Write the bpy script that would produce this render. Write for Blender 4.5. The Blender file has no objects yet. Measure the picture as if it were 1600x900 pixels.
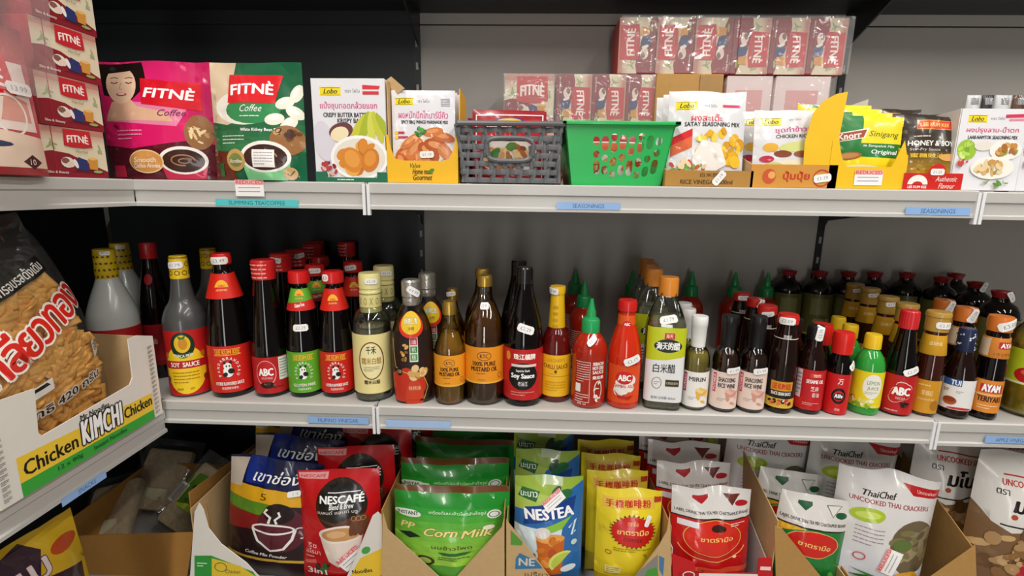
import bpy, bmesh, math, random
from mathutils import Vector, Matrix, noise, geometry
rnd = random.Random(7)
SC = bpy.context.scene
COL = SC.collection
# ---------------------------------------------------------------- camera
CX, CY, CZ = 0.2697, -0.8317, 0.3883
PITCH, YAW, ROLL, FPX = 0.1959, -0.0288, 0.0137, 764.75
def _axes():
    cp, sp, cy, sy = math.cos(PITCH), math.sin(PITCH), math.cos(YAW), math.sin(YAW)
    f = Vector((sy*cp, cy*cp, -sp)); r = Vector((cy, -sy, 0)); u = r.cross(f)
    c, s = math.cos(ROLL), math.sin(ROLL)
    return c*r+s*u, -s*r+c*u, f
RX, UP, FW = _axes()
CAM = Vector((CX, CY, CZ))
cd = bpy.data.cameras.new('camera'); cam = bpy.data.objects.new('camera', cd); COL.objects.link(cam)
cd.sensor_width = 36; cd.lens = 36*FPX/1600; cd.clip_start = 0.02; cd.clip_end = 50
cam.matrix_world = Matrix(((RX.x, UP.x, -FW.x, CX), (RX.y, UP.y, -FW.y, CY), (RX.z, UP.z, -FW.z, CZ), (0, 0, 0, 1)))
SC.camera = cam
# ---------------------------------------------------------------- light
w = bpy.data.worlds.new('world'); SC.world = w; w.use_nodes = True
w.node_tree.nodes['Background'].inputs[0].default_value = (1.0, 0.97, 0.93, 1)
w.node_tree.nodes['Background'].inputs[1].default_value = 0.09
def area(name, loc, sx, sy, power, col=(1, .96, .9), aim=None):
    l = bpy.data.lights.new(name, 'AREA'); l.shape = 'RECTANGLE'; l.size = sx; l.size_y = sy
    l.energy = power; l.color = col
    o = bpy.data.objects.new(name, l); COL.objects.link(o); o.location = loc
    if aim: o.rotation_euler = (Vector(aim)-Vector(loc)).to_track_quat('-Z', 'Y').to_euler()
    return o
# fluorescent tubes of the shop's ceiling
for i_, x_ in enumerate((-.1, 1.1, 2.3)):
    area('ceiling_tube_%d' % (i_+1), (x_, -1.15, 1.55), .07, 2.0, 22)
# daylight from the shop's glazed door, across the room behind the viewer
area('shop_door_daylight', (0.35, -4.2, -.05), .5, 1.9, 19, (1, .98, .96), aim=(0.35, 0, -.05))
SC.view_settings.view_transform = 'Standard'; SC.view_settings.look = 'None'
SC.view_settings.gamma = 1; SC.view_settings.use_curve_mapping = False
SC.view_settings.exposure = 0.28
# ---------------------------------------------------------------- pixel helpers (photo frame 1600x900)
def ray(px, py): return RX*((px-800)/FPX) + UP*((450-py)/FPX) + FW
def at(px, py, Y): d = ray(px, py); return CAM + d*((Y-CY)/d.y)
def atz(px, py, Z): d = ray(px, py); return CAM + d*((Z-CZ)/d.z)
def atx(px, py, X): d = ray(px, py); return CAM + d*((X-CX)/d.x)
def mpp(p): return (Vector(p)-CAM).dot(FW)/FPX           # metres per pixel at a point
# ---------------------------------------------------------------- colour, materials
def lin(h):
    if not isinstance(h, str): return h
    v = [int(h[i:i+2], 16)/255 for i in (0, 2, 4)]
    return tuple(x/12.92 if x <= .04045 else ((x+.055)/1.055)**2.4 for x in v)
MATS = {}
def mat(name, col='808080', rough=.5, metal=0, coat=0, bump=0, bscale=200, trans=0, ior=1.45, spec=.5, vary=.06, attr=False, emit=0):
    if name in MATS: return MATS[name]
    m = bpy.data.materials.new(name); m.use_nodes = True; nt = m.node_tree; b = nt.nodes['Principled BSDF']
    N = nt.nodes.new; L = nt.links.new
    b.inputs['Roughness'].default_value = rough; b.inputs['Metallic'].default_value = metal
    b.inputs['Coat Weight'].default_value = coat; b.inputs['Coat Roughness'].default_value = .08
    b.inputs['Transmission Weight'].default_value = trans; b.inputs['IOR'].default_value = ior
    b.inputs['Specular IOR Level'].default_value = spec
    tc = N('ShaderNodeTexCoord'); nz = N('ShaderNodeTexNoise'); nz.inputs['Scale'].default_value = bscale if bump else 40
    L(tc.outputs['Object'], nz.inputs['Vector'])
    if attr:
        a = N('ShaderNodeAttribute'); a.attribute_name = 'Col'; src = a.outputs['Color']
    else:
        a = N('ShaderNodeRGB'); a.outputs[0].default_value = (*lin(col), 1); src = a.outputs[0]
    if vary and not trans:
        mr = N('ShaderNodeMapRange'); mr.inputs['To Min'].default_value = 1-vary; mr.inputs['To Max'].default_value = 1+vary
        L(nz.outputs['Fac'], mr.inputs['Value'])
        mx = N('ShaderNodeVectorMath'); mx.operation = 'SCALE'; L(src, mx.inputs[0]); L(mr.outputs[0], mx.inputs['Scale']); src = mx.outputs[0]
    L(src, b.inputs['Base Color'])
    if bump:
        bp = N('ShaderNodeBump'); bp.inputs['Strength'].default_value = bump; bp.inputs['Distance'].default_value = .002
        L(nz.outputs['Fac'], bp.inputs['Height']); L(bp.outputs[0], b.inputs['Normal'])
    MATS[name] = m; return m
def film(name, tint='ffffff', gloss=.12, rough=.08, bump=.5, bscale=30, haze=0.0, hcol='ffffff', fres=True):
    """thin clear plastic film: see-through, with a glossy crinkled surface and milky haze, which also paints in glare or light shining through"""
    if name in MATS: return MATS[name]
    m = bpy.data.materials.new(name); m.use_nodes = True; nt = m.node_tree; nt.nodes.clear(); N = nt.nodes.new; L = nt.links.new
    out = N('ShaderNodeOutputMaterial'); tr = N('ShaderNodeBsdfTransparent'); tr.inputs[0].default_value = (*lin(tint), 1)
    gl = N('ShaderNodeBsdfGlossy'); gl.inputs['Roughness'].default_value = rough
    fr = N('ShaderNodeFresnel'); fr.inputs[0].default_value = 1.5
    ad = N('ShaderNodeMath'); ad.operation = 'ADD'; ad.use_clamp = True; ad.inputs[1].default_value = gloss; ad.inputs[0].default_value = 0
    if fres: L(fr.outputs[0], ad.inputs[0])
    mx = N('ShaderNodeMixShader'); L(ad.outputs[0], mx.inputs[0])
    df = N('ShaderNodeBsdfDiffuse'); df.inputs[0].default_value = (*lin(hcol), 1)
    m2 = N('ShaderNodeMixShader'); m2.inputs[0].default_value = haze; L(tr.outputs[0], m2.inputs[1]); L(df.outputs[0], m2.inputs[2])
    L(m2.outputs[0], mx.inputs[1]); L(gl.outputs[0], mx.inputs[2]); L(mx.outputs[0], out.inputs[0])
    if bump:
        tc = N('ShaderNodeTexCoord'); nz = N('ShaderNodeTexNoise'); nz.inputs['Scale'].default_value = bscale; nz.inputs['Distortion'].default_value = 1.2
        L(tc.outputs['Object'], nz.inputs['Vector'])
        bp = N('ShaderNodeBump'); bp.inputs['Strength'].default_value = bump; bp.inputs['Distance'].default_value = .01
        L(nz.outputs['Fac'], bp.inputs['Height']); L(bp.outputs[0], gl.inputs['Normal']); L(bp.outputs[0], fr.inputs['Normal'])
    MATS[name] = m; return m
INK = mat('ink_on_paper', rough=.45, attr=True, vary=.03, coat=.15)
FOIL = mat('ink_on_foil', rough=.3, attr=True, vary=.03, coat=.35, bump=.12, bscale=45)
CARDP = mat('ink_on_card', rough=.6, attr=True, vary=.05)
def plain(h, rough=.5, coat=0, **k):
    return mat('c_%s_%d_%d' % (h, rough*100, coat*100), h, rough, coat=coat, **k)
GLASS = film('clear_glass', 'f4f8f4', gloss=.05, rough=.03, bump=0)
WRAP = film('shrink_wrap', 'f8f6f6', gloss=.07, rough=.12, bump=.4, bscale=26, haze=.14, fres=False)  # haze paints the pale glare on the wrap into its colour
BAG = film('clear_bag', 'fafafa', gloss=.05, rough=.1, bump=.5, bscale=22, haze=.02, fres=False)
BROWNCARD = mat('brown_cardboard', 'b58a4e', .85, vary=.10, bump=.1, bscale=90)
TANCARD = mat('tan_cardboard', 'c9a878', .85, vary=.08, bump=.1, bscale=90)
WHITECARD = mat('white_cardboard', 'e6e2da', .7, vary=.03)
# ---------------------------------------------------------------- objects
def mk(name, vs, fs, m, parent=None, smooth=False, sharp=None, loc=None):
    me = bpy.data.meshes.new(name); me.from_pydata([tuple(v) for v in vs], [], fs); me.update()
    if smooth:
        me.polygons.foreach_set('use_smooth', [True]*len(me.polygons))
        if sharp: me.set_sharp_from_angle(angle=sharp)
    o = bpy.data.objects.new(name, me); COL.objects.link(o)
    if isinstance(m, str): m = plain(m)
    if m: me.materials.append(m)
    if parent: o.parent = parent
    if loc: o.location = loc
    return o
def tag(o, label, cat, group=None, kind=None):
    o['label'] = label
    if cat: o['category'] = cat
    if group: o['group'] = group
    if kind: o['kind'] = kind
    return o
def thing(name, label, cat, loc=(0, 0, 0), rz=0, rx=0, ry=0, group=None):
    o = bpy.data.objects.new(name, None); COL.objects.link(o); o.empty_display_size = .02
    o.location = loc; o.rotation_euler = (math.radians(rx), math.radians(ry), math.radians(rz))
    return tag(o, label, cat, group)
def dup(o, loc=None, rz=None, label=None, rx=None, group=None, skip=(), sc=None):
    r = o.copy(); COL.objects.link(r)
    if loc is not None: r.location = loc
    e = list(r.rotation_euler)
    if rz is not None: e[2] = math.radians(rz)
    if rx is not None: e[0] = math.radians(rx)
    r.rotation_euler = e
    if label: r['label'] = label
    if group: r['group'] = group
    if sc: r.scale = (sc, sc, sc)
    for ch in list(o.children):
        if ch.name.split('.')[0] in skip: continue
        c = ch.copy(); COL.objects.link(c); c.parent = r
        for g in list(ch.children):
            d = g.copy(); COL.objects.link(d); d.parent = c
    return r
def bxv(x0, x1, y0, y1, z0, z1):
    v = [(x, y, z) for z in (z0, z1) for y in (y0, y1) for x in (x0, x1)]
    f = [(0, 2, 3, 1), (4, 5, 7, 6), (0, 1, 5, 4), (2, 6, 7, 3), (0, 4, 6, 2), (1, 3, 7, 5)]
    return v, f
def box(name, parent, x0, x1, y0, y1, z0, z1, m, bev=0):
    v, f = bxv(x0, x1, y0, y1, z0, z1); o = mk(name, v, f, m, parent)
    if bev: bevel(o, bev)
    return o
def bevel(o, w, seg=2):
    bm = bmesh.new(); bm.from_mesh(o.data)
    bmesh.ops.bevel(bm, geom=bm.edges[:], offset=w, segments=seg, profile=.5, affect='EDGES')
    bm.to_mesh(o.data); bm.free()
    o.data.polygons.foreach_set('use_smooth', [True]*len(o.data.polygons)); o.data.set_sharp_from_angle(angle=.6)
class MB:                                     # collects several shapes into one mesh
    def __init__(s): s.v = []; s.f = []
    def add(s, v, f):
        n = len(s.v); s.v += [tuple(x) for x in v]; s.f += [tuple(i+n for i in q) for q in f]; return s
    def box(s, *a): return s.add(*bxv(*a))
    def tube(s, pts, r, n=6, ry=None):
        rings = []; P = [Vector(p) for p in pts]
        for i, p in enumerate(P):
            d = (P[min(i+1, len(P)-1)]-P[max(i-1, 0)]).normalized(); up = Vector((0, 0, 1)) if abs(d.z) < .9 else Vector((0, 1, 0))
            a = d.cross(up).normalized(); b = a.cross(d)
            rings.append([p+a*(r*math.cos(t*2*math.pi/n))+b*((ry or r)*math.sin(t*2*math.pi/n)) for t in range(n)])
        v = [q for k in rings for q in k]; f = [tuple(range(n-1, -1, -1)), tuple((len(P)-1)*n+t for t in range(n))]
        for i in range(len(P)-1):
            for t in range(n): f.append((i*n+t, i*n+(t+1) % n, (i+1)*n+(t+1) % n, (i+1)*n+t))
        return s.add(v, f)
    def build(s, name, m, parent=None, smooth=False, sharp=.7): return mk(name, s.v, s.f, m, parent, smooth, sharp if smooth else None)
def prism(name, parent, pts, t, mtx, m, bev=0):
    """a polygon cut from sheet: pts in the sheet plane, t thick (towards local -z), placed by mtx"""
    bm = bmesh.new(); vs = [bm.verts.new((x, y, 0)) for x, y in pts]; f = bm.faces.new(vs)
    if f.normal.z < 0: f.normal_flip()
    r = bmesh.ops.extrude_face_region(bm, geom=[f]); nv = [e for e in r['geom'] if isinstance(e, bmesh.types.BMVert)]
    bmesh.ops.translate(bm, vec=(0, 0, -t), verts=nv)
    bmesh.ops.recalc_face_normals(bm, faces=bm.faces[:]); bmesh.ops.transform(bm, matrix=mtx, verts=bm.verts[:])
    me = bpy.data.meshes.new(name); bm.to_mesh(me); bm.free()
    o = bpy.data.objects.new(name, me); COL.objects.link(o); me.materials.append(plain(m) if isinstance(m, str) else m)
    if parent: o.parent = parent
    return o
# front sheet: (x,y)->(x,-0,z); side sheets face left / right
def M_front(y=0): return Matrix(((1, 0, 0, 0), (0, 0, -1, y), (0, 1, 0, 0), (0, 0, 0, 1)))
def M_side(x, s=1): return Matrix(((0, 0, s, x), (1, 0, 0, 0), (0, 1, 0, 0), (0, 0, 0, 1)))
# ---------------------------------------------------------------- printed matter: flat shapes laid on a surface
TC = {}
def tmesh(s, shear=0.0, sp=1.0):
    k = (s, shear, sp)
    if k not in TC:
        c = bpy.data.curves.new('t', 'FONT'); c.body = s; c.resolution_u = 2; c.shear = shear; c.space_character = sp; c.fill_mode = 'FRONT'
        o = bpy.data.objects.new('t', c); me = o.to_mesh()
        v = [(p.co.x, p.co.y) for p in me.vertices]; f = [tuple(p.vertices) for p in me.polygons if p.normal.z > -.5]
        o.to_mesh_clear(); bpy.data.objects.remove(o); bpy.data.curves.remove(c)
        if not v: v = [(0, 0)]
        x0 = min(a for a, b in v); x1 = max(a for a, b in v); y0 = min(b for a, b in v); y1 = max(b for a, b in v)
        W = max(x1-x0, 1e-6); H = max(y1-y0, 1e-6)
        TC[k] = ([((a-x0)/W-.5, (b-y0)/H-.5) for a, b in v], f, W/H)
    return TC[k]
class Pr:
    STEP = .00004
    def __init__(s): s.v = []; s.f = []; s.c = []; s.k = 0
    def put(s, vs, fs, col):
        n = len(s.v); z = s.k; s.v += [(a, b, z) for a, b in vs]
        s.f += [tuple(i+n for i in q) for q in fs]; s.c += [lin(col)]*len(fs); s.k += 1; return s
    def rect(s, x0, y0, x1, y1, c):
        if x1 < x0: x0, x1 = x1, x0
        if y1 < y0: y0, y1 = y1, y0
        return s.put([(x0, y0), (x1, y0), (x1, y1), (x0, y1)], [(0, 1, 2, 3)], c)
    def grad(s, x0, y0, x1, y1, c0, c1, n=10, ax=1):
        a, b = lin(c0), lin(c1); k = s.k
        for i in range(n):
            t = i/(n-1); c = tuple(a[j]+(b[j]-a[j])*t for j in range(3)); s.k = k
            if ax: s.rect(x0, y0+(y1-y0)*i/n, x1, y0+(y1-y0)*(i+1)/n, c)
            else: s.rect(x0+(x1-x0)*i/n, y0, x0+(x1-x0)*(i+1)/n, y1, c)
        return s
    def poly(s, pts, c):
        a = sum(pts[i-1][0]*pts[i][1]-pts[i][0]*pts[i-1][1] for i in range(len(pts)))
        if a < 0: pts = pts[::-1]
        t = geometry.tessellate_polygon([[Vector((x, y, 0)) for x, y in pts]])
        fs = []
        for q in t:
            A, B, C = (pts[i] for i in q); cr = (B[0]-A[0])*(C[1]-A[1])-(B[1]-A[1])*(C[0]-A[0])
            fs.append(tuple(q) if cr > 0 else tuple(q)[::-1])
        return s.put(pts, fs, c)
    def ell(s, cx, cy, rx, ry, c, n=24, rot=0, a0=0, a1=360):
        cr, sr = math.cos(math.radians(rot)), math.sin(math.radians(rot)); full = a1-a0 >= 360
        P = []
        for i in range(n if full else n+1):
            t = math.radians(a0+(a1-a0)*i/n); x, y = rx*math.cos(t), ry*math.sin(t); P.append((cx+x*cr-y*sr, cy+x*sr+y*cr))
        return s.put(P, [tuple(range(len(P)))], c)
    def ring(s, cx, cy, rx, ry, w, c, n=28, a0=0, a1=360, rot=0):
        cr, sr = math.cos(math.radians(rot)), math.sin(math.radians(rot)); vs = []; fs = []
        for i in range(n+1):
            t = math.radians(a0+(a1-a0)*i/n)
            for q in (0, w):
                x, y = (rx-q)*math.cos(t), (ry-q)*math.sin(t); vs.append((cx+x*cr-y*sr, cy+x*sr+y*cr))
        for i in range(n): fs.append((2*i, 2*i+2, 2*i+3, 2*i+1))
        return s.put(vs, fs, c)
    def line(s, pts, w, c):
        vs = []; fs = []; n = len(pts)
        for i, (x, y) in enumerate(pts):
            ax, ay = pts[max(i-1, 0)]; bx, by = pts[min(i+1, n-1)]; l = math.hypot(bx-ax, by-ay) or 1
            nx, ny = -(by-ay)/l*w/2, (bx-ax)/l*w/2; vs += [(x-nx, y-ny), (x+nx, y+ny)]
        for i in range(n-1): fs.append((2*i, 2*i+2, 2*i+3, 2*i+1))
        return s.put(vs, fs, c)
    def text(s, t, cx, cy, w, h=None, c='000000', bold=0.0, shear=0.0, rot=0, arch=0, sp=1.0, out=None, ow=.0):
        v, f, asp = tmesh(t, shear, sp)
        if h is None: h = w/asp
        if w is None: w = h*asp
        cr, sr = math.cos(math.radians(rot)), math.sin(math.radians(rot)); k0 = s.k
        def lay(dx, dy, col):
            P = []
            for a, b in v:
                x, y = a*w+dx, b*h+arch*(1-4*a*a)+dy; P.append((cx+x*cr-y*sr, cy+x*sr+y*cr))
            s.put(P, f, col)
        if out:                                # an outline under the letters
            for i in range(8): s.k = k0+.12*i; lay(ow*math.cos(i*.785), ow*math.sin(i*.785), out)
            k0 = s.k+.3
        d = bold*h*1.1
        for i, (dx, dy) in enumerate(((0, 0),) if not bold else ((-d, 0), (d, 0), (0, d*.6), (0, -d*.6))): s.k = k0+.2*i; lay(dx, dy, c)
        s.k = k0+1.6; return s
    def lines(s, x0, y0, x1, y1, n, c, fill=.45, seed=1, words=True):
        r = random.Random(seed); vs = []; fs = []; dy = (y1-y0)/n
        for i in range(n):
            y = y1-(i+.5)*dy; hh = abs(dy)*fill/2; x = x0; e = x1 if i < n-1 else x0+(x1-x0)*.6
            while x < e:
                l = (r.uniform(.06, .2)*(x1-x0)) if words else (e-x); q = min(x+l, e); k = len(vs)
                vs += [(x, y-hh), (q, y-hh), (q, y+hh), (x, y+hh)]; fs.append((k, k+1, k+2, k+3)); x = q+.02*(x1-x0)
        return s.put(vs, fs, c)
    def blobs(s, cx, cy, rx, ry, cols, n, sz, seed=1, asp=.6):
        r = random.Random(seed)
        for i in range(n):
            t = r.uniform(0, 6.283); q = math.sqrt(r.random()); a = sz*r.uniform(.6, 1.3)
            s.ell(cx+rx*q*math.cos(t), cy+ry*q*math.sin(t), a, a*asp*r.uniform(.7, 1.3), r.choice(cols), 10, r.uniform(0, 180))
        return s
    def barcode(s, x0, y0, x1, y1, n=16, seed=3, vert=False, bg='ffffff'):
        s.rect(x0, y0, x1, y1, bg); r = random.Random(seed); vs = []; fs = []; t = .06; 
        while t < .93:
            b = r.uniform(.015, .045); k = len(vs)
            q = [(t, .1), (t+b, .1), (t+b, .9), (t, .9)]
            vs += [(x0+(x1-x0)*(v if vert else u), y0+(y1-y0)*(u if vert else v)) for u, v in q]
            fs.append((k, k+1, k+2, k+3) if not vert else (k+3, k+2, k+1, k)); t += b+r.uniform(.015, .045)
        return s.put(vs, fs, '151515')
    def build(s, name, parent, f, m=INK, du=None, dv=None, base=.0003, label=None, clip=None, diag=False):
        bm = bmesh.new(); L = bm.faces.layers.int.new('ci'); V = [bm.verts.new(p) for p in s.v]; pal = []
        for i, q in enumerate(s.f):
            try: fc = bm.faces.new([V[j] for j in q])
            except ValueError: continue
            fc[L] = len(pal); pal.append(s.c[i])
        loose = [v for v in bm.verts if not v.link_faces]
        if loose: bmesh.ops.delete(bm, geom=loose, context='VERTS')
        if clip:
            for co, no in (((clip[0], 0, 0), (-1, 0, 0)), ((clip[2], 0, 0), (1, 0, 0)), ((0, clip[1], 0), (0, -1, 0)), ((0, clip[3], 0), (0, 1, 0))):
                bmesh.ops.bisect_plane(bm, geom=bm.verts[:]+bm.edges[:]+bm.faces[:], dist=1e-7, plane_co=co, plane_no=no, clear_outer=True)
        xs = [v.co.x for v in bm.verts]; ys = [v.co.y for v in bm.verts]
        def cut(step, ax, lo, hi):
            k = math.ceil((lo+1e-6)/step)
            while k*step < hi-1e-6:
                co = (k*step, 0, 0) if ax == 0 else (0, k*step, 0); no = (1, 0, 0) if ax == 0 else (0, 1, 0)
                bmesh.ops.bisect_plane(bm, geom=bm.verts[:]+bm.edges[:]+bm.faces[:], dist=1e-7, plane_co=co, plane_no=no); k += 1
        if du: cut(du, 0, min(xs), max(xs))
        if dv: cut(dv, 1, min(ys), max(ys))
        if diag:
            k = math.floor(min(xs)/du+min(ys)/dv)
            while k < max(xs)/du+max(ys)/dv:
                bmesh.ops.bisect_plane(bm, geom=bm.verts[:]+bm.edges[:]+bm.faces[:], dist=1e-7, plane_co=(k*du, 0, 0), plane_no=(1/du, 1/dv, 0)); k += 1
        for v in bm.verts: v.co = Vector(f(v.co.x, v.co.y, base+v.co.z*s.STEP))
        cols = [pal[fc[L]] for fc in bm.faces]
        me = bpy.data.meshes.new(name); bm.to_mesh(me); bm.free()
        at_ = me.color_attributes.new('Col', 'FLOAT_COLOR', 'CORNER'); buf = []
        for p, c in zip(me.polygons, cols): buf += [c[0], c[1], c[2], 1.0]*p.loop_total
        at_.data.foreach_set('color', buf)
        if du or dv: me.polygons.foreach_set('use_smooth', [True]*len(me.polygons))
        me.materials.append(m); o = bpy.data.objects.new(name, me); COL.objects.link(o)
        if parent: o.parent = parent
        if label: o['label'] = label
        return o
def flat(y=0): return lambda x, v, o: (x, y-o, v)             # a face looking to local -y
def sticker(parent, f, x, y, w=.03, rot=0, txt='£2.99', h=None, du=.006, base=.0012, name='price_sticker'):
    p = Pr(); h = h or w*.46; c, s = math.cos(math.radians(rot)), math.sin(math.radians(rot)); k = h*.22
    P = [(-w/2+k, -h/2), (w/2-k, -h/2), (w/2, -h/2+k), (w/2, h/2-k), (w/2-k, h/2), (-w/2+k, h/2), (-w/2, h/2-k), (-w/2, -h/2+k)]
    p.poly([(x+a*c-b*s, y+a*s+b*c) for a, b in P], 'f2f1ee')
    p.text(txt, x, y, w*.62, h*.42, '8a8a92', rot=rot)
    return p.build(name, parent, f, INK, du, du, base)
# ---------------------------------------------------------------- solids of revolution
def chaikin(p, n=2):
    for _ in range(n):
        q = [p[0]]
        for a, b in zip(p, p[1:]):
            q += [(a[0]*.75+b[0]*.25, a[1]*.75+b[1]*.25), (a[0]*.25+b[0]*.75, a[1]*.25+b[1]*.75)]
        p = q+[p[-1]]
    return p
def ring_pt(r, a, sx, sy, pw):
    c, s = math.cos(a), math.sin(a)
    k = 1 if pw == 2 else (abs(c)**pw+abs(s)**pw)**(-1/pw)
    return r*k*c*sx, r*k*s*sy
def lathe(name, parent, prof, m, seg=28, sx=1, sy=1, pw=2, it=2, sharp=.8, ribs=0):
    if it: prof = chaikin(prof, it)
    vs = []; fs = []; n = len(prof)
    for r, z in prof:
        for t in range(seg):
            q = r*(1-ribs*(t % 2)) if ribs else r
            x, y = ring_pt(max(q, 1e-5), 2*math.pi*t/seg, sx, sy, pw); vs.append((x, y, z))
    for i in range(n-1):
        for t in range(seg): fs.append((i*seg+t, i*seg+(t+1) % seg, (i+1)*seg+(t+1) % seg, (i+1)*seg+t))
    fs.append(tuple(range(seg-1, -1, -1))); fs.append(tuple((n-1)*seg+t for t in range(seg)))
    return mk(name, vs, fs, m, parent, True, sharp)
def prof_r(prof, z):
    for (r0, z0), (r1, z1) in zip(prof, prof[1:]):
        if z0 <= z <= z1 and z1 > z0: return r0+(r1-r0)*(z-z0)/(z1-z0)
    return prof[-1][0] if z > prof[-1][1] else prof[0][0]
def round_map(prof, Rref, sx=1, sy=1, pw=2, it=2, seg=28):
    pf = chaikin(prof, it) if it else prof; st = 2*math.pi/seg
    def f(x, z, o):
        t = x/Rref/st; i = math.floor(t+1e-6); t -= i; r = prof_r(pf, z); P = []
        for k in (i, i+1):
            a = -math.pi/2+k*st; X, Y = ring_pt(r, a, sx, sy, pw); n = Vector((math.cos(a)/sx, math.sin(a)/sy, 0)).normalized(); P.append(Vector((X, Y, z))+n*o)
        return P[0].lerp(P[1], t)
    return f
# ---------------------------------------------------------------- pouches and bags
class Pouch:
    """a filled film bag standing on z=0, facing local -y; kind stand / pillow / flat"""
    def __init__(s, root, W, H, B, body, kind='stand', seal=.07, wr=.002, seed=1, taper=0.0, m=None, name='bag_body', pinch=.05, nu=16, nv=20, topwave=.0, fold=0.0, pw=.75):
        s.pw = pw
        s.W, s.H, s.B, s.kind, s.seal, s.wr, s.seed, s.taper, s.pinch, s.tw, s.fold = W, H, B, kind, seal, wr, seed, taper, pinch, topwave, fold
        s.root = root; vs = []; fs = []; s.nu, s.nv = nu, nv
        for j in range(nv+1):
            for i in range(nu+1):
                vs.append(s.front(-W/2+W*i/nu, H*j/nv, 0))
        nb = len(vs)
        for j in range(nv+1):
            for i in range(nu+1):
                x, y, z = s.front(-W/2+W*i/nu, H*j/nv, 0); d = s.dep(2*i/nu-1, j/nv)
                vs.append((x, y+2*d+.0006, z))
        Q = nu+1
        for j in range(nv):
            for i in range(nu):
                a = j*Q+i; fs.append((a, a+1, a+Q)); fs.append((a+1, a+Q+1, a+Q)); b = nb+a; fs.append((b, b+Q, b+Q+1, b+1))
        for j in range(nv):
            for a in (j*Q,): fs.append((a, a+Q, nb+a+Q, nb+a))
            a = j*Q+nu; fs.append((a, nb+a, nb+a+Q, a+Q))
        for i in range(nu):
            fs.append((i, nb+i, nb+i+1, i+1)); a = nv*Q+i; fs.append((a, a+1, nb+a+1, nb+a))
        s.body = mk(name, vs, fs, m or plain(body, .35, .3), root, True, 1.0)
    def dep(s, u, v):
        if s.kind == 'flat': p = (max(0, 4*v*(1-v)))**.4
        elif s.kind == 'pillow':
            t = min(max((v-s.seal)/(1-2*s.seal), 0), 1); p = (4*t*(1-t))**.55
        else:
            t = min(v/(1-s.seal), 1); p = (1-t**1.7)*(.7+.3*min(1, t*5))
        return s.B*p*max(0, 1-u*u)**s.pw
    def front(s, x, y, o):
        u = max(-1, min(1, x/(s.W/2))); v = max(0, min(1, y/s.H)); d = s.dep(u, v)
        e = max(0, 1-abs(u)**6)
        n = noise.noise((u*2.2+s.seed*7.3, v*2.6, s.seed))*1.0+noise.noise((u*5+s.seed, v*5, 3))*.45
        px = x*(1-s.taper*v)*(1-s.pinch*min(1, d/(s.B+1e-9)) if s.kind == 'pillow' else 1)
        top = max(0, (v-.8)/.2)
        py = -d-n*s.wr*(.35+.65*e)-s.fold*top*top+s.tw*top*math.sin(u*5+s.seed)
        pz = y+s.tw*.6*top*math.sin(u*4+s.seed*2)
        return (px, py-o, pz)
    def surf(s, x, y, o):
        """the front as the mesh has it: flat triangles between grid points"""
        du, dv = s.W/s.nu, s.H/s.nv
        i = min(max(math.floor(x/du+s.nu/2+1e-5), 0), s.nu-1); j = min(max(math.floor(y/dv+1e-5), 0), s.nv-1)
        a = x/du+s.nu/2-i; b = y/dv-j; G = lambda I, J: Vector(s.front(-s.W/2+du*I, dv*J, 0))
        q = G(i, j)*(1-a-b)+G(i+1, j)*a+G(i, j+1)*b if a+b <= 1 else G(i+1, j+1)*(a+b-1)+G(i+1, j)*(1-b)+G(i, j+1)*(1-a)
        q.y -= o; return q
    def build(s, p, name='printed_front', m=FOIL, sq=1.0):
        if sq != 1: p.v = [(x, s.H-(s.H-y)*sq, z) for x, y, z in p.v]   # artwork shorter than the bag
        return p.build(name, s.root, s.surf, m, s.W/s.nu, s.H/s.nv, .0004, clip=(-s.W/2, 0, s.W/2, s.H), diag=True)
    def sticker(s, x, y, **k): return sticker(s.root, s.front, x, y, base=.004, du=s.W/s.nu, **k)
# ================================================================ the setting
ZT, ZM, ZB, ZU = .399, 0.0, -.412, .795          # shelf tops (upper, middle, lower) and underside of the one above
D, XL = .4152, -.402
def struct(o): o['kind'] = 'structure'; return o
FLOORM = mat('shop_floor', '8f8a82', .5, vary=.12, bump=.05, bscale=30)
WALLM = mat('plaster_wall', 'c8c4bc', .8, vary=.04, bump=.1, bscale=60)
struct(box('floor', None, -3, 4, -5, 1, -1.02, -1.0, FLOORM))
struct(box('wall_back', None, -1.2, 4, .47, .57, -1.0, 1.8, WALLM))
struct(box('wall_left', None, -1.0, -.9, -5, .47, -1.0, 1.8, WALLM))
GREYP = mat('grey_back_panel', 'aaa6a0', .55, vary=.04, bump=.05, bscale=400)
DARKP = mat('anthracite_back_panel', '212428', .5, vary=.06, bump=.05, bscale=400)
DARKM = mat('anthracite_metal', '24272a', .4, metal=.2, vary=.05)
SHELFM = mat('grey_shelf_metal', 'b4b2ad', .45, vary=.03)
RAILM = mat('light_grey_rail', 'bfbdb9', .38, vary=.02, coat=.1)
CLIPM = mat('white_rail_clip', 'e8e8ea', .3, coat=.2)
RAIL = [(.004, 0), (-.003, 0), (-.006, -.002), (-.006, -.017), (-.003, -.019), (-.003, -.037), (-.0065, -.039), (-.0065, -.0443), (.004, -.0443)]
def extr(name, parent, prof, x0, x1, m, cut0=0, cut1=0):
    n = len(prof); vs = [(x0+cut0*(-z), y, z) for y, z in prof]+[(x1+cut1*z, y, z) for y, z in prof]
    fs = [tuple(range(n)), tuple(range(2*n-1, n-1, -1))]+[(i, n+i, n+(i+1) % n, (i+1) % n) for i in range(n)]
    return mk(name, vs, fs, m, parent)
BRK = [(D-.002, .0), (D-.002, -.123), (D-.012, -.115), (D-.022, -.075), (D-.20, -.010), (D-.25, .0)]
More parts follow.
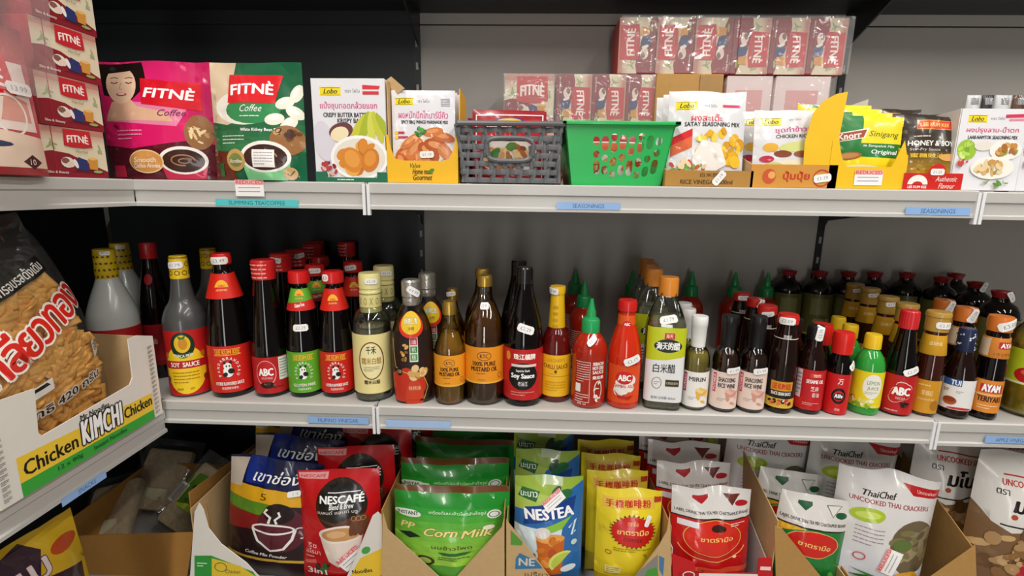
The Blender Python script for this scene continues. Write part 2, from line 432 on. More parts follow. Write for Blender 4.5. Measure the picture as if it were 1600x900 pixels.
def bracket(parent, x, z, deep, s=1.0):
    pts = [(D-(D-y)*(deep/.25), q*s) for y, q in BRK]
    vs = [(x+dx, y, q) for dx in (-.002, .002) for y, q in pts]; n = len(pts)
    fs = [tuple(range(n-1, -1, -1)), tuple(range(n, 2*n))]+[(i, (i+1) % n, n+(i+1) % n, n+i) for i in range(n)]
    return mk('bracket', vs, fs, DARKM, parent)
def shelf(parent, x0, x1, z, front=0.0, rail=True, brk=(), bs=.55, xb0=None, under=SHELFM, clip=()):
    s = box('shelf_board', parent, (x0 if xb0 is None else xb0)+.001, x1-.001, front+.004, D-.001, -.030, -.0004, under)
    s.location.z = z
    if rail:
        extr('price_rail', s, RAIL, x0+.0035, x1-.0035, RAILM)
        for x in clip:
            mb = MB()
            for dx in (-.0062, .0012): mb.box(x+dx, x+dx+.005, -.0085, -.001, -.054, -.003)
            mb.build('rail_clip', CLIPM, s)
    for x in brk: bracket(s, x, z, D-front-(.04 if rail else .004), bs)
    for ch in s.children:
        if ch.name.startswith('bracket'): ch.location.z = -.03
    return s
def upright(parent, x):
    mb = MB(); mb.box(x-.008, x+.008, D-.004, D+.03, -1, 1.5); u = mb.build('upright', DARKM, parent)
    for i in range(24):                           # the slots with the light panel edge behind
        z = .02+i*.05
        box('slot', u, x-.003, x+.003, D-.0046, D-.0041, z, z+.016, '9a9a98')
    return u
def bay(name, label, loc, rz, x0, x1, pm, seams, ups, xe=0):
    r = thing(name, label, 'shelving', loc, rz)
    zs = [-1.0]+seams+[1.5]
    for a, b in zip(zs, zs[1:]):
        o = box('back_panel', r, x0+.001, x1-.001+xe, D, D+.012, a+.0015, b-.0015, pm)
        bevel(o, .001, 1)
        if b < 1.4: box('panel_seam', r, x0+.002, x1-.002+xe, D+.002, D+.011, b-.0016, b+.0016, DARKM)
    for x in ups: upright(r, x)
    return r
main = bay('shelving_bay', 'wide grey metal shelving bay holding the row of sauce bottles', (0, 0, 0), 0, 0, 1, GREYP, [-.44, -.03, .3704, .7704], [0, 1])
s_up = shelf(main, 0, 1, ZU+.03, D-.22, rail=False, brk=(0.006, .994), bs=1.0, under=DARKM)
s_mt = shelf(main, 0, 1, ZT, brk=(.994, .006), clip=(0, 1))
s_mm = shelf(main, 0, 1, ZM, brk=(.994, .006), clip=(0, 1))
s_mb = shelf(main, 0, 1, ZB, front=0.0, rail=True)
left = bay('shelving_bay', 'dark-backed narrow shelving bay in the left corner', (0, 0, 0), 0, -.815, 0, DARKP, [-.44, -.03, .3704, .7704], [])
s_lu = shelf(left, -.8, 0, ZU+.035, D-.22, rail=False, under=DARKM)
s_lt = shelf(left, XL, 0, ZT, xb0=-.8)
s_lm = shelf(left, XL, 0, ZM, xb0=-.8)
s_lb = shelf(left, XL, 0, ZB, front=0.0, xb0=-.8)
right = bay('shelving_bay', 'grey shelving bay at the right edge, mostly cut off', (0, 0, 0), 0, 1, 2, GREYP, [-.44, -.03, .3704, .7704], [2])
s_ru = shelf(right, 1, 2, ZU+.03, D-.22, rail=False, under=DARKM)
s_rt = shelf(right, 1, 2, ZT-.002); s_rm = shelf(right, 1, 2, ZM-.003); s_rb = shelf(right, 1, 2, ZB, front=0.0)
side = bay('side_shelving', 'shelving along the left wall, its shelves running towards the viewer', (XL, -1.0, 0), 90, 0, .998, DARKP, [-.44, -.03, .3704, .7704], [], xe=.41)
SZM = -.018                                       # its middle shelf sits a little lower
shelf(side, 0, .998, ZU+.035, D-.22, rail=False, under=DARKM)
s_st = shelf(side, 0, .998, ZT); s_sm = shelf(side, 0, .998, SZM); s_sb = shelf(side, 0, .998, ZB, front=.02)
# printed strips and tickets pushed into the rails
def strip(shelfo, px0, px1, py, h, bg, txt, fg='3a5a86', name='shelf_label', tw=.55):
    zz = shelfo.location.z; a = at(px0, py, -.007); b = at(px1, py, -.007); z = (a.z+b.z)/2-zz
    z = max(-.044+h/2, z)
    mb = box(name, shelfo, a.x, b.x, -.0073, -.0066, z-h/2, z+h/2, bg)
    p = Pr(); p.rect(a.x, z-h/2, b.x, z+h/2, bg)
    if txt: p.text(txt, (a.x+b.x)/2, z, (b.x-a.x)*tw, h*.58, fg)
    # the print is the strip's own face: join into the same mesh
    o = p.build('shelf_label_print', None, flat(-.0073), INK, base=.0001); join(mb, o)
    return mb
def join(a, b):
    """merge mesh b into a (keeps b's colours)"""
    bm = bmesh.new(); bm.from_mesh(a.data); bm.from_mesh(b.data)
    na = len(a.data.polygons); ma = len(a.data.materials)
    for mm in b.data.materials: a.data.materials.append(mm)
    bm.faces.ensure_lookup_table()
    for i in range(na, len(bm.faces)): bm.faces[i].material_index += ma
    bm.to_mesh(a.data); bm.free(); bpy.data.objects.remove(b)
BLUE = '8fb4e4'
strip(s_lt, 337, 466, 317, .0115, '55c8cc', 'SLIMMING TEA/COFFEE', '2f5a60', tw=.68)
strip(s_mt, 870, 969, 322, .0115, BLUE, 'SEASONINGS', tw=.5)
strip(s_mt, 1415, 1516, 330, .012, BLUE, 'SEASONINGS', tw=.54)
strip(s_lm, 481, 576, 657, .0125, BLUE, 'FILIPINO VINEGAR', '3d5f96', tw=.66)
strip(s_mm, 603, 704, 663, .0135, 'a5c2ea', None)
strip(s_rm, 1539, 1625, 688, .012, BLUE, 'APPLE VINEGAR', '3d5f96', tw=.62)
def reduced(parent, f, x, y, w, h, rot=0, base=.001, du=None, name='reduced_ticket', m=INK):
    p = Pr(); c, s = math.cos(math.radians(rot)), math.sin(math.radians(rot))
    R = lambda a, b: (x+a*c-b*s, y+a*s+b*c)
    p.poly([R(-w/2, -h/2), R(w/2, -h/2), R(w/2, h/2), R(-w/2, h/2)], 'f6f4f2')
    p.poly([R(-w/2, h*.2), R(w/2, h*.2), R(w/2, h/2), R(-w/2, h/2)], 'f0b4b4')
    q = R(0, h*.35); p.text('REDUCED', q[0], q[1], w*.92, h*.24, 'd23a40', bold=.02, rot=rot)
    for k, yy in ((-.05, .02), (.02, -.22)):
        a = R(-w*.4, h*yy); b = R(w*.36, h*(yy+.01)); p.line([a, b], h*.05, 'a0a0ac')
    return p.build(name, parent, f, m, du, du, base)
a = at(391, 298, -.006)
reduced(s_lt, flat(-.0062), a.x, max(a.z-ZT, -.012), .049, .027)
# SNACKS strip on the side shelf
p = Pr(); q = atx(132, 762, XL+.006); yy = q.y+1.0; zz = q.z-SZM
p.rect(yy-.038, zz-.0065, yy+.038, zz+.0065, BLUE); p.text('SNACKS', yy+.004, zz, .03, .007, '3d5f96')
p.build('shelf_label', s_sm, flat(-.0066), INK)
# ================================================================ upper shelf
def rot90(f, k=1):                       # turn a print by 90 degrees (k=1: reads upwards)
    return (lambda x, y, o: f(-y, x, o)) if k > 0 else (lambda x, y, o: f(y, -x, o))
def shift(f, dx, dy): return lambda x, y, o: f(x+dx, y+dy, o)
def carton(root, W, Dp, H, body, draw=None, z0=0, rot=0, m=CARDP, name='carton', sides=None, low=False):
    b = box(name, root, -W/2, W/2, 0, Dp, z0, z0+H, body if not isinstance(body, str) else plain(body, .5), .0012)
    f = shift(flat(), 0, z0+(0 if low else H/2))
    if draw:
        p = Pr(); draw(p, *((W, H) if not rot else (H, W)))
        p.build('printed_front', root, rot90(f, rot) if rot else f, m, clip=(-W/2, 0, W/2, H) if low else None)
    if sides:                              # a print on the right / left end
        p = Pr(); sides(p, Dp, H); p.build('printed_side', root, lambda x, y, o: (W/2+o, Dp/2+x, z0+H/2+y), m)
        p = Pr(); sides(p, Dp, H); p.build('printed_side', root, lambda x, y, o: (-W/2-o, Dp/2-x, z0+H/2+y), m)
    return b
RED = 'c8202c'
def d_flag(p, cx, cy, w, h, txt='FITNÈ', c=RED, rot=0):
    p.poly([(cx-w/2, cy-h*.42), (cx-w*.2, cy-h*.5), (cx+w*.2, cy-h*.5), (cx+w/2, cy-h*.42), (cx+w*.47, cy+h*.5), (cx-w*.47, cy+h*.5)], c)
    p.text(txt, cx, cy, w*.74, h*.5, 'fbf3ea', bold=.035, arch=h*.06)
def d_teabox(p, W, H, big=0):
    p.rect(-W/2, -H/2, W/2, H/2, 'e6dabb'); p.rect(-W/2, H*.36, W/2, H/2, 'c08a78')
    p.grad(-W/2, H*.18, W/2, H*.38, 'e6dabb', 'd0a894', 5)
    p.poly([(-W/2, -H/2), (W/2, -H/2), (W/2, -H*.36), (W*.2, -H*.2), (-W*.1, -H*.02), (-W*.35, H*.02), (-W/2, -H*.02)], '8e1626')
    p.poly([(-W*.1, -H*.4), (W*.42, -H*.42), (W*.42, -H*.36), (W*.1, -H*.3)], '6d0d1c')
    for k in range(5): p.ell(-W*.38+k*W*.02, H*(.1+.05*(k % 3)), W*.05, H*.02, '9fae78', 8, 30+k*35)
    for k in range(4): p.ell(W*.4, H*(.06+.05*(k % 3)), W*.045, H*.02, 'a9b487', 8, 30+k*40)
    p.ell(-W*.14, -H*.2, W*.1, H*.11, 'f0e6da', 14); p.ell(-W*.17, -H*.17, W*.06, H*.06, '8a5a4a', 10); p.ell(-W*.1, -H*.24, W*.06, H*.06, 'efd9c8', 10)
    p.poly([(-W*.03, -H*.34), (W*.17, -H*.36), (W*.17, -H*.14), (W*.03, -H*.08)], '27336f')
    p.ell(-W*.02, -H*.22, W*.03, H*.1, 'f7f3ee', 10, 20)
    p.poly([(W*.19, -H*.32), (W*.32, -H*.33), (W*.34, -H*.1), (W*.18, -H*.1)], 'd9973c'); p.ell(W*.26, -H*.1, W*.07, H*.03, 'f0c070', 10)
    p.ell(W*.32, -H*.37, W*.08, H*.03, '9fb060', 10)
    p.text('Slim & Beauty', -W*.3, -H*.41, W*.3, H*.06, 'f3e8df', bold=.02)
    d_flag(p, W*.06, H*(.29-.1*big), W*(.44+.2*big), H*(.36+.16*big))
    p.text('Herbal', W*.1, H*.04, W*.2, H*.06, '9a8a70', shear=.3)
# ---- the stack of tea boxes on the side shelf (their fronts look to the right, +X)
SIDE_Y = -.0965
TEA_L = ['bottom tea box of the leaning stack on the left shelf', 'second tea box from the bottom of the left stack',
         'third tea box from the bottom of the left stack', 'topmost tea box of the left stack, cut by the photo edge']
proto = None
for i in range(4):
    loc = (XL-.002, SIDE_Y+.006*i-.003, ZT+.0005+.0712*i); rz = 90+(-1.5, .8, -.6, 1.2)[i]
    if proto is None:
        proto = thing('tea_box', TEA_L[0], 'tea box', loc, rz, group='tea boxes stacked on the left shelf')
        carton(proto, .104, .085, .0705, 'a33038', d_teabox)
        mb = MB(); mb.box(-.0335, -.0325, -.0008, -.0004, .0, .0705); mb.build('tear_line', 'a32630', proto)
    else: dup(proto, loc, rz, TEA_L[i])
# the two big red refill packs at the photo's left edge, wrapped in clear film
def d_refill(p, W, H):
    p.rect(-W/2, 0, W/2, H, 'b9434a'); p.grad(-W/2, H*.8, W/2, H, 'b8453f', '8f2a30', 6)
    p.rect(-W*.42, H*.3, W*.44, H*.76, 'ecd9cf'); d_flag(p, -W*.02, H*.66, W*.66, H*.3, c='cf2230')
    p.poly([(W*.1, H*.36), (W*.4, H*.36), (W*.4, H*.5), (W*.2, H*.56)], 'd99a8c'); p.ring(W*.2, H*.4, W*.16, H*.14, W*.02, 'efe6dc')
    p.poly([(-W/2, 0), (W/2, 0), (W/2, H*.26), (0, H*.3), (-W/2, H*.27)], 'e8cdb8')
    p.poly([(-W/2, 0), (W/2, 0), (W/2, H*.05), (-W/2, H*.05)], '9c2a2e')
    p.ell(-W*.1, H*.2, W*.25, H*.025, '2b2f55', 14); p.ell(-W*.25, H*.215, W*.12, H*.02, 'f2ece8', 12)
    p.poly([(W*.22, H*.09), (W*.32, H*.14), (W*.42, H*.09), (W*.32, H*.04)], '4a1f24'); p.text('10', W*.32, H*.09, W*.06, None, 'e9d8c9')
a = atx(62, 283, XL); 
t = thing('refill_pouch', 'big red wrapped pouch with small price tag at far left edge', 'pouch', (XL+.008, a.y-.068, ZT+.0005), 84, rx=-3)
P = Pouch(t, .135, .185, .018, 'a33a40', 'stand', seed=3, wr=.0015); q = Pr(); d_refill(q, .135, .185); P.build(q)
P.sticker(.045, .108, w=.034, txt='13.99')
t2 = dup(t, (XL-.03, a.y-.058, ZT+.0005+.19), 88, 'red wrapped pouch up in the top left corner, half cut', skip=('price_sticker',))
# its film sleeve
t3 = thing('film_sleeve', 'clear plastic film hanging over the packs in the top left corner', 'wrapping', (XL+.012, a.y-.05, ZT+.0005), 88)
v, f = [], []
for j in range(13):
    for i in range(9):
        x = -.07+.13*i/8; z = .10+.28*j/12
        v.append((x, -.028+.012*noise.noise((x*18, z*14, 4.1)), z))
for j in range(12):
    for i in range(8): b = j*9+i; f.append((b, b+1, b+10, b+9))
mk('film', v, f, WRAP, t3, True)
# ---- standing pouches
def spot(px0, px1, pytop, Y, Z):
    """centre on the shelf, width and height of a thing whose front lies at depth Y"""
    c = (px0+px1)/2; b = at(c, pytop, Y); W = (px1-px0)*mpp((b.x, Y, (b.z+Z)/2)); x = at(c, (pytop+285)/2 if Z > .2 else pytop, Y).x
    return Vector((x, Y, Z+.0005)), W, b.z-Z
def d_cup(p, cx, cy, rx, ry, cup='f4efe8', cof='3a1a10', swirl='a87a58', body=None):
    if body: p.poly([(cx-rx, cy), (cx+rx, cy), (cx+rx*.7, cy-ry*2.2), (cx-rx*.7, cy-ry*2.2)], body)
    p.ell(cx, cy, rx, ry, cup, 28); p.ell(cx, cy-ry*.04, rx*.86, ry*.82, cof, 28)
    p.ring(cx, cy, rx*.5, ry*.42, rx*.06, swirl, 20, 0, 280); p.ring(cx+rx*.05, cy-ry*.05, rx*.25, ry*.2, rx*.05, swirl, 14, 60, 340)
loc, W, H = spot(163, 334, 95, .045, ZT)
t = thing('coffee_pouch', 'shiny pink slimming coffee pouch printed with a woman\'s face', 'pouch', loc, 3, rx=-2, ry=-1)
P = Pouch(t, W, H, .024, 'd81b66', seed=4, wr=.0028, topwave=.002); p = Pr()
p.rect(-W/2, 0, W/2, H, 'e0246f'); p.grad(W*.1, H*.3, W/2, H, 'e0246f', 'c01058', 6, 0)
p.poly([(-W/2, 0), (W/2, 0), (W/2, H*.3), (W*.1, H*.34), (-W*.4, H*.3), (-W/2, H*.32)], '5a1020')
p.poly([(-W/2, H*.3), (-W*.2, H*.26), (W*.3, H*.33), (W*.5, H*.3), (W*.5, H*.5), (W*.1, H*.47), (-W/2, H*.52)], 'de1c68')
p.poly([(W*.2, H*.45), (-W*.1, H*.47), (-W*.45, H*.5), (-W*.44, H*.55), (-W*.2, H*.66), (W*.3, H*.62)], 'e887a8')
p.poly([(-W*.48, H*.98), (-W*.1, H*.99), (-W*.06, H*.8), (-W*.2, H*.66), (-W*.46, H*.72)], '1d1410')      # hair
p.poly([(-W*.46, H*.5), (-W*.12, H*.5), (W*.18, H*.49), (W*.1, H*.57), (-W*.14, H*.62), (-W*.2, H*.68), (-W*.38, H*.66), (-W*.42, H*.58)], 'e3b595')
p.ell(-W*.29, H*.8, W*.135, H*.16, 'ecc6a8', 24, 8); p.poly([(-W*.42, H*.9), (-W*.16, H*.93), (-W*.18, H*.985), (-W*.4, H*.98)], '1d1410')
for sx in (-.35, -.22): p.line([(W*(sx-.03), H*.825), (W*sx, H*.815), (W*(sx+.03), H*.825)], H*.008, '3a2015'); p.line([(W*(sx-.035), H*.86), (W*sx, H*.868), (W*(sx+.035), H*.86)], H*.006, '4a2a1c')
p.line([(-W*.29, H*.82), (-W*.305, H*.77), (-W*.28, H*.765)], H*.005, 'b88468'); p.ell(-W*.285, H*.722, W*.05, H*.014, 'c2504e', 14); p.ell(-W*.285, H*.725, W*.035, H*.005, 'fff4ee', 10)
p.poly([(-W*.1, H*.64), (W*.42, H*.58), (W*.42, H*.82), (W*.15, H*.83), (-W*.12, H*.86)], 'd8182a')
p.text('FITNÈ', W*.14, H*.735, W*.44, H*.1, 'ffffff', bold=.04, rot=-4, shear=.1); p.text('Coffee', W*.16, H*.565, W*.24, H*.055, '7c3050', shear=.35)
p.lines(-W*.34, H*.33, -W*.1, H*.43, 3, 'f0a8c0', .3)
p.poly([(-W*.42, H*.02), (-W*.3, H*.02), (-W*.3, H*.12), (-W*.42, H*.12)], 'd02048')
p.ell(W*.38, H*.4, W*.12, H*.15, '9a6a40', 20); p.blobs(W*.36, H*.4, W*.09, H*.1, ['e8c48c', 'c99a5e', 'f0d8a8'], 12, W*.035, 4, .4)
d_cup(p, W*.24, H*.16, W*.2, H*.12, body='c8284e'); p.ell(-W*.08, H*.15, W*.16, H*.1, 'd89a54', 24); p.ring(-W*.08, H*.15, W*.16, H*.1, W*.01, 'f4d8a0')
p.text('Smooth', -W*.09, H*.165, W*.2, H*.045, 'fff0dc', bold=.02, shear=.2); p.text('Coffee Aroma', -W*.08, H*.115, W*.24, H*.035, 'fff0dc', bold=.02, shear=.2)
P.build(p)
loc, W, H = spot(329, 477, 97, .012, ZT)
t = thing('coffee_pouch', 'dark green white-kidney-bean coffee pouch with white sticker on its cup', 'pouch', loc, -2, rx=-2)
P = Pouch(t, W, H, .026, '0c4a30', seed=6, wr=.0026, topwave=.0015); p = Pr()
p.rect(-W/2, 0, W/2, H, '11603c'); p.grad(-W/2, H*.25, W/2, H*.6, '2e7a48', '0d5434', 6)
p.poly([(-W/2, H*.5), (-W*.3, H*.47), (-W*.1, H*.52), (-W*.3, H*.7), (-W*.2, H), (-W/2, H)], 'd9c3a4')
p.ell(-W*.1, H*.62, W*.34, H*.15, 'e9e4d8', 24); p.ell(-W*.02, H*.6, W*.3, H*.12, '2f8a50', 20)
for cx, cy, r in ((.32, .66, 20), (.42, .58, -30), (.22, .52, 10), (.36, .48, 40), (.44, .74, 60)): p.ell(W*cx, H*cy, W*.1, H*.05, 'e8e8d6', 16, r); p.ell(W*(cx-.01), H*(cy+.012), W*.06, H*.02, 'f8f8ee', 12, r)
p.poly([(-W*.3, H*.66), (W*.22, H*.655), (W*.3, H*.89), (-W*.28, H*.9)], 'd81f28')
p.text('FITNÈ', -W*.03, H*.78, W*.46, H*.11, 'ffffff', bold=.04, arch=H*.012); p.text('Coffee', -W*.03, H*.612, W*.24, H*.06, 'f0f4ea', shear=.35)
p.lines(-W*.15, H*.535, W*.22, H*.555, 1, 'dfe8dc'); p.text('White Kidney Bean Extract', W*.1, H*.425, W*.48, H*.035, 'ffffff', bold=.02); p.lines(-W*.36, H*.3, -W*.1, H*.39, 3, 'c8dcc8', .3)
p.poly([(-W/2, 0), (-W*.2, 0), (-W*.3, H*.24), (-W/2, H*.26)], '6a2a18'); p.ell(W*.34, H*.34, W*.17, H*.13, '9a6a3c', 20); p.blobs(W*.34, H*.4, W*.13, H*.04, ['4a2a18', '6e4424', 'caa070'], 10, W*.04, 9)
d_cup(p, W*.12, H*.2, W*.26, H*.135, body='7cc88a'); p.rect(-W*.01, H*.11, W*.22, H*.26, 'f4f2ec'); p.lines(W*.01, H*.125, W*.2, H*.245, 5, '9a96a0', .3)
p.ell(-W*.2, H*.17, W*.11, H*.095, 'caa05a', 20); p.ell(-W*.2, H*.17, W*.08, H*.06, '7c8a4c', 16); p.text('Xtrαlite', -W*.2, H*.16, W*.15, H*.03, 'fff4dc', bold=.02)
p.ell(W*.36, H*.06, W*.07, H*.055, 'c9a468', 16); p.line([(W*.33, H*.06), (W*.355, H*.04), (W*.4, H*.085)], W*.014, '5a3a1c')
p.rect(-W*.42, H*.03, -W*.36, H*.14, '2f6a34')
P.build(p)
# ---- seasoning packs with the yellow ribbon badge
def d_badge(p, x, y, w, h=None):
    h = h or w*.42
    p.poly([(x-w/2, y-h*.55), (x-w*.4, y-h*.42), (x, y-h*.5), (x+w*.4, y-h*.42), (x+w/2, y-h*.55), (x+w*.46, y), (x+w/2, y+h*.5), (x+w*.4, y+h*.4), (x, y+h*.46), (x-w*.4, y+h*.4), (x-w/2, y+h*.5), (x-w*.46, y)], 'f2d81c')
    p.text('Lobo', x, y, w*.62, h*.5, '15301a', bold=.03, shear=.3); p.line([(x-w*.42, y-h*.38), (x+w*.42, y-h*.38)], h*.04, '15301a'); p.line([(x-w*.42, y+h*.36), (x+w*.42, y+h*.36)], h*.04, '15301a')
def d_pack_head(p, W, H, thai, eng, tc='d8508c', badge=-.24, eng2=None):
    p.rect(-W/2, 0, W/2, H, 'e4e3e8'); d_badge(p, W*badge, H*.88, W*.3)
    p.text('ตรา โลโบ', W*(badge+.3), H*.885, W*.2, H*.035, '6a6a72'); p.text(thai, 0, H*.74, W*.78, H*.085, tc, bold=.01)
    p.text(eng, W*.02, H*.655, W*.74, H*.042, '1a1a1e', bold=.03)
    if eng2: p.text(eng2, W*.02, H*.6, W*.36, H*.042, '1a1a1e', bold=.03)
def d_butter(p, W, H):
    d_pack_head(p, W, H, 'แป้งชุบทอดกล้วยแขก', 'CRISPY BUTTER BATTER MIX', eng2='KRISPY BASE')
    p.poly([(W*.2, H*.9), (W*.42, H*.9), (W*.44, H*.93), (W*.2, H*.94)], 'd8303c'); p.poly([(W*.2, H*.85), (W*.42, H*.85), (W*.42, H*.88), (W*.2, H*.88)], 'd8303c')
    p.ell(-W*.36, H*.4, W*.14, H*.2, 'd8d4de', 20, 10)
    for i, a in enumerate((60, 75, 92, 108, 122)): p.ell(W*(.12+.09*i), H*(.53+.01*(i % 2)), W*.055, H*.16, ['c8c83a', 'a9b82e', 'd2d456'][i % 3], 16, a-92)
    p.ell(-W*.12, H*.5, W*.17, H*.08, '6a3a3c', 20, 15); p.ell(-W*.14, H*.47, W*.13, H*.07, 'f0e0b8', 20, 20)
    p.ell(W*.12, H*.24, W*.4, H*.22, 'f7f6f2', 30); p.ell(W*.12, H*.24, W*.36, H*.19, 'e6dfd2', 28)
    p.blobs(W*.12, H*.25, W*.26, H*.12, ['d98a2c', 'c97420', 'e8a84a'], 14, W*.1, 3, .7); p.ell(W*.02, H*.22, W*.14, H*.13, 'd8862e', 18, 30); p.ell(W*.02, H*.23, W*.1, H*.09, 'e79c40', 16, 30); p.ell(W*.27, H*.22, W*.12, H*.12, 'd07c26', 18, -20); p.ell(W*.27, H*.235, W*.08, H*.08, 'e2943a', 14, -20)
    p.blobs(-W*.33, H*.12, W*.13, H*.07, ['8a1c2c', 'b23a40', 'e0b0a0', '6a8a3a'], 12, W*.04, 8)
    p.rect(-W/2, 0, W/2, H*.045, '1d6a4a'); p.rect(-W/2, 0, -W*.34, H*.1, '1d6a4a'); p.rect(W*.36, 0, W/2, H*.1, '1d6a4a'); p.lines(-W*.2, H*.012, W*.2, H*.034, 1, 'e8f0e8')
loc, W, H = spot(489, 604, 123, .012, ZT)
t = thing('seasoning_carton', 'white batter-mix carton with bananas and fried pieces printed, cardboard flap behind', 'carton', loc, -1)
carton(t, W, .012, H, 'ecebe8', d_butter, low=True)
for k in range(4): box('packet', t, -W/2+.002, W/2-.002+.002*k, .014+.012*k, .024+.012*k, 0, H*(.985-.006*k), 'e4e0d8', .001)
prism('carton_side', t, [(.002, 0), (.09, 0), (.09, H*.96), (.05, H*.99), (.002, H*.985)], .0015, M_side(W/2+.004), TANCARD)
prism('carton_flap', t, [(-.012, .004), (.016, -.016), (.030, -.008), (.004, .012)], .0015, Matrix.Translation((W/2+.002, .02, H*.97)) @ Matrix.Rotation(math.radians(-20), 4, 'Z') @ M_front(), TANCARD)
def d_wings(p, W, H):
    d_pack_head(p, W, H, 'ผงหมักปีกไก่บาร์บีคิว', 'SPICY BBQ WINGS MARINADE MIX', badge=-.3)
    for i in range(5): p.rect(W*.28, H*(.83+.018*i), W*.42, H*(.838+.018*i), '9a9aa2')
    p.rect(-W*.45, H*.53, -W*.3, H*.555, 'c83a5a'); p.rect(-W*.45, H*.48, -W*.24, H*.505, 'c83a5a'); p.ell(-W*.43, H*.542, W*.03, H*.02, 'f0d030', 10); p.ell(-W*.43, H*.492, W*.03, H*.02, 'f0d030', 10)
    p.ell(0, H*.36, W*.42, H*.16, 'e8dccb', 20)
    for cx, cy, a, b, r in ((-.3, .3, .17, .09, 30), (-.14, .36, .2, .08, 60), (.08, .33, .2, .09, -40), (.2, .4, .2, .08, -15), (.3, .5, .2, .055, -12), (.16, .55, .16, .05, 10), (-.2, .45, .2, .05, 35), (.34, .34, .14, .07, -50), (-.02, .26, .16, .07, -30), (-.36, .24, .12, .07, -60)):
        p.ell(W*cx, H*cy, W*a, H*b, ['c96a34', 'b85a2a', 'd47c40'][int(cx*50) % 3], 16, r); p.ell(W*(cx-.01), H*(cy+.012), W*a*.6, H*b*.45, 'e39a62', 12, r)
    p.blobs(-W*.04, H*.55, W*.07, H*.05, ['3f8a34', '5aa848', '2d6e2a'], 12, W*.035, 5)
loc, W, H = spot(612, 711, 140, .022, ZT)
t = thing('seasoning_carton', 'yellow open carton with U-shaped cut front holding marinade packs', 'carton', loc+Vector((0, -.012, 0)), 0)
Wt = W+.016; z1 = H*.52; zc = H*.24
U = [(-Wt/2, 0), (Wt/2, 0), (Wt/2, z1), (Wt*.46, z1*.98), (Wt*.43, z1*.7), (Wt*.36, zc*1.1), (Wt*.28, zc), (-Wt*.28, zc), (-Wt*.38, zc*1.1), (-Wt*.43, z1*.7), (-Wt*.46, z1*.98), (-Wt/2, z1)]
prism('front_panel', t, U, .0012, M_front(), 'f0b81e')
p = Pr(); p.text('Value', -Wt*.1, zc*.78, Wt*.14, .007, '3a5a20', shear=.3, bold=.01); p.text('Home made', 0, zc*.52, Wt*.28, .009, '4a3a14', shear=.3, bold=.02); p.text('Gourmet', 0, zc*.25, Wt*.26, .009, '4a3a14', shear=.3, bold=.02); p.ell(Wt*.12, zc*.55, .006, .003, '4a8a2a', 10, 30)
p.build('printed_front', t, flat(), CARDP)
prism('side_panel', t, [(0, 0), (.1, 0), (.1, H*1.0), (.02, H*1.02), (.012, H*.6), (0, z1)], .0012, M_side(Wt/2), 'e9b01c')
prism('side_panel', t, [(0, 0), (.1, 0), (.1, H*.9), (.03, H*.9), (.012, H*.5), (0, z1)], .0012, M_side(-Wt/2+.0012), 'e9b01c')
prism('back_panel', t, [(-Wt/2, 0), (Wt/2, 0), (Wt/2, H*.99), (-Wt/2, H*.99)], .0012, M_front(.1), 'd8c8a0')
WPK = ['front seasoning pack in the yellow carton, chicken wings printed on it', 'second seasoning pack in the yellow carton', 'third seasoning pack in the yellow carton', 'rearmost seasoning pack in the yellow carton']
pk = thing('seasoning_pack', WPK[0], 'seasoning pack', loc+Vector((0, .003, .0015)), 0, rx=-1, group='marinade packs in the yellow carton')
P = Pouch(pk, W, H*.985, .004, 'efeef2', 'flat', wr=.0006, seed=2); p = Pr(); d_wings(p, W, H*.985); P.build(p); P.sticker(.006, H*.3, w=.024, txt='£1.19', rot=2)
for k in range(1, 4): dup(pk, loc+Vector((.001*k, .003+.018*k, .0015)), label=WPK[k], skip=('price_sticker',))
# ---- grey woven basket with red packs
loc, W, H = spot(717, 876, 194, .004, ZT)
t = thing('woven_basket', 'grey plastic basket in a woven pattern with slot handle', 'basket', loc, 0)
GREYPL = mat('grey_plastic', '66676a', .42, vary=.05); Db = .2; tp = .075
def bq(x, y, z):                               # basket walls taper towards the bottom
    k = 1-tp*(1-z/H); return (x*k, Db/2+(y-Db/2)*k, z)
def weave(name, L, fixed, axis):
    mb = MB(); rows = 7; n = max(6, int(L/.0115)); hz = .012
    for r in range(rows):
        z = .006+(H-.010)*r/(rows-.6); pts = []
        for i in range(2*n+1):
            u = -L/2+L*i/(2*n); o = .0022*math.cos(math.pi*(i/2+r)); q = (u, fixed+o) if axis == 0 else (fixed+o, Db/2+u); pts.append(bq(q[0], q[1], z))
        mb.tube(pts, .0018, 6, .0050)
    for i in range(n+1):
        u = -L/2+L*i/n; pts = []
        for j in range(2*rows+1):
            z = .002+(H-.003)*j/(2*rows); o = .0012*math.cos(math.pi*(j/2+i)); sl = .0045*(1 if i % 2 else -1)*0+.003*math.sin(j*.9+i*2)
            q = (u+sl, fixed-o) if axis == 0 else (fixed-o, Db/2+u+sl); pts.append(bq(q[0], q[1], z))
        mb.tube(pts, .0026, 6, .0012)
    return mb.build(name, GREYPL, t, True)
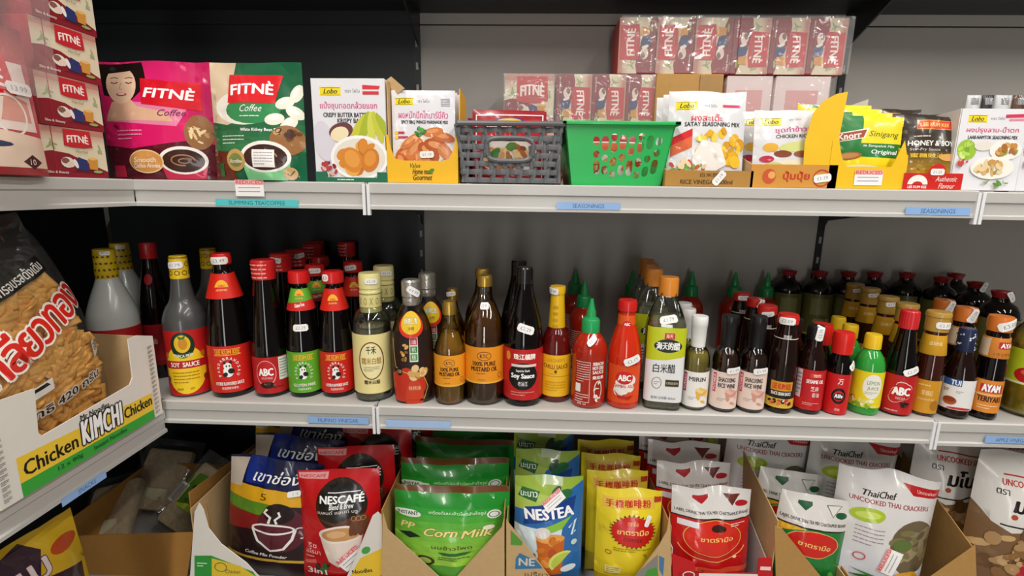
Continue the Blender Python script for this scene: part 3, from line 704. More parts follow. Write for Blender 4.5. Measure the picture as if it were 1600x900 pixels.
def hole_front():
    """front wall: the weave runs round the slot handle"""
    mb = MB(); rows = 7; n = 14; hx0, hx1, hz0, hz1 = -W*.2, W*.2, H*.42, H*.74
    for r in range(rows):
        z = .006+(H-.010)*r/(rows-.6); run = []
        for i in range(2*n+1):
            u = -W/2+W*i/(2*n); inside = hx0 < u < hx1 and hz0 < z < hz1
            if inside:
                if len(run) > 1: mb.tube(run, .0018, 6, .0050)
                run = []
            else: run.append(bq(u, .0022*math.cos(math.pi*(i/2+r)), z))
        if len(run) > 1: mb.tube(run, .0018, 6, .0050)
    for i in range(n+1):
        u = -W/2+W*i/n; run = []
        for j in range(2*rows+1):
            z = .002+(H-.003)*j/(2*rows); uu = u+.004*(z/H-.5)*(1 if i % 2 else -1)*3
            if hx0 < uu < hx1 and hz0 < z < hz1:
                if len(run) > 1: mb.tube(run, .0028, 6, .0012)
                run = []
            else: run.append(bq(uu, -.0012*math.cos(math.pi*(j/2+i)), z))
        if len(run) > 1: mb.tube(run, .0028, 6, .0012)
    return mb.build('woven_wall', GREYPL, t, True)
hole_front(); weave('woven_wall', W, Db, 0); weave('woven_wall', Db, -W/2, 1); weave('woven_wall', Db, W/2, 1)
mb = MB(); cx, cz, rx, rz_ = 0, H*.58, W*.235, H*.19; pts = []
for i in range(41):
    a = 2*math.pi*i/40; k = (abs(math.cos(a))**4+abs(math.sin(a))**4)**-.25
    q = bq(rx*k*math.cos(a), -.003, cz+rz_*k*math.sin(a)); pts.append(q)
mb.tube(pts, .0038, 8); mb.build('handle_frame', GREYPL, t, True)
mb = MB(); k = 1.02
R4 = [bq(-W/2*k, -.004, H), bq(W/2*k, -.004, H), bq(W/2*k, Db+.004, H), bq(-W/2*k, Db+.004, H)]
for a, b in zip(R4, R4[1:]+R4[:1]): mb.tube([a, b], .0045, 8)
mb.build('rim', GREYPL, t, True)
k = 1-tp; mk('base', [(-W/2*k, Db/2*(1-k), .002), (W/2*k, Db/2*(1-k), .002), (W/2*k, Db*(1+k)/2, .002), (-W/2*k, Db*(1+k)/2, .002)], [(0, 1, 2, 3)], GREYPL, t)
def d_redpack(p, W, H):
    p.rect(-W/2, 0, W/2, H, '9c1420'); p.rect(-W*.46, H*.02, W*.46, H*.95, 'eceaea'); p.rect(-W*.445, H*.03, W*.445, H*.935, 'c4141e')
    p.grad(-W*.445, H*.86, W*.445, H*.935, 'c4141e', '8a0e18', 4); p.ell(0, H*.865, W*.2, H*.04, '2a3a9a', 24); p.ell(0, H*.865, W*.16, H*.03, 'f0c020', 20)
    p.lines(-W*.34, H*.77, W*.34, H*.82, 1, 'fff8f0', .7); p.ell(0, H*.36, W*.4, H*.26, 'f0e6d8', 28); p.blobs(0, H*.36, W*.3, H*.18, ['b86a34', 'd89a5c', '8a4a24', 'f0c890', '5a8a3a'], 30, W*.07, 6)
    p.ell(-W*.2, H*.4, W*.1, H*.05, '4f8a3a', 12, 40)
RL = ['front red seasoning sachet standing in the grey basket', 'red sachet behind the front one in the grey basket', 'darker red sachet at the back of the grey basket', 'leaning red sachet at the left side of the grey basket']
b = at(796, 168, .03); pk = thing('seasoning_sachet', RL[0], 'sachet', (b.x, .034, ZT+.004), 0, rx=-4, group='red sachets in the grey basket')
P = Pouch(pk, .125, .118, .006, 'a0141e', 'flat', wr=.0015, seed=5); p = Pr(); d_redpack(p, .125, .118); P.build(p)
dup(pk, (b.x-.003, .062, ZT+.010), 2, RL[1]); dup(pk, (b.x-.008, .092, ZT+.012), -3, RL[2]); dup(pk, (b.x-.022, .125, ZT+.006), -7, RL[3])
# ---- green basket with pill-shaped holes
loc, W, H = spot(881, 1053, 190, .004, ZT)
t = thing('green_basket', 'bright green plastic basket with pill-shaped holes', 'basket', loc, 0)
GRN = mat('green_plastic', '2db95c', .35, coat=.2, vary=.04); Db = .2; tpg = .16
def gq(x, y, z):
    k = 1-tpg*(1-z/H); return (x*k, Db/2+(y-Db/2)*k, z)
def pill(cx, cy, w, h, n=6):
    r = w/2; s = max(h/2-r, 0); P = []
    for i in range(n+1): a = math.pi*i/n; P.append((cx+r*math.cos(a), cy+s+r*math.sin(a)))
    for i in range(n+1): a = math.pi+math.pi*i/n; P.append((cx+r*math.cos(a), cy-s+r*math.sin(a)))
    return P
HOLES = []
cols = [(-.235, [(.72, .13), (.5, .06), (.28, .22)]), (-.15, [(.68, .22), (.44, .06), (.24, .14)]), (-.065, [(.8-.02, .06), (.62, .16), (.38, .14), (.17, .07)]),
        (.02, [(.7, .22), (.45, .06), (.24, .16)]), (.105, [(.73, .13), (.55, .06), (.28, .24)]), (.19, [(.8-.01, .06), (.62, .16), (.37, .14), (.16, .08)]),
        (.275, [(.7, .2), (.43, .06), (.22, .16)]), (.36, [(.72, .13), (.53, .06), (.3, .22)])]
for cx, L in cols:
    for cy, h in L: HOLES.append(pill(W*cx+.004, H*(cy*.95+.02), W*.066, max(H*h*1.05, W*.066)))
def holed(name, L, holes, fn, th=.0022):
    vs = []; fs = []
    def loop(P): n = len(vs); vs.extend(Vector(p) for p in P); fs.append(list(range(n, len(vs))))
    loop([(-L/2, 0), (-L/4, 0), (0, 0), (L/4, 0), (L/2, 0), (L/2, H), (0, H), (-L/2, H)])
    for h in holes: loop(h)
    r = geometry.delaunay_2d_cdt(vs, [], fs, 2, 1e-6)
    V, F, orig = r[0], r[2], r[5]
    keep = []
    for q in F:
        c = sum((V[i] for i in q), Vector((0, 0)))/len(q)
        def inp(P):
            k = False
            for (x0, y0), (x1, y1) in zip(P, P[1:]+P[:1]):
                if (y0 > c.y) != (y1 > c.y) and c.x < (x1-x0)*(c.y-y0)/(y1-y0)+x0: k = not k
            return k
        if not any(inp(h) for h in holes): keep.append(q)
    n = len(V); v3 = [fn(p.x, p.y, 0) for p in V]+[fn(p.x, p.y, th) for p in V]; f3 = []; ed = {}
    for q in keep:
        f3.append(tuple(q)); f3.append(tuple(n+i for i in q[::-1]))
        for a, b in zip(q, q[1:]+q[:1]): ed[(a, b)] = 1
    for a, b in ed:
        if (b, a) not in ed: f3.append((b, a, n+a, n+b))
    return mk(name, v3, f3, GRN, t)
holed('front_wall', W, HOLES, lambda x, z, o: gq(x, o, z)); holed('back_wall', W, HOLES, lambda x, z, o: gq(x, Db-o, z))
sh = [pill(Db*c, H*.5, W*.05, H*.4) for c in (-.25, -.12, 0, .12, .25)]
holed('side_wall', Db, sh, lambda x, z, o: gq(-W/2+o, Db/2-x, z)); holed('side_wall', Db, sh, lambda x, z, o: gq(W/2-o, Db/2+x, z))
k = 1-tpg; mk('base', [(-W/2*k, Db/2*(1-k), .002), (W/2*k, Db/2*(1-k), .002), (W/2*k, Db*(1+k)/2, .002), (-W/2*k, Db*(1+k)/2, .002)], [(0, 1, 2, 3)], GRN, t)
mb = MB(); e = .006
for x0, x1, y0, y1 in ((-W/2-e, W/2+e, -e, .004), (-W/2-e, W/2+e, Db-.004, Db+e), (-W/2-e, -W/2+.004, -e, Db+e), (W/2-.004, W/2+e, -e, Db+e)): mb.box(x0, x1, y0, y1, H-.006, H)
bevel(mb.build('rim', GRN, t), .001)
def d_inner(p, W, H):
    p.rect(-W/2, 0, W/2, H, 'e8e2da'); p.rect(-W/2, H*.72, W/2, H*.84, '9c1624'); p.rect(-W/2, H*.5, W/2, H*.7, 'dc6a4c'); p.blobs(0, H*.35, W*.45, H*.2, ['c85a2c', 'e08a4c', 'd8a050', 'b84a24'], 40, W*.07, 2)
    p.rect(-W/2, 0, W/2, H*.14, 'dfe8d0'); p.blobs(0, H*.1, W*.45, H*.08, ['a8c060', 'f0ece0', '7a4a2a'], 24, W*.06, 5)
GL = ['front seasoning pack seen through the holes of the green basket', 'second pack inside the green basket']
b = at(950, 240, .04); pk = thing('seasoning_pack', GL[0], 'seasoning pack', (b.x+.004, .045, ZT+.0045), 0, rx=-9, group='packs in the green basket')
P = Pouch(pk, .112, .098, .005, 'e8e2da', 'flat', wr=.001, seed=8); p = Pr(); d_inner(p, .112, .098); P.build(p); dup(pk, (b.x-.006, .078, ZT+.0045), 3, GL[1])
# ---- shrink-wrapped tea boxes stacked at the back
YB = .27
def wrapped(px0, px1, py, py1, label, k, rot=0, Y=YB, z0=None, z1=None):
    a = at(px0, py, Y); b = at(px1, py1, Y); W_ = b.x-a.x-.0015
    o = thing('tea_box', label, 'tea box', ((a.x+b.x)/2, Y, z0), 0, group='shrink-wrapped tea boxes at the back')
    carton(o, W_, .095, z1-z0-.001, 'b2484c', lambda p, a, b: d_teabox(p, a, b, 1), rot=rot); return o
z0, z1, z2 = ZT+.0005, .528, .632; z3 = .7425
wrapped(788, 866, 150, 150, 'shrink-wrapped tea box behind the grey basket, lettering upright', 0, 0, YB, z1, z2)
for i, (a, b) in enumerate(((869, 925), (925, 978), (978, 1024))):
    wrapped(a, b, 150, 150, ['left', 'middle', 'right'][i]+' of three sideways tea boxes behind the green basket', 0, -1, YB, z1, z2)
for i, (a, b) in enumerate(((788, 866), (869, 925), (925, 978), (978, 1024))):
    wrapped(a, b, 210, 210, ['lower tea box behind the grey basket, under the upright one', 'lower tea box under the left sideways one', 'lower tea box under the middle sideways one', 'lower tea box under the right sideways one'][i], 0, -1 if i else 0, YB, z0, z1)
TOPL = ['first', 'second', 'third', 'fourth', 'fifth', 'sixth']
for i in range(6):
    a = 966+i*59.4
    wrapped(a, a+58.6, 75, 75, TOPL[i]+' tea box from the left in the wrapped top row under the bracket', 0, 1 if i < 3 else -1, YB, z2+.001, z3)
def wrapfilm(px0, px1, za, zb, label, Y=YB, seed=1):
    a = at(px0, 150, Y).x; b = at(px1, 150, Y).x; t = thing('shrink_wrap', label, 'wrapping', ((a+b)/2, Y, za), 0); h = b-a; v = []; f = []; n = 22; m_ = 10
    for j in range(m_+1):
        for i in range(n+1):
            x = -h/2+h*i/n; z = (zb-za)*j/m_; v.append((x, -.0035-.0025*abs(noise.noise((x*40+seed*5, z*24+x*20, seed)))-.001, z))
    for j in range(m_):
        for i in range(n): q = j*(n+1)+i; f.append((q, q+1, q+n+2, q+n+1))
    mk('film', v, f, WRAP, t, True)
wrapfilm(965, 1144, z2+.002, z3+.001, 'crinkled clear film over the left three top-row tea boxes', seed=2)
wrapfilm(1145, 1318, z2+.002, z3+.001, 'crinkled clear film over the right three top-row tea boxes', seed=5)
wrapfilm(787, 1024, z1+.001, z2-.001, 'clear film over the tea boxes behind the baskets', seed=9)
# brown carton and pale wrapped packs under the top row
a = at(1026, 150, YB-.02); b = at(1131, 150, YB-.02)
t = thing('cardboard_box', 'plain brown cardboard box under the wrapped tea boxes', 'cardboard box', ((a.x+b.x)/2, YB-.01, z0), 0)
box('box_body', t, -(b.x-a.x)/2, (b.x-a.x)/2, 0, .1, 0, z2-z0-.001, BROWNCARD, .001)
box('box_flap', t, (b.x-a.x)*.15, (b.x-a.x)/2-.001, -.0022, -.0002, (z2-z0)*.3, z2-z0-.004, 'a9824c')
for i, (x0, x1) in enumerate(((1134, 1206), (1210, 1296))):
    a = at(x0, 150, YB); b = at(x1, 150, YB); W_ = b.x-a.x
    t = thing('wrapped_pack', ['pale film-wrapped pack behind the satay pouches', 'pale film-wrapped pack behind the chicken rice pouches'][i], 'pack', ((a.x+b.x)/2, YB+.002, z0), 0)
    def d_pale(p, W, H):
        p.rect(-W/2, -H/2, W/2, H/2, 'eddcda'); p.rect(-W*.3, H*.1, W*.3, H*.38, 'e2a8a8'); p.rect(-W*.3, -H*.3, W*.2, -H*.05, 'e6bcb8')
    carton(t, W_-.002, .09, z2-z0-.002, 'e8d8d6', d_pale)
    v, f = [], []
    for j in range(11):
        for k in range(9): x = -W_/2+W_*k/8; z = (z2-z0-.002)*j/10; v.append((x, -.002-.004*abs(noise.noise((x*45, z*24+x*25, 7+i))), z))
    for j in range(10):
        for k in range(8): q = j*9+k; f.append((q, q+1, q+10, q+9))
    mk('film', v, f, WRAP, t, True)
# ---- open trays with pouches, right half
def tray(root, W, Dp, hf, hs, hb, m, cut=None, th=.0014, inner=None):
    """an opened carton: front, two sides, back, base"""
    prism('front_panel', root, cut or [(-W/2, 0), (W/2, 0), (W/2, hf), (-W/2, hf)], th, M_front(), m)
    for s in (-1, 1): prism('side_panel', root, [(th, 0), (Dp, 0), (Dp, hb), (Dp*.6, hs), (th, hf)], th, M_side(W/2 if s > 0 else -W/2+th), inner or m)
    prism('back_panel', root, [(-W/2, 0), (W/2, 0), (W/2, hb), (-W/2, hb)], th, M_front(Dp), inner or m)
    box('base_panel', root, -W/2+th, W/2-th, th, Dp-th, 0, th, inner or m)
def d_satay(p, W, H):
    p.rect(-W/2, 0, W/2, H, 'dfdee0'); d_badge(p, -W*.28, H*.84, W*.28); p.text('ตรา โลโบ', W*.02, H*.84, W*.16, H*.03, '6a6a72'); p.rect(W*.18, H*.825, W*.42, H*.855, 'c83a6a')
    p.text('ผงสะเต๊ะ', -W*.02, H*.715, W*.4, H*.075, 'd83a50', bold=.02); p.text('SATAY SEASONING MIX', W*.06, H*.645, W*.72, H*.045, '1a1a1e', bold=.03)
    p.poly([(-W*.46, H*.5), (-W*.2, H*.6), (-W*.2, H*.52), (-W*.46, H*.42)], 'd8242c'); p.poly([(-W*.46, H*.3), (-W*.2, H*.4), (-W*.2, H*.52), (-W*.46, H*.42)], 'e0683c')
    p.blobs(W*.16, H*.38, W*.3, H*.22, ['f0c030', 'e8b020', 'f4d458', 'd89a1c'], 36, W*.07, 3, .7); p.poly([(-W*.2, H*.28), (-W*.08, H*.48), (W*.16, H*.44), (W*.26, H*.22), (W*.1, H*.14), (-W*.14, H*.12)], 'f2ece4')
    p.blobs(-W*.3, H*.2, W*.15, H*.07, ['d84a3c', '7aa848', 'f0d8b0'], 14, W*.05, 7); p.blobs(-W*.1, H*.16, W*.12, H*.05, ['8ab04c', 'e0cfb0', 'c86a44'], 10, W*.04, 8)
    p.rect(-W/2, 0, W/2, H*.1, 'b8382e')
loc, W, H = spot(1047, 1171, 140, .02, ZT)
t = thing('carton_tray', 'cut-down brown carton with rice vinegar print, holding the satay pouches', 'carton', loc+Vector((.0, -.014, 0)), 0)
tray(t, W+.012, .13, .026, .06, .07, mat('brown_tray', 'b0823e', .8, vary=.08))
p = Pr(); p.text('白米醋', 0, .019, .03, .007, '4a3418'); p.text('RICE VINEGAR 600ml', -.004, .0075, .085, .007, '4a3418', bold=.02); p.build('printed_front', t, flat(), CARDP)
sticker(t, flat(), .016, .014, w=.026, rot=52, txt='£1.19')
SL = ['front satay seasoning pouch in the brown tray', 'second satay pouch behind the front one', 'rear satay pouch in the brown tray']
pk = thing('seasoning_pouch', SL[0], 'pouch', loc+Vector((-.002, .006, .002)), 2, rx=-5, group='satay pouches in the brown tray')
P = Pouch(pk, W*.98, H*.99, .010, 'e8e8ea', 'flat', wr=.002, seed=11, topwave=.002); p = Pr(); d_satay(p, W*.98, H*.99); P.build(p)
for k in (1, 2): dup(pk, loc+Vector((-.003*k, .006+.032*k, .002+.001*k)), 2-k, SL[k])
def d_rice(p, W, H):
    p.rect(-W/2, 0, W/2, H, 'dedddf'); d_badge(p, -W*.3, H*.84, W*.28); p.text('ตรา โลโบ', 0, H*.87, W*.16, H*.03, '6a6a72', rot=5)
    p.text('ชุดทำข้าวมันไก่', W*.08, H*.74, W*.66, H*.09, 'c83a8a', bold=.02, rot=4); p.text('CHICKEN RICE SET', W*.04, H*.655, W*.56, H*.045, '1a1a1e', bold=.03, rot=3)
    p.ell(W*.1, H*.52, W*.3, H*.07, 'd8dc8c', 20, 5); p.ell(-W*.3, H*.5, W*.1, H*.06, 'e8b040', 16); p.ell(W*.32, H*.48, W*.12, H*.08, 'e8c040', 14); p.ell(-W*.14, H*.42, W*.12, H*.045, '8a4a30', 16); p.ell(W*.12, H*.42, W*.12, H*.045, '9a5a3c', 16)
    p.ell(-W*.34, H*.35, W*.09, H*.045, 'c02a48', 14); p.ell(0, H*.2, W*.36, H*.14, 'e9e0c0', 24); p.ell(-W*.05, H*.18, W*.17, H*.09, 'f8f4ec', 18); p.ell(W*.16, H*.22, W*.17, H*.09, 'f3e8b8', 18); p.ell(-W*.25, H*.25, W*.14, H*.06, 'cdd27a', 16)
    p.poly([(W*.34, H*.12), (W*.48, H*.12), (W*.48, H*.34), (W*.36, H*.24)], '6a1c2c')
loc, W, H = spot(1178, 1300, 172, .02, ZT)
t = thing('carton_tray', 'orange-brown cut carton with Thai lettering, holding chicken rice pouches', 'carton', loc+Vector((0, -.014, 0)), 0)
tray(t, W+.010, .12, .037, .06, .06, mat('orange_tray', 'd0923c', .75, vary=.06), inner=TANCARD)
p = Pr(); p.text('ปุ้มปุ้ย', .004, .018, .042, .017, 'c0391c', bold=.03); p.ell(-.04, .018, .011, .012, 'c8552c', 16); p.ell(-.036, .02, .006, .006, 'e9a860', 12); p.ring(.045, .016, .014, .014, .002, 'c0391c', 20); p.build('printed_front', t, flat(), CARDP)
sticker(t, flat(), .046, .016, w=.028, rot=8, txt='£1.19')
CL = ['front chicken rice seasoning pouch in the orange-brown tray', 'rear chicken rice pouch leaning to the left']
pk = thing('seasoning_pouch', CL[0], 'pouch', loc+Vector((.002, .004, .002)), 3, rx=-6, group='chicken rice pouches')
P = Pouch(pk, W*.98, H, .010, 'e8e8ea', 'flat', wr=.0022, seed=13, topwave=.002); p = Pr(); d_rice(p, W*.98, H); P.build(p)
dup(pk, loc+Vector((-.014, .04, .006)), 5, CL[1])
# ---- yellow display carton with soup-base packs
loc, W, H = spot(1300, 1412, 150, .02, ZT)
t = thing('display_carton', 'bright yellow display carton with tall side flap and reduced ticket', 'carton', loc+Vector((-.002, -.014, 0)), 0)
YEL = mat('yellow_card', 'f2c21c', .5, vary=.03, coat=.1); Wt = W+.006; h1 = H*.52; hc = H*.24
prism('front_panel', t, [(-Wt/2, 0), (Wt/2, 0), (Wt/2, H*.3), (Wt*.42, h1), (Wt*.34, H*.32), (Wt*.3, hc), (-Wt*.28, hc), (-Wt*.36, H*.34), (-Wt*.42, h1), (-Wt/2, h1)], .0012, M_front(), YEL)
prism('side_panel', t, [(.001, 0), (.11, 0), (.11, H*.9), (.001, h1)], .0012, M_side(-Wt/2+.0012), YEL)
prism('side_panel', t, [(.001, 0), (.11, 0), (.11, H*.8), (.001, h1*.7)], .0012, M_side(Wt/2), YEL)
fl = prism('side_flap', t, [(0, 0), (.034, .0), (.046, H*.5), (.05, H*1.02), (.034, H*1.0), (.016, H*.93), (.003, H*.8), (-.004, H*.5)], .0012, Matrix.Translation((-Wt/2-.037, .006, 0)) @ Matrix.Rotation(math.radians(-8), 4, 'Z') @ M_front(), YEL)
prism('back_flap', t, [(Wt*.1, H*.5), (Wt*.55, H*.5), (Wt*.56, H*1.08), (Wt*.1, H*.94)], .0012, Matrix.Rotation(math.radians(8), 4, 'Z') @ M_front(.10), 'c9c2b0')
reduced(t, flat(), Wt*.02, hc*.5, .045, .024)
def d_soup(p, W, H):
    p.rect(-W/2, 0, W/2, H, 'f0d81e'); p.poly([(-W*.38, H*.42), (-W*.08, H*.42), (-W*.04, H), (-W*.34, H)], '1f7a34')
    p.poly([(-W/2, H*.42), (W/2, H*.42), (W/2, H*.62), (-W/2, H*.6)], '1c7432'); p.poly([(-W*.44, H*.6), (-W*.02, H*.68), (W*.02, H*.82), (-W*.36, H*.74)], 'eee9dc'); p.poly([(-W*.42, H*.61), (-W*.04, H*.69), (0, H*.8), (-W*.35, H*.73)], 'a04a38')
    p.text('Knorr', -W*.22, H*.705, W*.3, H*.085, 'f8f2e4', bold=.03, rot=10, shear=.1); p.text('Sinigang', W*.24, H*.735, W*.42, H*.1, '3a5a1c', bold=.0, shear=.25)
    p.text('sa Sampalok Mix', W*.18, H*.575, W*.44, H*.045, 'f4f6e8', bold=.01, shear=.2); p.text('Original', W*.26, H*.49, W*.36, H*.075, 'ffffff', bold=.02, shear=.1)
    p.ell(-W*.22, H*.42, W*.18, H*.055, 'a06a3a', 18, 8); p.ell(-W*.22, H*.425, W*.14, H*.035, 'c08a50', 14, 8)
    p.ell(0, H*.14, W*.45, H*.17, 'e4e4de', 24); p.blobs(W*.1, H*.14, W*.25, H*.07, ['8a9a3a', 'c8502c', 'b4884c', '4a7a2c'], 14, W*.06, 3)
KL = ['front yellow and green soup-mix pack in the yellow carton', 'second yellow soup-mix pack in the yellow carton', 'third yellow soup-mix pack, standing higher', 'rearmost yellow soup-mix pack in the carton']
pk = thing('soup_mix_pack', KL[0], 'soup pack', loc+Vector((.0, .006, .002)), -2, rx=-7, ry=2, group='soup-mix packs in the yellow carton')
P = Pouch(pk, W*1.02, H*.80, .008, 'd8c01a', 'flat', wr=.002, seed=15); p = Pr(); d_soup(p, W*1.02, H*.80); P.build(p)
for k in (1, 2, 3): dup(pk, loc+Vector((-.007*k, .006+.020*k, .002+.009*k)), -2-2*k, KL[k])
# ---- red tray with dark marinade pouches
loc, W, H = spot(1413, 1502, 178, .016, ZT)
t = thing('carton_tray', 'red open carton with white half-moon badge, holding dark marinade pouches', 'carton', loc+Vector((0, -.012, 0)), 0)
tray(t, W, .12, .026, .035, .05, 'cc2018', inner='d8cdb8')
p = Pr(); p.ell(-W*.26, .008, .016, .015, 'f6f0ea', 20, 0, 0, 180); p.ell(-W*.26, .008, .008, .005, 'cc2018', 14, 0, 0, 180); p.text('LEE KUM KEE', -W*.26, .004, .03, .004, 'ffffff', bold=.02); p.text('Authentic', W*.22, .017, .034, .008, 'f8e8e0', shear=.3); p.text('Flavour', W*.24, .006, .026, .008, 'f8e8e0', shear=.3); p.build('printed_front', t, flat(), CARDP)
q = Pr(); q.ell(.004, .028, .014, .013, 'cc2018', 18); q.build('round_tab', t, flat(), CARDP); sticker(t, flat(), .004, .028, w=.022, txt='£1.25')
def d_honey(p, W, H):
    p.rect(-W/2, 0, W/2, H, '33281e'); p.grad(-W/2, 0, W/2, H*.55, 'd0a018', '33281e', 10)
    p.rect(-W*.3, H*.8, W*.32, H*.93, 'e0962a'); p.rect(-W*.29, H*.81, W*.31, H*.92, 'cc3a1c'); p.text('LEE KUM KEE', 0, H*.865, W*.5, H*.05, 'f4d060', bold=.02)
    p.lines(-W*.34, H*.69, W*.1, H*.72, 1, 'e8dcc8'); p.text('HONEY & SOY', -W*.04, H*.61, W*.76, H*.07, 'fffaf0', bold=.03); p.text('Stir-Fry Sauce', -W*.14, H*.52, W*.5, H*.05, 'e8dcc8', shear=.1); p.text('蜜糖豉油', -W*.1, H*.44, W*.56, H*.06, 'f0c83c', bold=.02)
    p.ell(W*.28, H*.42, W*.18, H*.05, 'e0a860', 14); p.blobs(W*.2, H*.14, W*.25, H*.1, ['c87a2c', 'e0a040', '8a4a1c', '7a9a34'], 16, W*.07, 3)
HL = ['front dark brown honey-soy pouch in the red tray', 'second dark pouch in the red tray', 'rear dark pouch leaning in the red tray']
pk = thing('marinade_pouch', HL[0], 'pouch', loc+Vector((.003, .004, .002)), -3, rx=-8, ry=1.5, group='dark marinade pouches in the red tray')
P = Pouch(pk, W*.95, H*.985, .010, '2a211a', 'flat', wr=.002, seed=17, topwave=.001); p = Pr(); d_honey(p, W*.95, H*.985); P.build(p)
dup(pk, loc+Vector((-.008, .036, .010)), -5, HL[1]); dup(pk, loc+Vector((-.022, .066, .022)), -9, HL[2])
# ---- noodle seasoning carton at the right edge
def d_noodle(p, W, H):
    d_pack_head(p, W, H, 'ผงปรุงลาบ-น้ำตก', 'LAAB-NAMTOK SEASONING MIX', tc='d84a70', badge=-.25)
    p.poly([(W*.16, H*.89), (W*.44, H*.9), (W*.44, H*.94), (W*.16, H*.93)], 'd0305a'); p.poly([(W*.22, H*.855), (W*.44, H*.86), (W*.44, H*.885), (W*.22, H*.88)], 'e88aa0')
    p.ell(-W*.34, H*.5, W*.14, H*.13, '9ac03a', 18, 30); p.blobs(-W*.36, H*.5, W*.09, H*.08, ['b4d858', '7aa82c', 'd4e890'], 12, W*.05, 3)
    p.ell(-W*.1, H*.55, W*.14, H*.06, 'e6dfd4', 18); p.ell(W*.24, H*.5, W*.24, H*.125, 'f3efe8', 26); p.blobs(W*.25, H*.5, W*.16, H*.07, ['c88a44', 'a86a2c', 'd8a860', '8a9a4a'], 20, W*.055, 5)
    p.ell(W*.08, H*.28, W*.33, H*.14, 'f3efe6', 26); p.blobs(W*.08, H*.285, W*.23, H*.075, ['d8b070', 'c89a54', 'a8904a', 'e8d0a0'], 26, W*.055, 6); p.blobs(-W*.38, H*.34, W*.08, H*.05, ['c0483c', 'd8a070'], 6, W*.04, 7)
    p.blobs(W*.14, H*.09, W*.2, H*.04, ['5a8a3a', '8a9a5a', 'c8c0a0'], 10, W*.05, 9, .3)
loc, W, H = spot(1497, 1598, 170, .012, ZT)
t = thing('seasoning_carton', 'white noodle-dish seasoning carton straddling the rail joint at right', 'carton', loc+Vector((0, 0, 0)), 0, rx=-1)
carton(t, W, .014, H, 'ecebe8', d_noodle, low=True); prism('side_panel', t, [(.0, 0), (.1, 0), (.1, H*.95), (.0, H)], .0012, M_side(-W/2-.001), 'e4e1da')
t = dup(t, loc+Vector((W+.004, .004, 0)), 0, 'white seasoning carton cut off by the right photo edge')
for i, (x0, x1, c) in enumerate(((1510, 1532, 'd8d8d8'), (1534, 1552, '2c2a2a'), (1554, 1580, 'd0d0d2'), (1582, 1605, '5a3a28'))):
    a = at(x0, 158, .3); b = at(x1, 158, .3); H_ = at(x0, 149, .3).z-ZT
    t = thing('spice_packet', ['clear', 'black', 'second clear', 'brown'][i]+' small packet peeking over the white carton at right', 'packet', ((a.x+b.x)/2, .3, ZT+.0005), 0)
    P = Pouch(t, b.x-a.x, H_, .01, c, 'flat', seed=20+i, wr=.002)
    q = Pr(); q.rect(-.008, H_*.9, .008, H_*.97, '8a8a8c'); P.build(q)
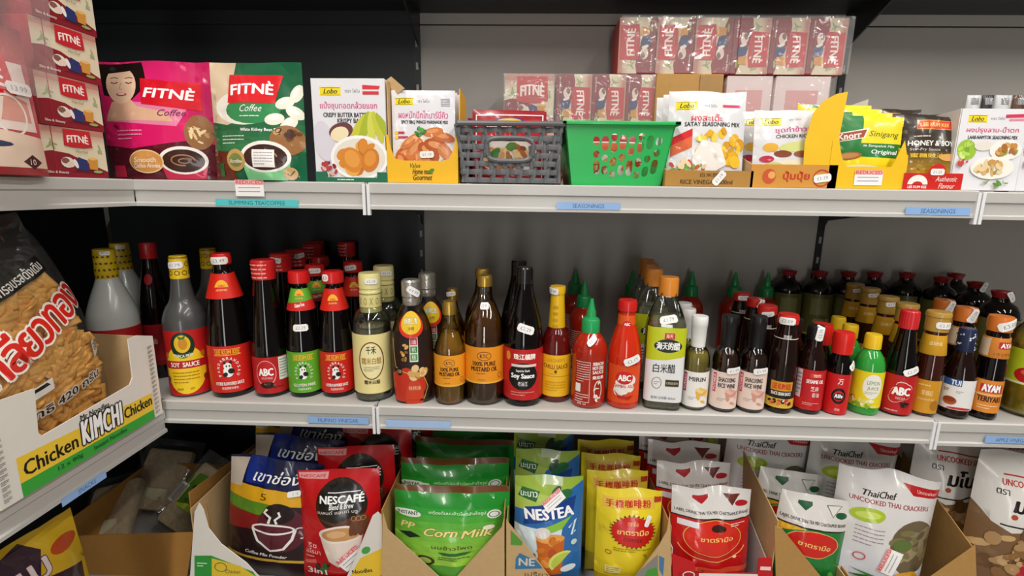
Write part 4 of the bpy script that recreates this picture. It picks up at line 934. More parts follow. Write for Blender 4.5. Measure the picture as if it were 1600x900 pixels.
# ================================================================ middle shelf: bottles
PLACED = []                                       # (x, y, R) of everything standing on this shelf
def free_y(x, y, R, ymax=D-.004):
    for _ in range(200):
        hit = [q for q in PLACED if (q[0]-x)**2+(q[1]-y)**2 < (q[2]+R+.001)**2]
        if not hit: break
        y += .003
    y = min(y, ymax-R); PLACED.append((x, y, R)); return y
BODY = {}
class Bottle:
    """a bottle standing on the shelf: prof / cap in fractions of R and H, measured from the photo"""
    def __init__(s, name, label, px, yt, wpx, yb, prof, body, cap, capc, group=None, sx=1, sy=1, pw=2, liquid=None, fill=.8, ribs=0, rz=0, seg=28, it=2, yc=None, capname='cap', caprough=.35, capcoat=.2):
        b = atz(px, yb, ZM); y0 = max(b.y, .004)
        R = .03
        for _ in range(3):
            y = (y0+R*sy) if yc is None else yc; x = CX+(b.x-CX)*(y-CY)/(b.y-CY); R = wpx/2*mpp((x, y, .1))*math.cos(math.atan((px-800)/FPX))
        H = at(px, yt, y+R*.3).z-ZM-.001
        y = free_y(x, y, R*.95 if sy == 1 else R*.8)
        rz += -math.degrees(math.atan2(x-CX, y-CY))*.7
        s.R, s.H, s.sx, s.sy, s.pw, s.seg = R, H, sx, sy, pw, seg
        s.root = thing(name, label, 'bottle', (x, y, ZM+.0004), rz, group=group)
        s.prof = [(r*R, z*H) for r, z in prof]; s.it = it
        bm_ = body if not isinstance(body, str) else plain(body, .12, .5, vary=0)
        lathe('bottle_body', s.root, s.prof, bm_, seg, sx, sy, pw, it)
        if liquid:
            pf = [(max(r-.0016, .0005), max(z, .003)) for r, z in chaikin(s.prof, it) if z < fill*H]
            r_ = prof_r(chaikin(s.prof, it), fill*H)-.0016; pf = [(.0005, .003)]+pf+[(r_, fill*H), (.0005, fill*H)]
            lathe('liquid', s.root, pf, liquid, seg, sx, sy, pw, 0)
        s.cap = [(r*R, z*H) for r, z in cap]
        lathe(capname, s.root, s.cap, plain(capc, caprough, capcoat) if isinstance(capc, str) else capc, 24 if not ribs else 48, 1, 1, 2, 0, .5, ribs)
    def lab(s, z0, z1, half, c):
        p = Pr(); p.rect(-half*s.R, z0*s.H, half*s.R, z1*s.H, c); p.z = lambda t: (z0+(z1-z0)*t)*s.H; p.r = s.R; p.h = (z1-z0)*s.H; return p
    def map(s, Rref=None): return round_map(s.prof, Rref or s.R, s.sx, s.sy, s.pw, s.it, s.seg)
    def put(s, p, name='label', m=INK, Rref=None, base=.0004, dv=None):
        f = s.map(Rref)
        if dv is None:                            # a wrapped paper label: straight sides
            zz = [q[1] for q in p.v]; pf = chaikin(s.prof, s.it); lo, hi = min(zz), max(zz); rm = max(prof_r(pf, lo+(hi-lo)*k/12) for k in range(13))
            f = round_map([(rm, lo-.01), (rm, hi+.01)], Rref or s.R, s.sx, s.sy, s.pw, 0, s.seg)
        return p.build(name, s.root, f, m, (Rref or s.R)*2*math.pi/s.seg, dv, base)
    def hood(s, name, pts, c, rough=.4):          # a sleeve round the neck
        pf = [(r*s.R, z*s.H) for r, z in pts]; lathe(name, s.root, pf, plain(c, rough, .1) if isinstance(c, str) else c, 28, 1, 1, 2, 0); return pf
    def on(s, pf, p, name, seg=28):               # print laid on a sleeve or cap
        rr = max(r for r, z in pf); return p.build(name, s.root, round_map(pf, rr, 1, 1, 2, 0, seg), INK, rr*2*math.pi/seg, None, .0004)
    def tagc(s, x, z, pf=None, w=.024, rot=0, txt='£2.49', **k):
        pf = pf or s.cap; rr = max(r for r, q in pf)
        return sticker(s.root, round_map(pf, rr, 1, 1, 2, 0, 24), x, z*s.H, w, rot, txt, base=.0016, du=rr*2*math.pi/24, **k)
    def tagb(s, x, z, w=.026, rot=0, txt='£2.49', **k): return sticker(s.root, s.map(), x, z*s.H, w, rot, txt, base=.0034, du=s.R*2*math.pi/s.seg, **k)
    def back(s, px, yt, label, rz=None, skip=(), dy=None):
        q = atz(px, yt, ZM+s.H) if dy is None else at(px, yt, dy); x, y = q.x, min(q.y, D-.006-s.R); y2 = free_y(x, y, s.R*.97 if s.sy == 1 else s.R*.9)
        x = CX+(x-CX)*(y2-CY)/(y-CY)
        return dup(s.root, (x, y2, ZM+.0004), (rz if rz is not None else rnd.uniform(-25, 25))-math.degrees(math.atan2(x-CX, y2-CY))*.7, label, skip=skip)
    def copyfront(s, px, yb, label, rz=0):
        b = atz(px, yb, ZM); y = max(b.y, .004)+s.R; x = CX+(b.x-CX)*(y-CY)/(b.y-CY); y = free_y(x, y, s.R*.95); return dup(s.root, (x, y, ZM+.0004), rz-math.degrees(math.atan2(x-CX, y-CY))*.7, label)
SOY = mat('dark_sauce', '0a0505', .06, coat=.15, vary=0)
SOYB = mat('brown_sauce', '1c0a06', .08, coat=.2, vary=0)
REDS = mat('chilli_sauce', 'a82410', .15, coat=.6, vary=.05)
DRED = mat('dark_chilli_sauce', '5a0c08', .1, coat=.6, vary=.05)
OILG = film('golden_oil', 'f0c850', haze=.40, hcol='e0a428', gloss=.0, rough=.03, bump=0)  # haze in these liquids: diffuse colour in place of light shining through
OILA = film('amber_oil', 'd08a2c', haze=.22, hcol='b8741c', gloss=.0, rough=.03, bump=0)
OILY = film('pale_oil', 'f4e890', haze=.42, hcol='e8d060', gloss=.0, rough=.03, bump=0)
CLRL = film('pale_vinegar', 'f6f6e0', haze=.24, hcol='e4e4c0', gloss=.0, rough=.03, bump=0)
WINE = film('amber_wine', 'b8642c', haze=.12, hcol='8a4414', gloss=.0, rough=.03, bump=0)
GOLD = mat('gold_cap', 'c8a24a', .3, metal=.8, vary=.03)
SILV = mat('silver_foil', 'c4c0b8', .32, metal=.8, vary=.06, bump=.5, bscale=150)
# --- 1 white vinegar bottles half hidden by the snack box
PV = [(.9, 0), (1, .02), (1, .50), (.97, .56), (.72, .68), (.46, .78), (.42, .82), (.42, .9)]
H_ = .272; q = atz(161, 389, H_); 
v1 = Bottle.__new__(Bottle); v1.R, v1.H, v1.sx, v1.sy, v1.pw, v1.seg, v1.it = .041, H_, 1, 1, 2, 28, 2
v1.root = thing('vinegar_bottle', 'front white vinegar bottle with yellow patterned neck, behind the snack box', 'bottle', (q.x, free_y(q.x, q.y, .04), ZM+.0004), 20, group='white vinegar bottles')
v1.prof = [(r*v1.R, z*v1.H) for r, z in PV]; lathe('bottle_body', v1.root, v1.prof, mat('milky_plastic', 'bcc0bc', .25, coat=.3, vary=.03))
v1.cap = v1.hood('cap', [(.40, .79), (.44, .80), (.42, .93), (.40, 1), (.2, 1)], 'd8b820')
p = Pr()
for k in range(26): p.ell((k % 7-3)*.0078+(k//7 % 2)*.004, v1.H*(.815+.045*(k//7)), .0026, .0018, '5a3c18', 8, 30*k)
v1.on(v1.cap, p, 'cap_print'); v1.tagc(.008, .975, w=.016, txt='£1.69')
p = v1.lab(.2, .46, 1.9, 'b01c1c'); p.rect(-1.9*v1.R, p.z(.1), 1.9*v1.R, p.z(.55), '181214'); p.text('DATU PUTI', 0, p.z(.34), .05, .016, 'f0ece4', bold=.03); p.text('VINEGAR', 0, p.z(.72), .04, .012, 'f4f0ea', bold=.02); v1.put(p)
v1.back(186, 380, 'rear white vinegar bottle with yellow patterned neck', rz=-10)
# --- 2 slim black bottle with red cap
PS = [(.95, 0), (1, .02), (1, .5), (.98, .56), (.8, .68), (.56, .8), (.48, .86), (.48, .9)]
b = Bottle('soy_sauce_bottle', 'tall black bottle with red cap and barcode, beside the pineapple soy sauce', 258, 378, 50, 592, PS, SOY, [(.52, .885), (.54, .89), (.54, .985), (.5, 1), (.2, 1)], 'b81a24', rz=-30)
p = b.lab(.1, .41, 2.4, 'b81c2a'); p.rect(-2.4*b.R, p.z(.0), 2.4*b.R, p.z(.12), '8a1420'); p.barcode(.03, p.z(.42), .052, p.z(.82)); p.lines(.028, p.z(.2), .055, p.z(.36), 3, 'e8c8c0'); p.text('大豆酱油', -.005, p.z(.6), .04, .012, 'f0d8c0', bold=.03); b.put(p)
q = Pr(); q.ell(.01, b.H*.74, .010, .011, 'b41c20', 18); b.put(q, 'seal', dv=.005, base=.0012)
# --- 3 pineapple soy sauce
PP = [(.92, 0), (1, .02), (1, .52), (.98, .56), (.82, .63), (.58, .68), (.5, .74), (.40, .84), (.39, .93)]
b3 = Bottle('soy_sauce_bottle', 'grey-dark soy sauce bottle with pineapple badge and yellow label', 304, 398, 72, 622, PP, mat('dark_in_plastic', '4a4a49', .3, coat=.35, vary=.05), [(.41, .84), (.43, .845), (.40, .985), (.37, 1), (.2, 1)], 'e4c020', rz=-4)
q = Pr(); q.rect(-.05, b3.H*.985, .05, b3.H*.995, '8a6a10')
for k in range(7): q.ring(-.036+.012*k, b3.H*.885, .0045, .0045, .0012, '6a5010', 14); q.ring(-.03+.012*k, b3.H*.945, .0045, .0045, .0012, '6a5010', 14)
b3.on(b3.cap, q, 'cap_print'); b3.tagc(-.003, .94, w=.027, rot=3, txt='£1.79')
p = b3.lab(.015, .49, 2.4, 'c01c1c'); R = b3.R; p.ell(0, p.z(.4), R*.98, p.h*.38, 'f0cc20', 32); p.rect(-R*1.05, p.z(.42), R*1.05, p.z(.54), 'b81820'); p.text('SOY  SAUCE', 0, p.z(.48), R*1.3, p.h*.07, 'f8f0e8', bold=.04)
p.ell(0, p.z(.78), R*.54, p.h*.2, '14301c', 28); p.ell(0, p.z(.8), R*.36, p.h*.135, 'e8c020', 24); p.ell(.001, p.z(.8), R*.2, p.h*.09, 'd08a14', 18); p.poly([(-.004, p.z(.87)), (.004, p.z(.87)), (.007, p.z(.93)), (0, p.z(.9)), (-.007, p.z(.93))], '2a7a2c'); p.text('MARCA PIÑA', 0, p.z(.64), R*.84, p.h*.055, 'e8f0d0', bold=.03, arch=-p.h*.02)
p.lines(-R*.6, p.z(.18), R*.6, p.z(.38), 4, 'b07a18', .3)
for sx_ in (-1, 1): p.ell(sx_*R*.86, p.z(.62), .004, .006, 'b87814', 10); p.ell(sx_*R*.9, p.z(.25), .004, .006, '8a2a14', 10)
p.text('SARAP', -R*.3, p.z(.1), R*.3, p.h*.035, '7a5010'); p.text('SOY', R*.25, p.z(.1), R*.2, p.h*.035, '7a5010'); b3.put(p)
b3.back(324, 388, 'second pineapple soy sauce bottle, only its yellow neck showing', rz=10, skip=('price_sticker',))
# --- 4, 6, 7 panda sauces
PO = [(.92, 0), (1, .015), (1, .36), (.97, .42), (.8, .62), (.6, .82), (.4, .88), (.38, .93)]
def d_panda(p, bt, main, txt, sun='f0b42c', ring='f4ece4'):
    R = bt.R; p.text('LEE KUM KEE', 0, p.z(.87), R*1.1, p.h*.09, 'f0b030', bold=.04); p.rect(-R*.62, p.z(.8), R*.62, p.z(.815), 'f0b030'); p.rect(-R*.62, p.z(.925), R*.62, p.z(.94), 'f0b030')
    for k in range(13):
        a = math.radians(-30+20*k); p.text('PANDABRANDSAUCE'[k], R*.46*math.cos(math.pi-a), p.z(.5)+p.h*.245*math.sin(math.pi-a), R*.1, p.h*.055, ring, rot=math.degrees(math.pi-a)-90, bold=.03)
    p.ell(0, p.z(.46), R*.22, p.h*.12, 'f8f6f2', 16); p.ell(-.001, p.z(.58), R*.17, p.h*.075, 'f8f6f2', 16); p.ell(-R*.14, p.z(.65), R*.06, p.h*.03, '151212', 10); p.ell(R*.12, p.z(.66), R*.06, p.h*.03, '151212', 10); p.ell(-R*.07, p.z(.58), R*.035, p.h*.022, '151212', 8); p.ell(R*.06, p.z(.58), R*.035, p.h*.022, '151212', 8)
    p.ell(R*.12, p.z(.47), R*.14, p.h*.06, '151212', 12, 30); p.ell(-R*.14, p.z(.4), R*.1, p.h*.05, '151212', 12, -30)
    p.text(txt, 0, p.z(.2), R*1.25, p.h*.07, ring, bold=.03); p.text('熊貓牌鮮味蠔油', 0, p.z(.1), R*.7, p.h*.06, ring)
def d_sun(p, w, z, h, t='李錦記', c='e42014'):
    p.ell(0, z-h*.1, w*.3, h*.4, 'f4b428', 18, 0, 0, 180); p.text(t, 0, z-h*.02, w*.3, h*.13, c, bold=.02); p.text('LEE KUM KEE', 0, z-h*.26, w*.44, h*.1, 'f4d060', bold=.03)
def panda(name, label, px, yt, wpx, yb, main, hoodc, txt, group=None, band=None):
    bt = Bottle(name, label, px, yt, wpx, yb, PO, SOY, [(.40, .925), (.44, .93), (.45, .965), (.44, .985), (.4, 1), (.2, 1)] if wpx > 60 else [(.58, .905), (.62, .91), (.63, .96), (.6, .99), (.5, 1), (.2, 1)], 'd41c1c', group=group, ribs=.02)
    k = 1.14
    pf = bt.hood('neck_sleeve', [(.72*k, .70), (.725*k, .701), (.45*k, .865), (.43*k, .866)], hoodc)
    q = Pr(); w = bt.R*1.2
    if band: q.poly([(-.06, bt.H*.70), (.06, bt.H*.70), (.06, bt.H*.79), (-.06, bt.H*.745)], band); q.text('Gluten Free', 0, bt.H*.745, w*.5, bt.H*.028, 'fff4ec', bold=.02, rot=8)
    d_sun(q, w, bt.H*(.79 if not band else .825), bt.H*.12); bt.on(pf, q, 'sleeve_print')
    p = bt.lab(.04, .375, 2.2, main); d_panda(p, bt, main, txt); bt.put(p); return bt
o4 = panda('oyster_sauce_bottle', 'large red-labelled panda oyster sauce bottle with red neck cone', 368, 394, 71, 623, 'd42018', 'd82418', 'OYSTER FLAVOURED SAUCE', 'red panda oyster sauce bottles')
o4.tagc(-.002, .955, w=.03, rot=2, txt='£3.49')
# --- 5 sweet soy, long neck
PA = [(.92, 0), (1, .015), (1, .31), (.97, .38), (.82, .6), (.66, .8), (.6, .86), (.58, .9)]
def d_abc(p, bt, disc='c81a20', red='c4181e'):
    R = bt.R; p.ell(-R*.2, p.z(.56), R*.56, p.h*.36, 'e8a0a0', 26); p.ell(-R*.2, p.z(.57), R*.52, p.h*.33, red, 26); p.text('ABC', -R*.2, p.z(.6), R*.78, p.h*.2, 'ffffff', bold=.05); p.text('KECAP MANIS', -R*.15, p.z(.43), R*.6, p.h*.06, 'f8d8d0')
    p.ell(-R*.15, p.z(.24), R*.4, p.h*.09, '2a1408', 18); p.blobs(-R*.1, p.z(.25), R*.35, p.h*.06, ['5a3018', '8a5a30', '14080a'], 8, R*.1, 4); p.text('Sweet Soy Sauce', R*.2, p.z(.17), R*1.0, p.h*.08, '20100c', shear=.3)
b5 = Bottle('sweet_soy_bottle', 'front black sweet soy bottle with ribbed red cap and red label', 429, 404, 59, 622, PA, SOY, [(.58, .86), (.62, .862), (.66, .99), (.6, 1), (.2, 1)], 'd42024', ribs=.0, group='black sweet soy bottles')
q = Pr()
for k in range(4): q.lines(-.04, b5.H*(.873+.03*k), .04, b5.H*(.885+.03*k), 1, 'f0b8a8', .8, seed=k)
b5.on(b5.cap, q, 'cap_print', 24)
p = b5.lab(.03, .305, 2.2, 'b8161c'); d_abc(p, b5); p.rect(b5.R*.5, p.z(.35), b5.R*1.05, p.z(.98), 'eae6e2'); p.lines(b5.R*.55, p.z(.4), b5.R*1.0, p.z(.94), 7, '8a8688', .35); b5.put(p)
BK = [(438, 396, 'second red-capped soy bottle behind the front one'), (461, 391, 'third red-capped soy bottle in the dark corner row'), (487, 381, 'fourth red-capped soy bottle, deep in the shelf'), (514, 372, 'fifth red-capped soy bottle, almost at the back'), (566, 371, 'lone red-capped soy bottle at the back, right of the row')]
for i, (x, y, l) in enumerate(BK):
    r = b5.back(x, y, l, rz=(-10, 20, 0, 15, -20)[i])
    if i in (0, 1): sticker(r, round_map(b5.cap, b5.cap[2][0], 1, 1, 2, 0, 24), -.004+.008*i, b5.H*.955, .022, -12*(1-2*i), '£2.49', base=.0016, du=.004)
g6 = panda('gluten_free_sauce_bottle', 'front green-labelled panda sauce bottle, gluten free', 481, 421, 55, 622, '5cac28', '62b030', 'GLUTEN FREE', 'green panda sauce bottles', band='cc2420')
g6.tagb(.0, .57, w=.028, txt='£3.29')
r = g6.back(491, 413, 'second green panda sauce bottle behind the front one', skip=('price_sticker',), rz=12); sticker(r, round_map(g6.cap, g6.cap[2][0], 1, 1, 2, 0, 24), -.002, g6.H*.955, .022, 0, '£3.29', base=.0016, du=.004)
g6.back(500, 404, 'third green panda sauce bottle in the dark', skip=('price_sticker',), rz=5)
o7 = panda('oyster_sauce_bottle', 'smaller red-labelled panda oyster sauce bottle, right of the green one', 531, 421, 55, 622, 'd42018', 'd82418', 'OYSTER FLAVOURED SAUCE', 'red panda oyster sauce bottles')
o7.tagc(-.012, .955, w=.013, h=.013, txt='£3')
r = o7.back(551, 408, 'second small red panda bottle behind the front one', skip=('price_sticker',), rz=6); sticker(r, round_map(o7.cap, o7.cap[2][0], 1, 1, 2, 0, 24), -.006, o7.H*.95, .024, 8, '£3.49', base=.0016, du=.004)
# --- 8 rice vinegar in clear glass with cream neck
PW = [(.9, 0), (1, .015), (1, .60), (.97, .65), (.78, .7), (.58, .73), (.5, .76), (.48, .9)]
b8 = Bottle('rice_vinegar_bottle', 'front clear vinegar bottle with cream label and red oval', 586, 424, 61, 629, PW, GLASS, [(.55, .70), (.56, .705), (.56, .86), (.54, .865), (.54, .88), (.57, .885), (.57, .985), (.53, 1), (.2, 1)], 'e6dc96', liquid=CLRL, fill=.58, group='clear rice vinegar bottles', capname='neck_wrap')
q = Pr(); q.rect(-.06, b8.H*.735, .06, b8.H*.742, '8a8040'); q.rect(-.06, b8.H*.84, .06, b8.H*.847, '8a8040')
for k in range(7): q.text('OX'[k % 2], -.03+.011*k, b8.H*.79, .006, .013, 'a89848')
b8.on(b8.cap, q, 'wrap_print', 24); b8.tagc(.004, .945, w=.022, rot=-3, txt='£2.19')
p = b8.lab(.07, .545, 2.3, 'efe09a'); R = b8.R; p.ring(0, p.z(.56), R*.66, p.h*.32, R*.06, '6a2a24', 36); p.ell(0, p.z(.56), R*.58, p.h*.285, 'f2e8b0', 30); p.text('千禾', 0, p.z(.74), R*.5, p.h*.13, '2a2018', bold=.02); p.text('糯米白醋', 0, p.z(.56), R*1.0, p.h*.11, 'b08a3c', bold=.02); p.lines(-R*.4, p.z(.38), R*.4, p.z(.47), 3, '8a7a4a', .3); p.text('糯米白醋', 0, p.z(.2), R*.8, p.h*.07, '2a2018', bold=.02); b8.put(p)
b8.back(599, 415, 'second clear vinegar bottle with cream neck behind the front one', rz=8)
# --- 9 nut oil, flat bottle with foil cap
PN = [(.84, 0), (.9, .02), (.96, .18), (1, .4), (.97, .55), (.8, .68), (.5, .78), (.36, .84), (.34, .92)]
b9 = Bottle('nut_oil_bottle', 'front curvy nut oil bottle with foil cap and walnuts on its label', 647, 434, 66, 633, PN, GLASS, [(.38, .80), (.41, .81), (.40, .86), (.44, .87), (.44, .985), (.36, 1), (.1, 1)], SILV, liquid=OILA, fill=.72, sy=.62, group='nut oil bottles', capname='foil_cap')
R = b9.R; b9.tagc(.006, .915, w=.026, rot=-35, txt='£4.99')
p = b9.lab(.02, .60, 1.25, '241008'); p.poly([(-R*1.2, p.z(0)), (R*.35, p.z(0)), (R*.75, p.z(.2)), (R*.5, p.z(.42)), (-R*.3, p.z(.5)), (-R*1.2, p.z(.4))], 'c8301a'); p.ell(R*.1, p.z(.02), R*.5, p.h*.3, 'd0401c', 20); p.text('核桃油', R*.1, p.z(.2), R*.6, p.h*.06, 'f0d0a0'); p.line([(-R*1.1, p.z(.9)), (-R*.9, p.z(.5)), (-R*.3, p.z(.42)), (R*.5, p.z(.4)), (R*.85, p.z(.2)), (R*.6, p.z(.02))], R*.05, 'd8a040')
p.blobs(R*.3, p.z(.42), R*.35, p.h*.08, ['d8a860', 'b88440', 'e8c890'], 9, R*.2, 5, .85); p.ell(-R*.65, p.z(.44), R*.16, p.h*.06, '141010', 14); p.text('150', -R*.65, p.z(.44), R*.2, p.h*.05, 'e8d8a0')
p.rect(-R*.1, p.z(.58), R*.3, p.z(.94), 'e8e0d0')
for k, c in enumerate(('3a9a5a', '2e8a3a', 'c83a54')): p.rect(-R*.06, p.z(.6+.11*k), R*.26, p.z(.69+.11*k), c); p.text('核桃油'[k], R*.1, p.z(.645+.11*k), R*.2, p.h*.07, 'f4f0e8')
p.blobs(-R*.35, p.z(.7), R*.2, p.h*.12, ['c89040', 'e0b060', '8a5a20'], 8, R*.14, 8); b9.put(p, dv=.01)
q = Pr(); q.ell(0, b9.H*.66, R*.62, b9.H*.105, 'd8301c', 26); q.ell(0, b9.H*.675, R*.52, b9.H*.09, 'e8c020', 24); q.text('核桃仁香', 0, b9.H*.69, R*.7, b9.H*.05, 'f8f0d0', bold=.02, out='5a7a1c', ow=.0006); q.text('冷榨', 0, b9.H*.63, R*.3, b9.H*.03, '5a2a10'); b9.put(q, 'neck_badge', base=.006, dv=.008)
b9.back(667, 426, 'rear nut oil bottle with foil cap', rz=20, skip=('price_sticker',))
# --- 10, 11 mustard oils
PM = [(.92, 0), (1, .015), (1, .50), (.97, .55), (.8, .63), (.5, .74), (.36, .82), (.33, .9)]
PM2 = [(.92, 0), (1, .012), (1, .50), (.98, .56), (.84, .67), (.52, .77), (.38, .82), (.35, .93)]
def d_must(p, bt):
    R = bt.R; p.ring(0, p.z(.76), R*.36, p.h*.13, R*.04, '8a4a10', 22); p.text('KTC', 0, p.z(.76), R*.4, p.h*.1, '3a1a08', bold=.03); p.text('100% PURE', 0, p.z(.55), R*1.15, p.h*.12, '3a1a08', bold=.04); p.text('MUSTARD OIL', 0, p.z(.4), R*1.35, p.h*.12, '3a1a08', bold=.04)
    p.lines(-R*.4, p.z(.26), R*.4, p.z(.3), 1, '7a4a10'); p.rect(-R*2.2, p.z(0), R*2.2, p.z(.05), 'f0b840'); p.ring(R*.85, p.z(.2), R*.14, p.h*.08, R*.03, 'b8461c', 14); p.lines(-R*.3, p.z(.08), R*.3, p.z(.14), 1, 'c87820')
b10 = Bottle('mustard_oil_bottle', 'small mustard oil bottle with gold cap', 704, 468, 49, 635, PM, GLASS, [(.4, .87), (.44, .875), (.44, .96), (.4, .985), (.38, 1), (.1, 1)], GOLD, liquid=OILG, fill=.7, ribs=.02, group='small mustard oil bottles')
p = b10.lab(.19, .50, 2.3, 'ee9c22'); d_must(p, b10); b10.put(p)
r = b10.back(707, 452, 'second small mustard oil bottle behind the front one', rz=20); sticker(r, round_map(b10.cap, b10.cap[1][0], 1, 1, 2, 0, 24), -.008, b10.H*.95, .02, 10, '£1.99', base=.0016, du=.004)
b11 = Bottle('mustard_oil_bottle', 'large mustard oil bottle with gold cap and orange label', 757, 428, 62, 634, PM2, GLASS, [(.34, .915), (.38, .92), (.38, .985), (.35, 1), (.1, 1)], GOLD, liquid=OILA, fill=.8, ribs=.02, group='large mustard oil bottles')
p = b11.lab(.18, .47, 2.3, 'ec951e'); d_must(p, b11); b11.put(p); b11.tagb(.0, .78, w=.026, txt='£2.99')
b11.back(754, 420, 'second large mustard oil bottle behind the front one', rz=10, skip=('price_sticker',))
# --- 12 black soy sauce bottles
PK = [(.95, 0), (1, .012), (1, .44), (.98, .5), (.86, .62), (.62, .74), (.46, .84), (.40, .9), (.38, .94)]
b12 = Bottle('soy_sauce_bottle', 'black-capped soy sauce bottle with red label and black oval', 816, 415, 61, 636, PK, SOY, [(.40, .88), (.42, .885), (.42, .99), (.38, 1), (.1, 1)], '0e0e10', group='black-capped soy sauce bottles', capcoat=.5)
p = b12.lab(.05, .43, 2.4, 'c01c1e'); R = b12.R; p.ell(0, p.z(.47), R*.78, p.h*.27, '0c0a0a', 32); p.text('Superior Dark', 0, p.z(.58), R*.7, p.h*.06, 'f0ece8', bold=.03); p.text('Soy Sauce', 0, p.z(.47), R*1.2, p.h*.12, 'ffffff', bold=.05); p.text('老抽王', 0, p.z(.33), R*.5, p.h*.09, 'f0ece8'); p.rect(-R*.6, p.z(.66), R*.7, p.z(.71), 'e4d8d0')
p.text('珠江橋牌', R*.08, p.z(.86), R*1.1, p.h*.11, 'fff8f0', bold=.04); p.ell(-R*.8, p.z(.86), R*.14, p.h*.09, 'd8962c', 14); p.lines(-R*.6, p.z(.08), R*.6, p.z(.18), 2, 'e8a090', .3); b12.put(p); b12.tagb(.004, .58, w=.032, rot=-18, txt='£2.29')
b12.back(811, 409, 'second black-capped soy sauce bottle close behind the front one', rz=0, skip=('price_sticker',))
# --- 13 chilli garlic sauce with long yellow neck
PC = [(.94, 0), (1, .015), (1, .42), (.97, .48), (.8, .58), (.56, .64), (.48, .68), (.40, .9)]
b13 = Bottle('chilli_sauce_bottle', 'slim chilli sauce bottle with long yellow neck sleeve and yellow label', 867, 448, 49, 637, PC, DRED, [(.56, .60), (.57, .605), (.43, .93), (.47, .935), (.5, .985), (.48, 1), (.1, 1)], 'eab81a', capname='neck_sleeve')
q = Pr()
for k in range(4): q.lines(-.009, b13.H*(.645+.055*k), .009, b13.H*(.675+.055*k), 1, 'c89416', .9, seed=k)
b13.on(b13.cap, q, 'sleeve_print', 24); b13.tagc(-.012, .965, w=.026, rot=-6, txt='£2.49')
p = b13.lab(.055, .425, 2.3, 'eeb81c'); R = b13.R; p.rect(-2.3*R, p.z(.48), 2.3*R, p.z(.5), 'c8901a'); p.text('LINGHAM\'S', 0, p.z(.88), R*1.2, p.h*.09, 'a87a14', sp=1.1); p.text('CHILLI SAUCE', 0, p.z(.74), R*1.7, p.h*.1, '8a3a14', bold=.02, arch=-p.h*.02); p.ell(0, p.z(.61), R*.09, p.h*.04, '5a3a10', 10); p.lines(-R*.5, p.z(.54), R*.5, p.z(.56), 1, 'a87a14'); p.lines(-R*.7, p.z(.12), R*.7, p.z(.38), 4, 'd09a14', .5); b13.put(p)
# --- 14 sriracha-type squeeze bottles
PR = [(.92, 0), (1, .02), (.98, .2), (.96, .4), (1, .5), (.98, .56), (.8, .63), (.54, .68), (.48, .7)]
CAPN = [(.5, .69), (.52, .695), (.51, .80), (.46, .815), (.3, .83), (.27, .85), (.27, .88), (.22, .90), (.12, .97), (.08, 1), (.02, 1)]
b14 = Bottle('hot_sauce_bottle', 'front red hot chilli squeeze bottle with green nozzle cap', 917, 464, 55, 640, PR, REDS, CAPN, '1f9a54', group='green-nozzled hot sauce bottles', ribs=.02)
p = Pr(); R = b14.R; H = b14.H; p.ring(-R*.35, H*.3, R*.5, H*.001, 0, 'ffffff')
p = Pr(); x0, x1 = -R*.85, R*.05
for a, c, d, e in ((x0, .06, x1, .065), (x0, .44, x1, .445)): p.rect(a, H*c, d, H*e, 'f4e8e2')
p.rect(x1-.0006, H*.06, x1, H*.445, 'f4e8e2'); p.lines(x0+.002, H*.25, x1-.002, H*.43, 8, 'f0d8d0', .3); p.rect(x0+.001, H*.155, x0+.012, H*.235, 'f4f0ec'); p.lines(x0+.002, H*.075, x1-.002, H*.145, 3, 'f0d8d0', .3); p.text('435 ml', -R*.4, H*.045, R*.5, H*.018, 'f4e8e2', bold=.02)
for k, (t_, y) in enumerate((('SRIRACHA', .43), ('HOT CHILI', .39), ('SAUCE', .35), ('是拉差', .30))): p.text(t_, R*.55, H*y, R*.72, H*.032, 'f8ece4', bold=.04)
p.ring(R*.55, H*.18, R*.26, H*.09, R*.05, 'f8ece4', 18); p.blobs(R*.55, H*.17, R*.24, H*.1, ['f8ece4', 'b8200e', 'f8ece4'], 16, R*.1, 3, .4); b14.put(p, 'print', dv=.012)
b14.tagb(.004, .645, w=.024, rot=38, txt='£3.99')
SRI = [(914, 437, 'second green-nozzled hot sauce bottle behind the front one'), (900, 420, 'third green-nozzled hot sauce bottle, left and deeper'), (978, 414, 'dark green-nozzled hot sauce bottle behind the orange chilli bottle'),
       (1066, 416, 'green-nozzled hot sauce bottle behind the mirin caps'), (1124, 415, 'green-nozzled hot sauce bottle behind the left rice wine'), (1168, 415, 'green-nozzled hot sauce bottle behind the right rice wine')]
for x, y, l in SRI: b14.back(x, y, l, skip=('price_sticker',), rz=rnd.uniform(-30, 30))
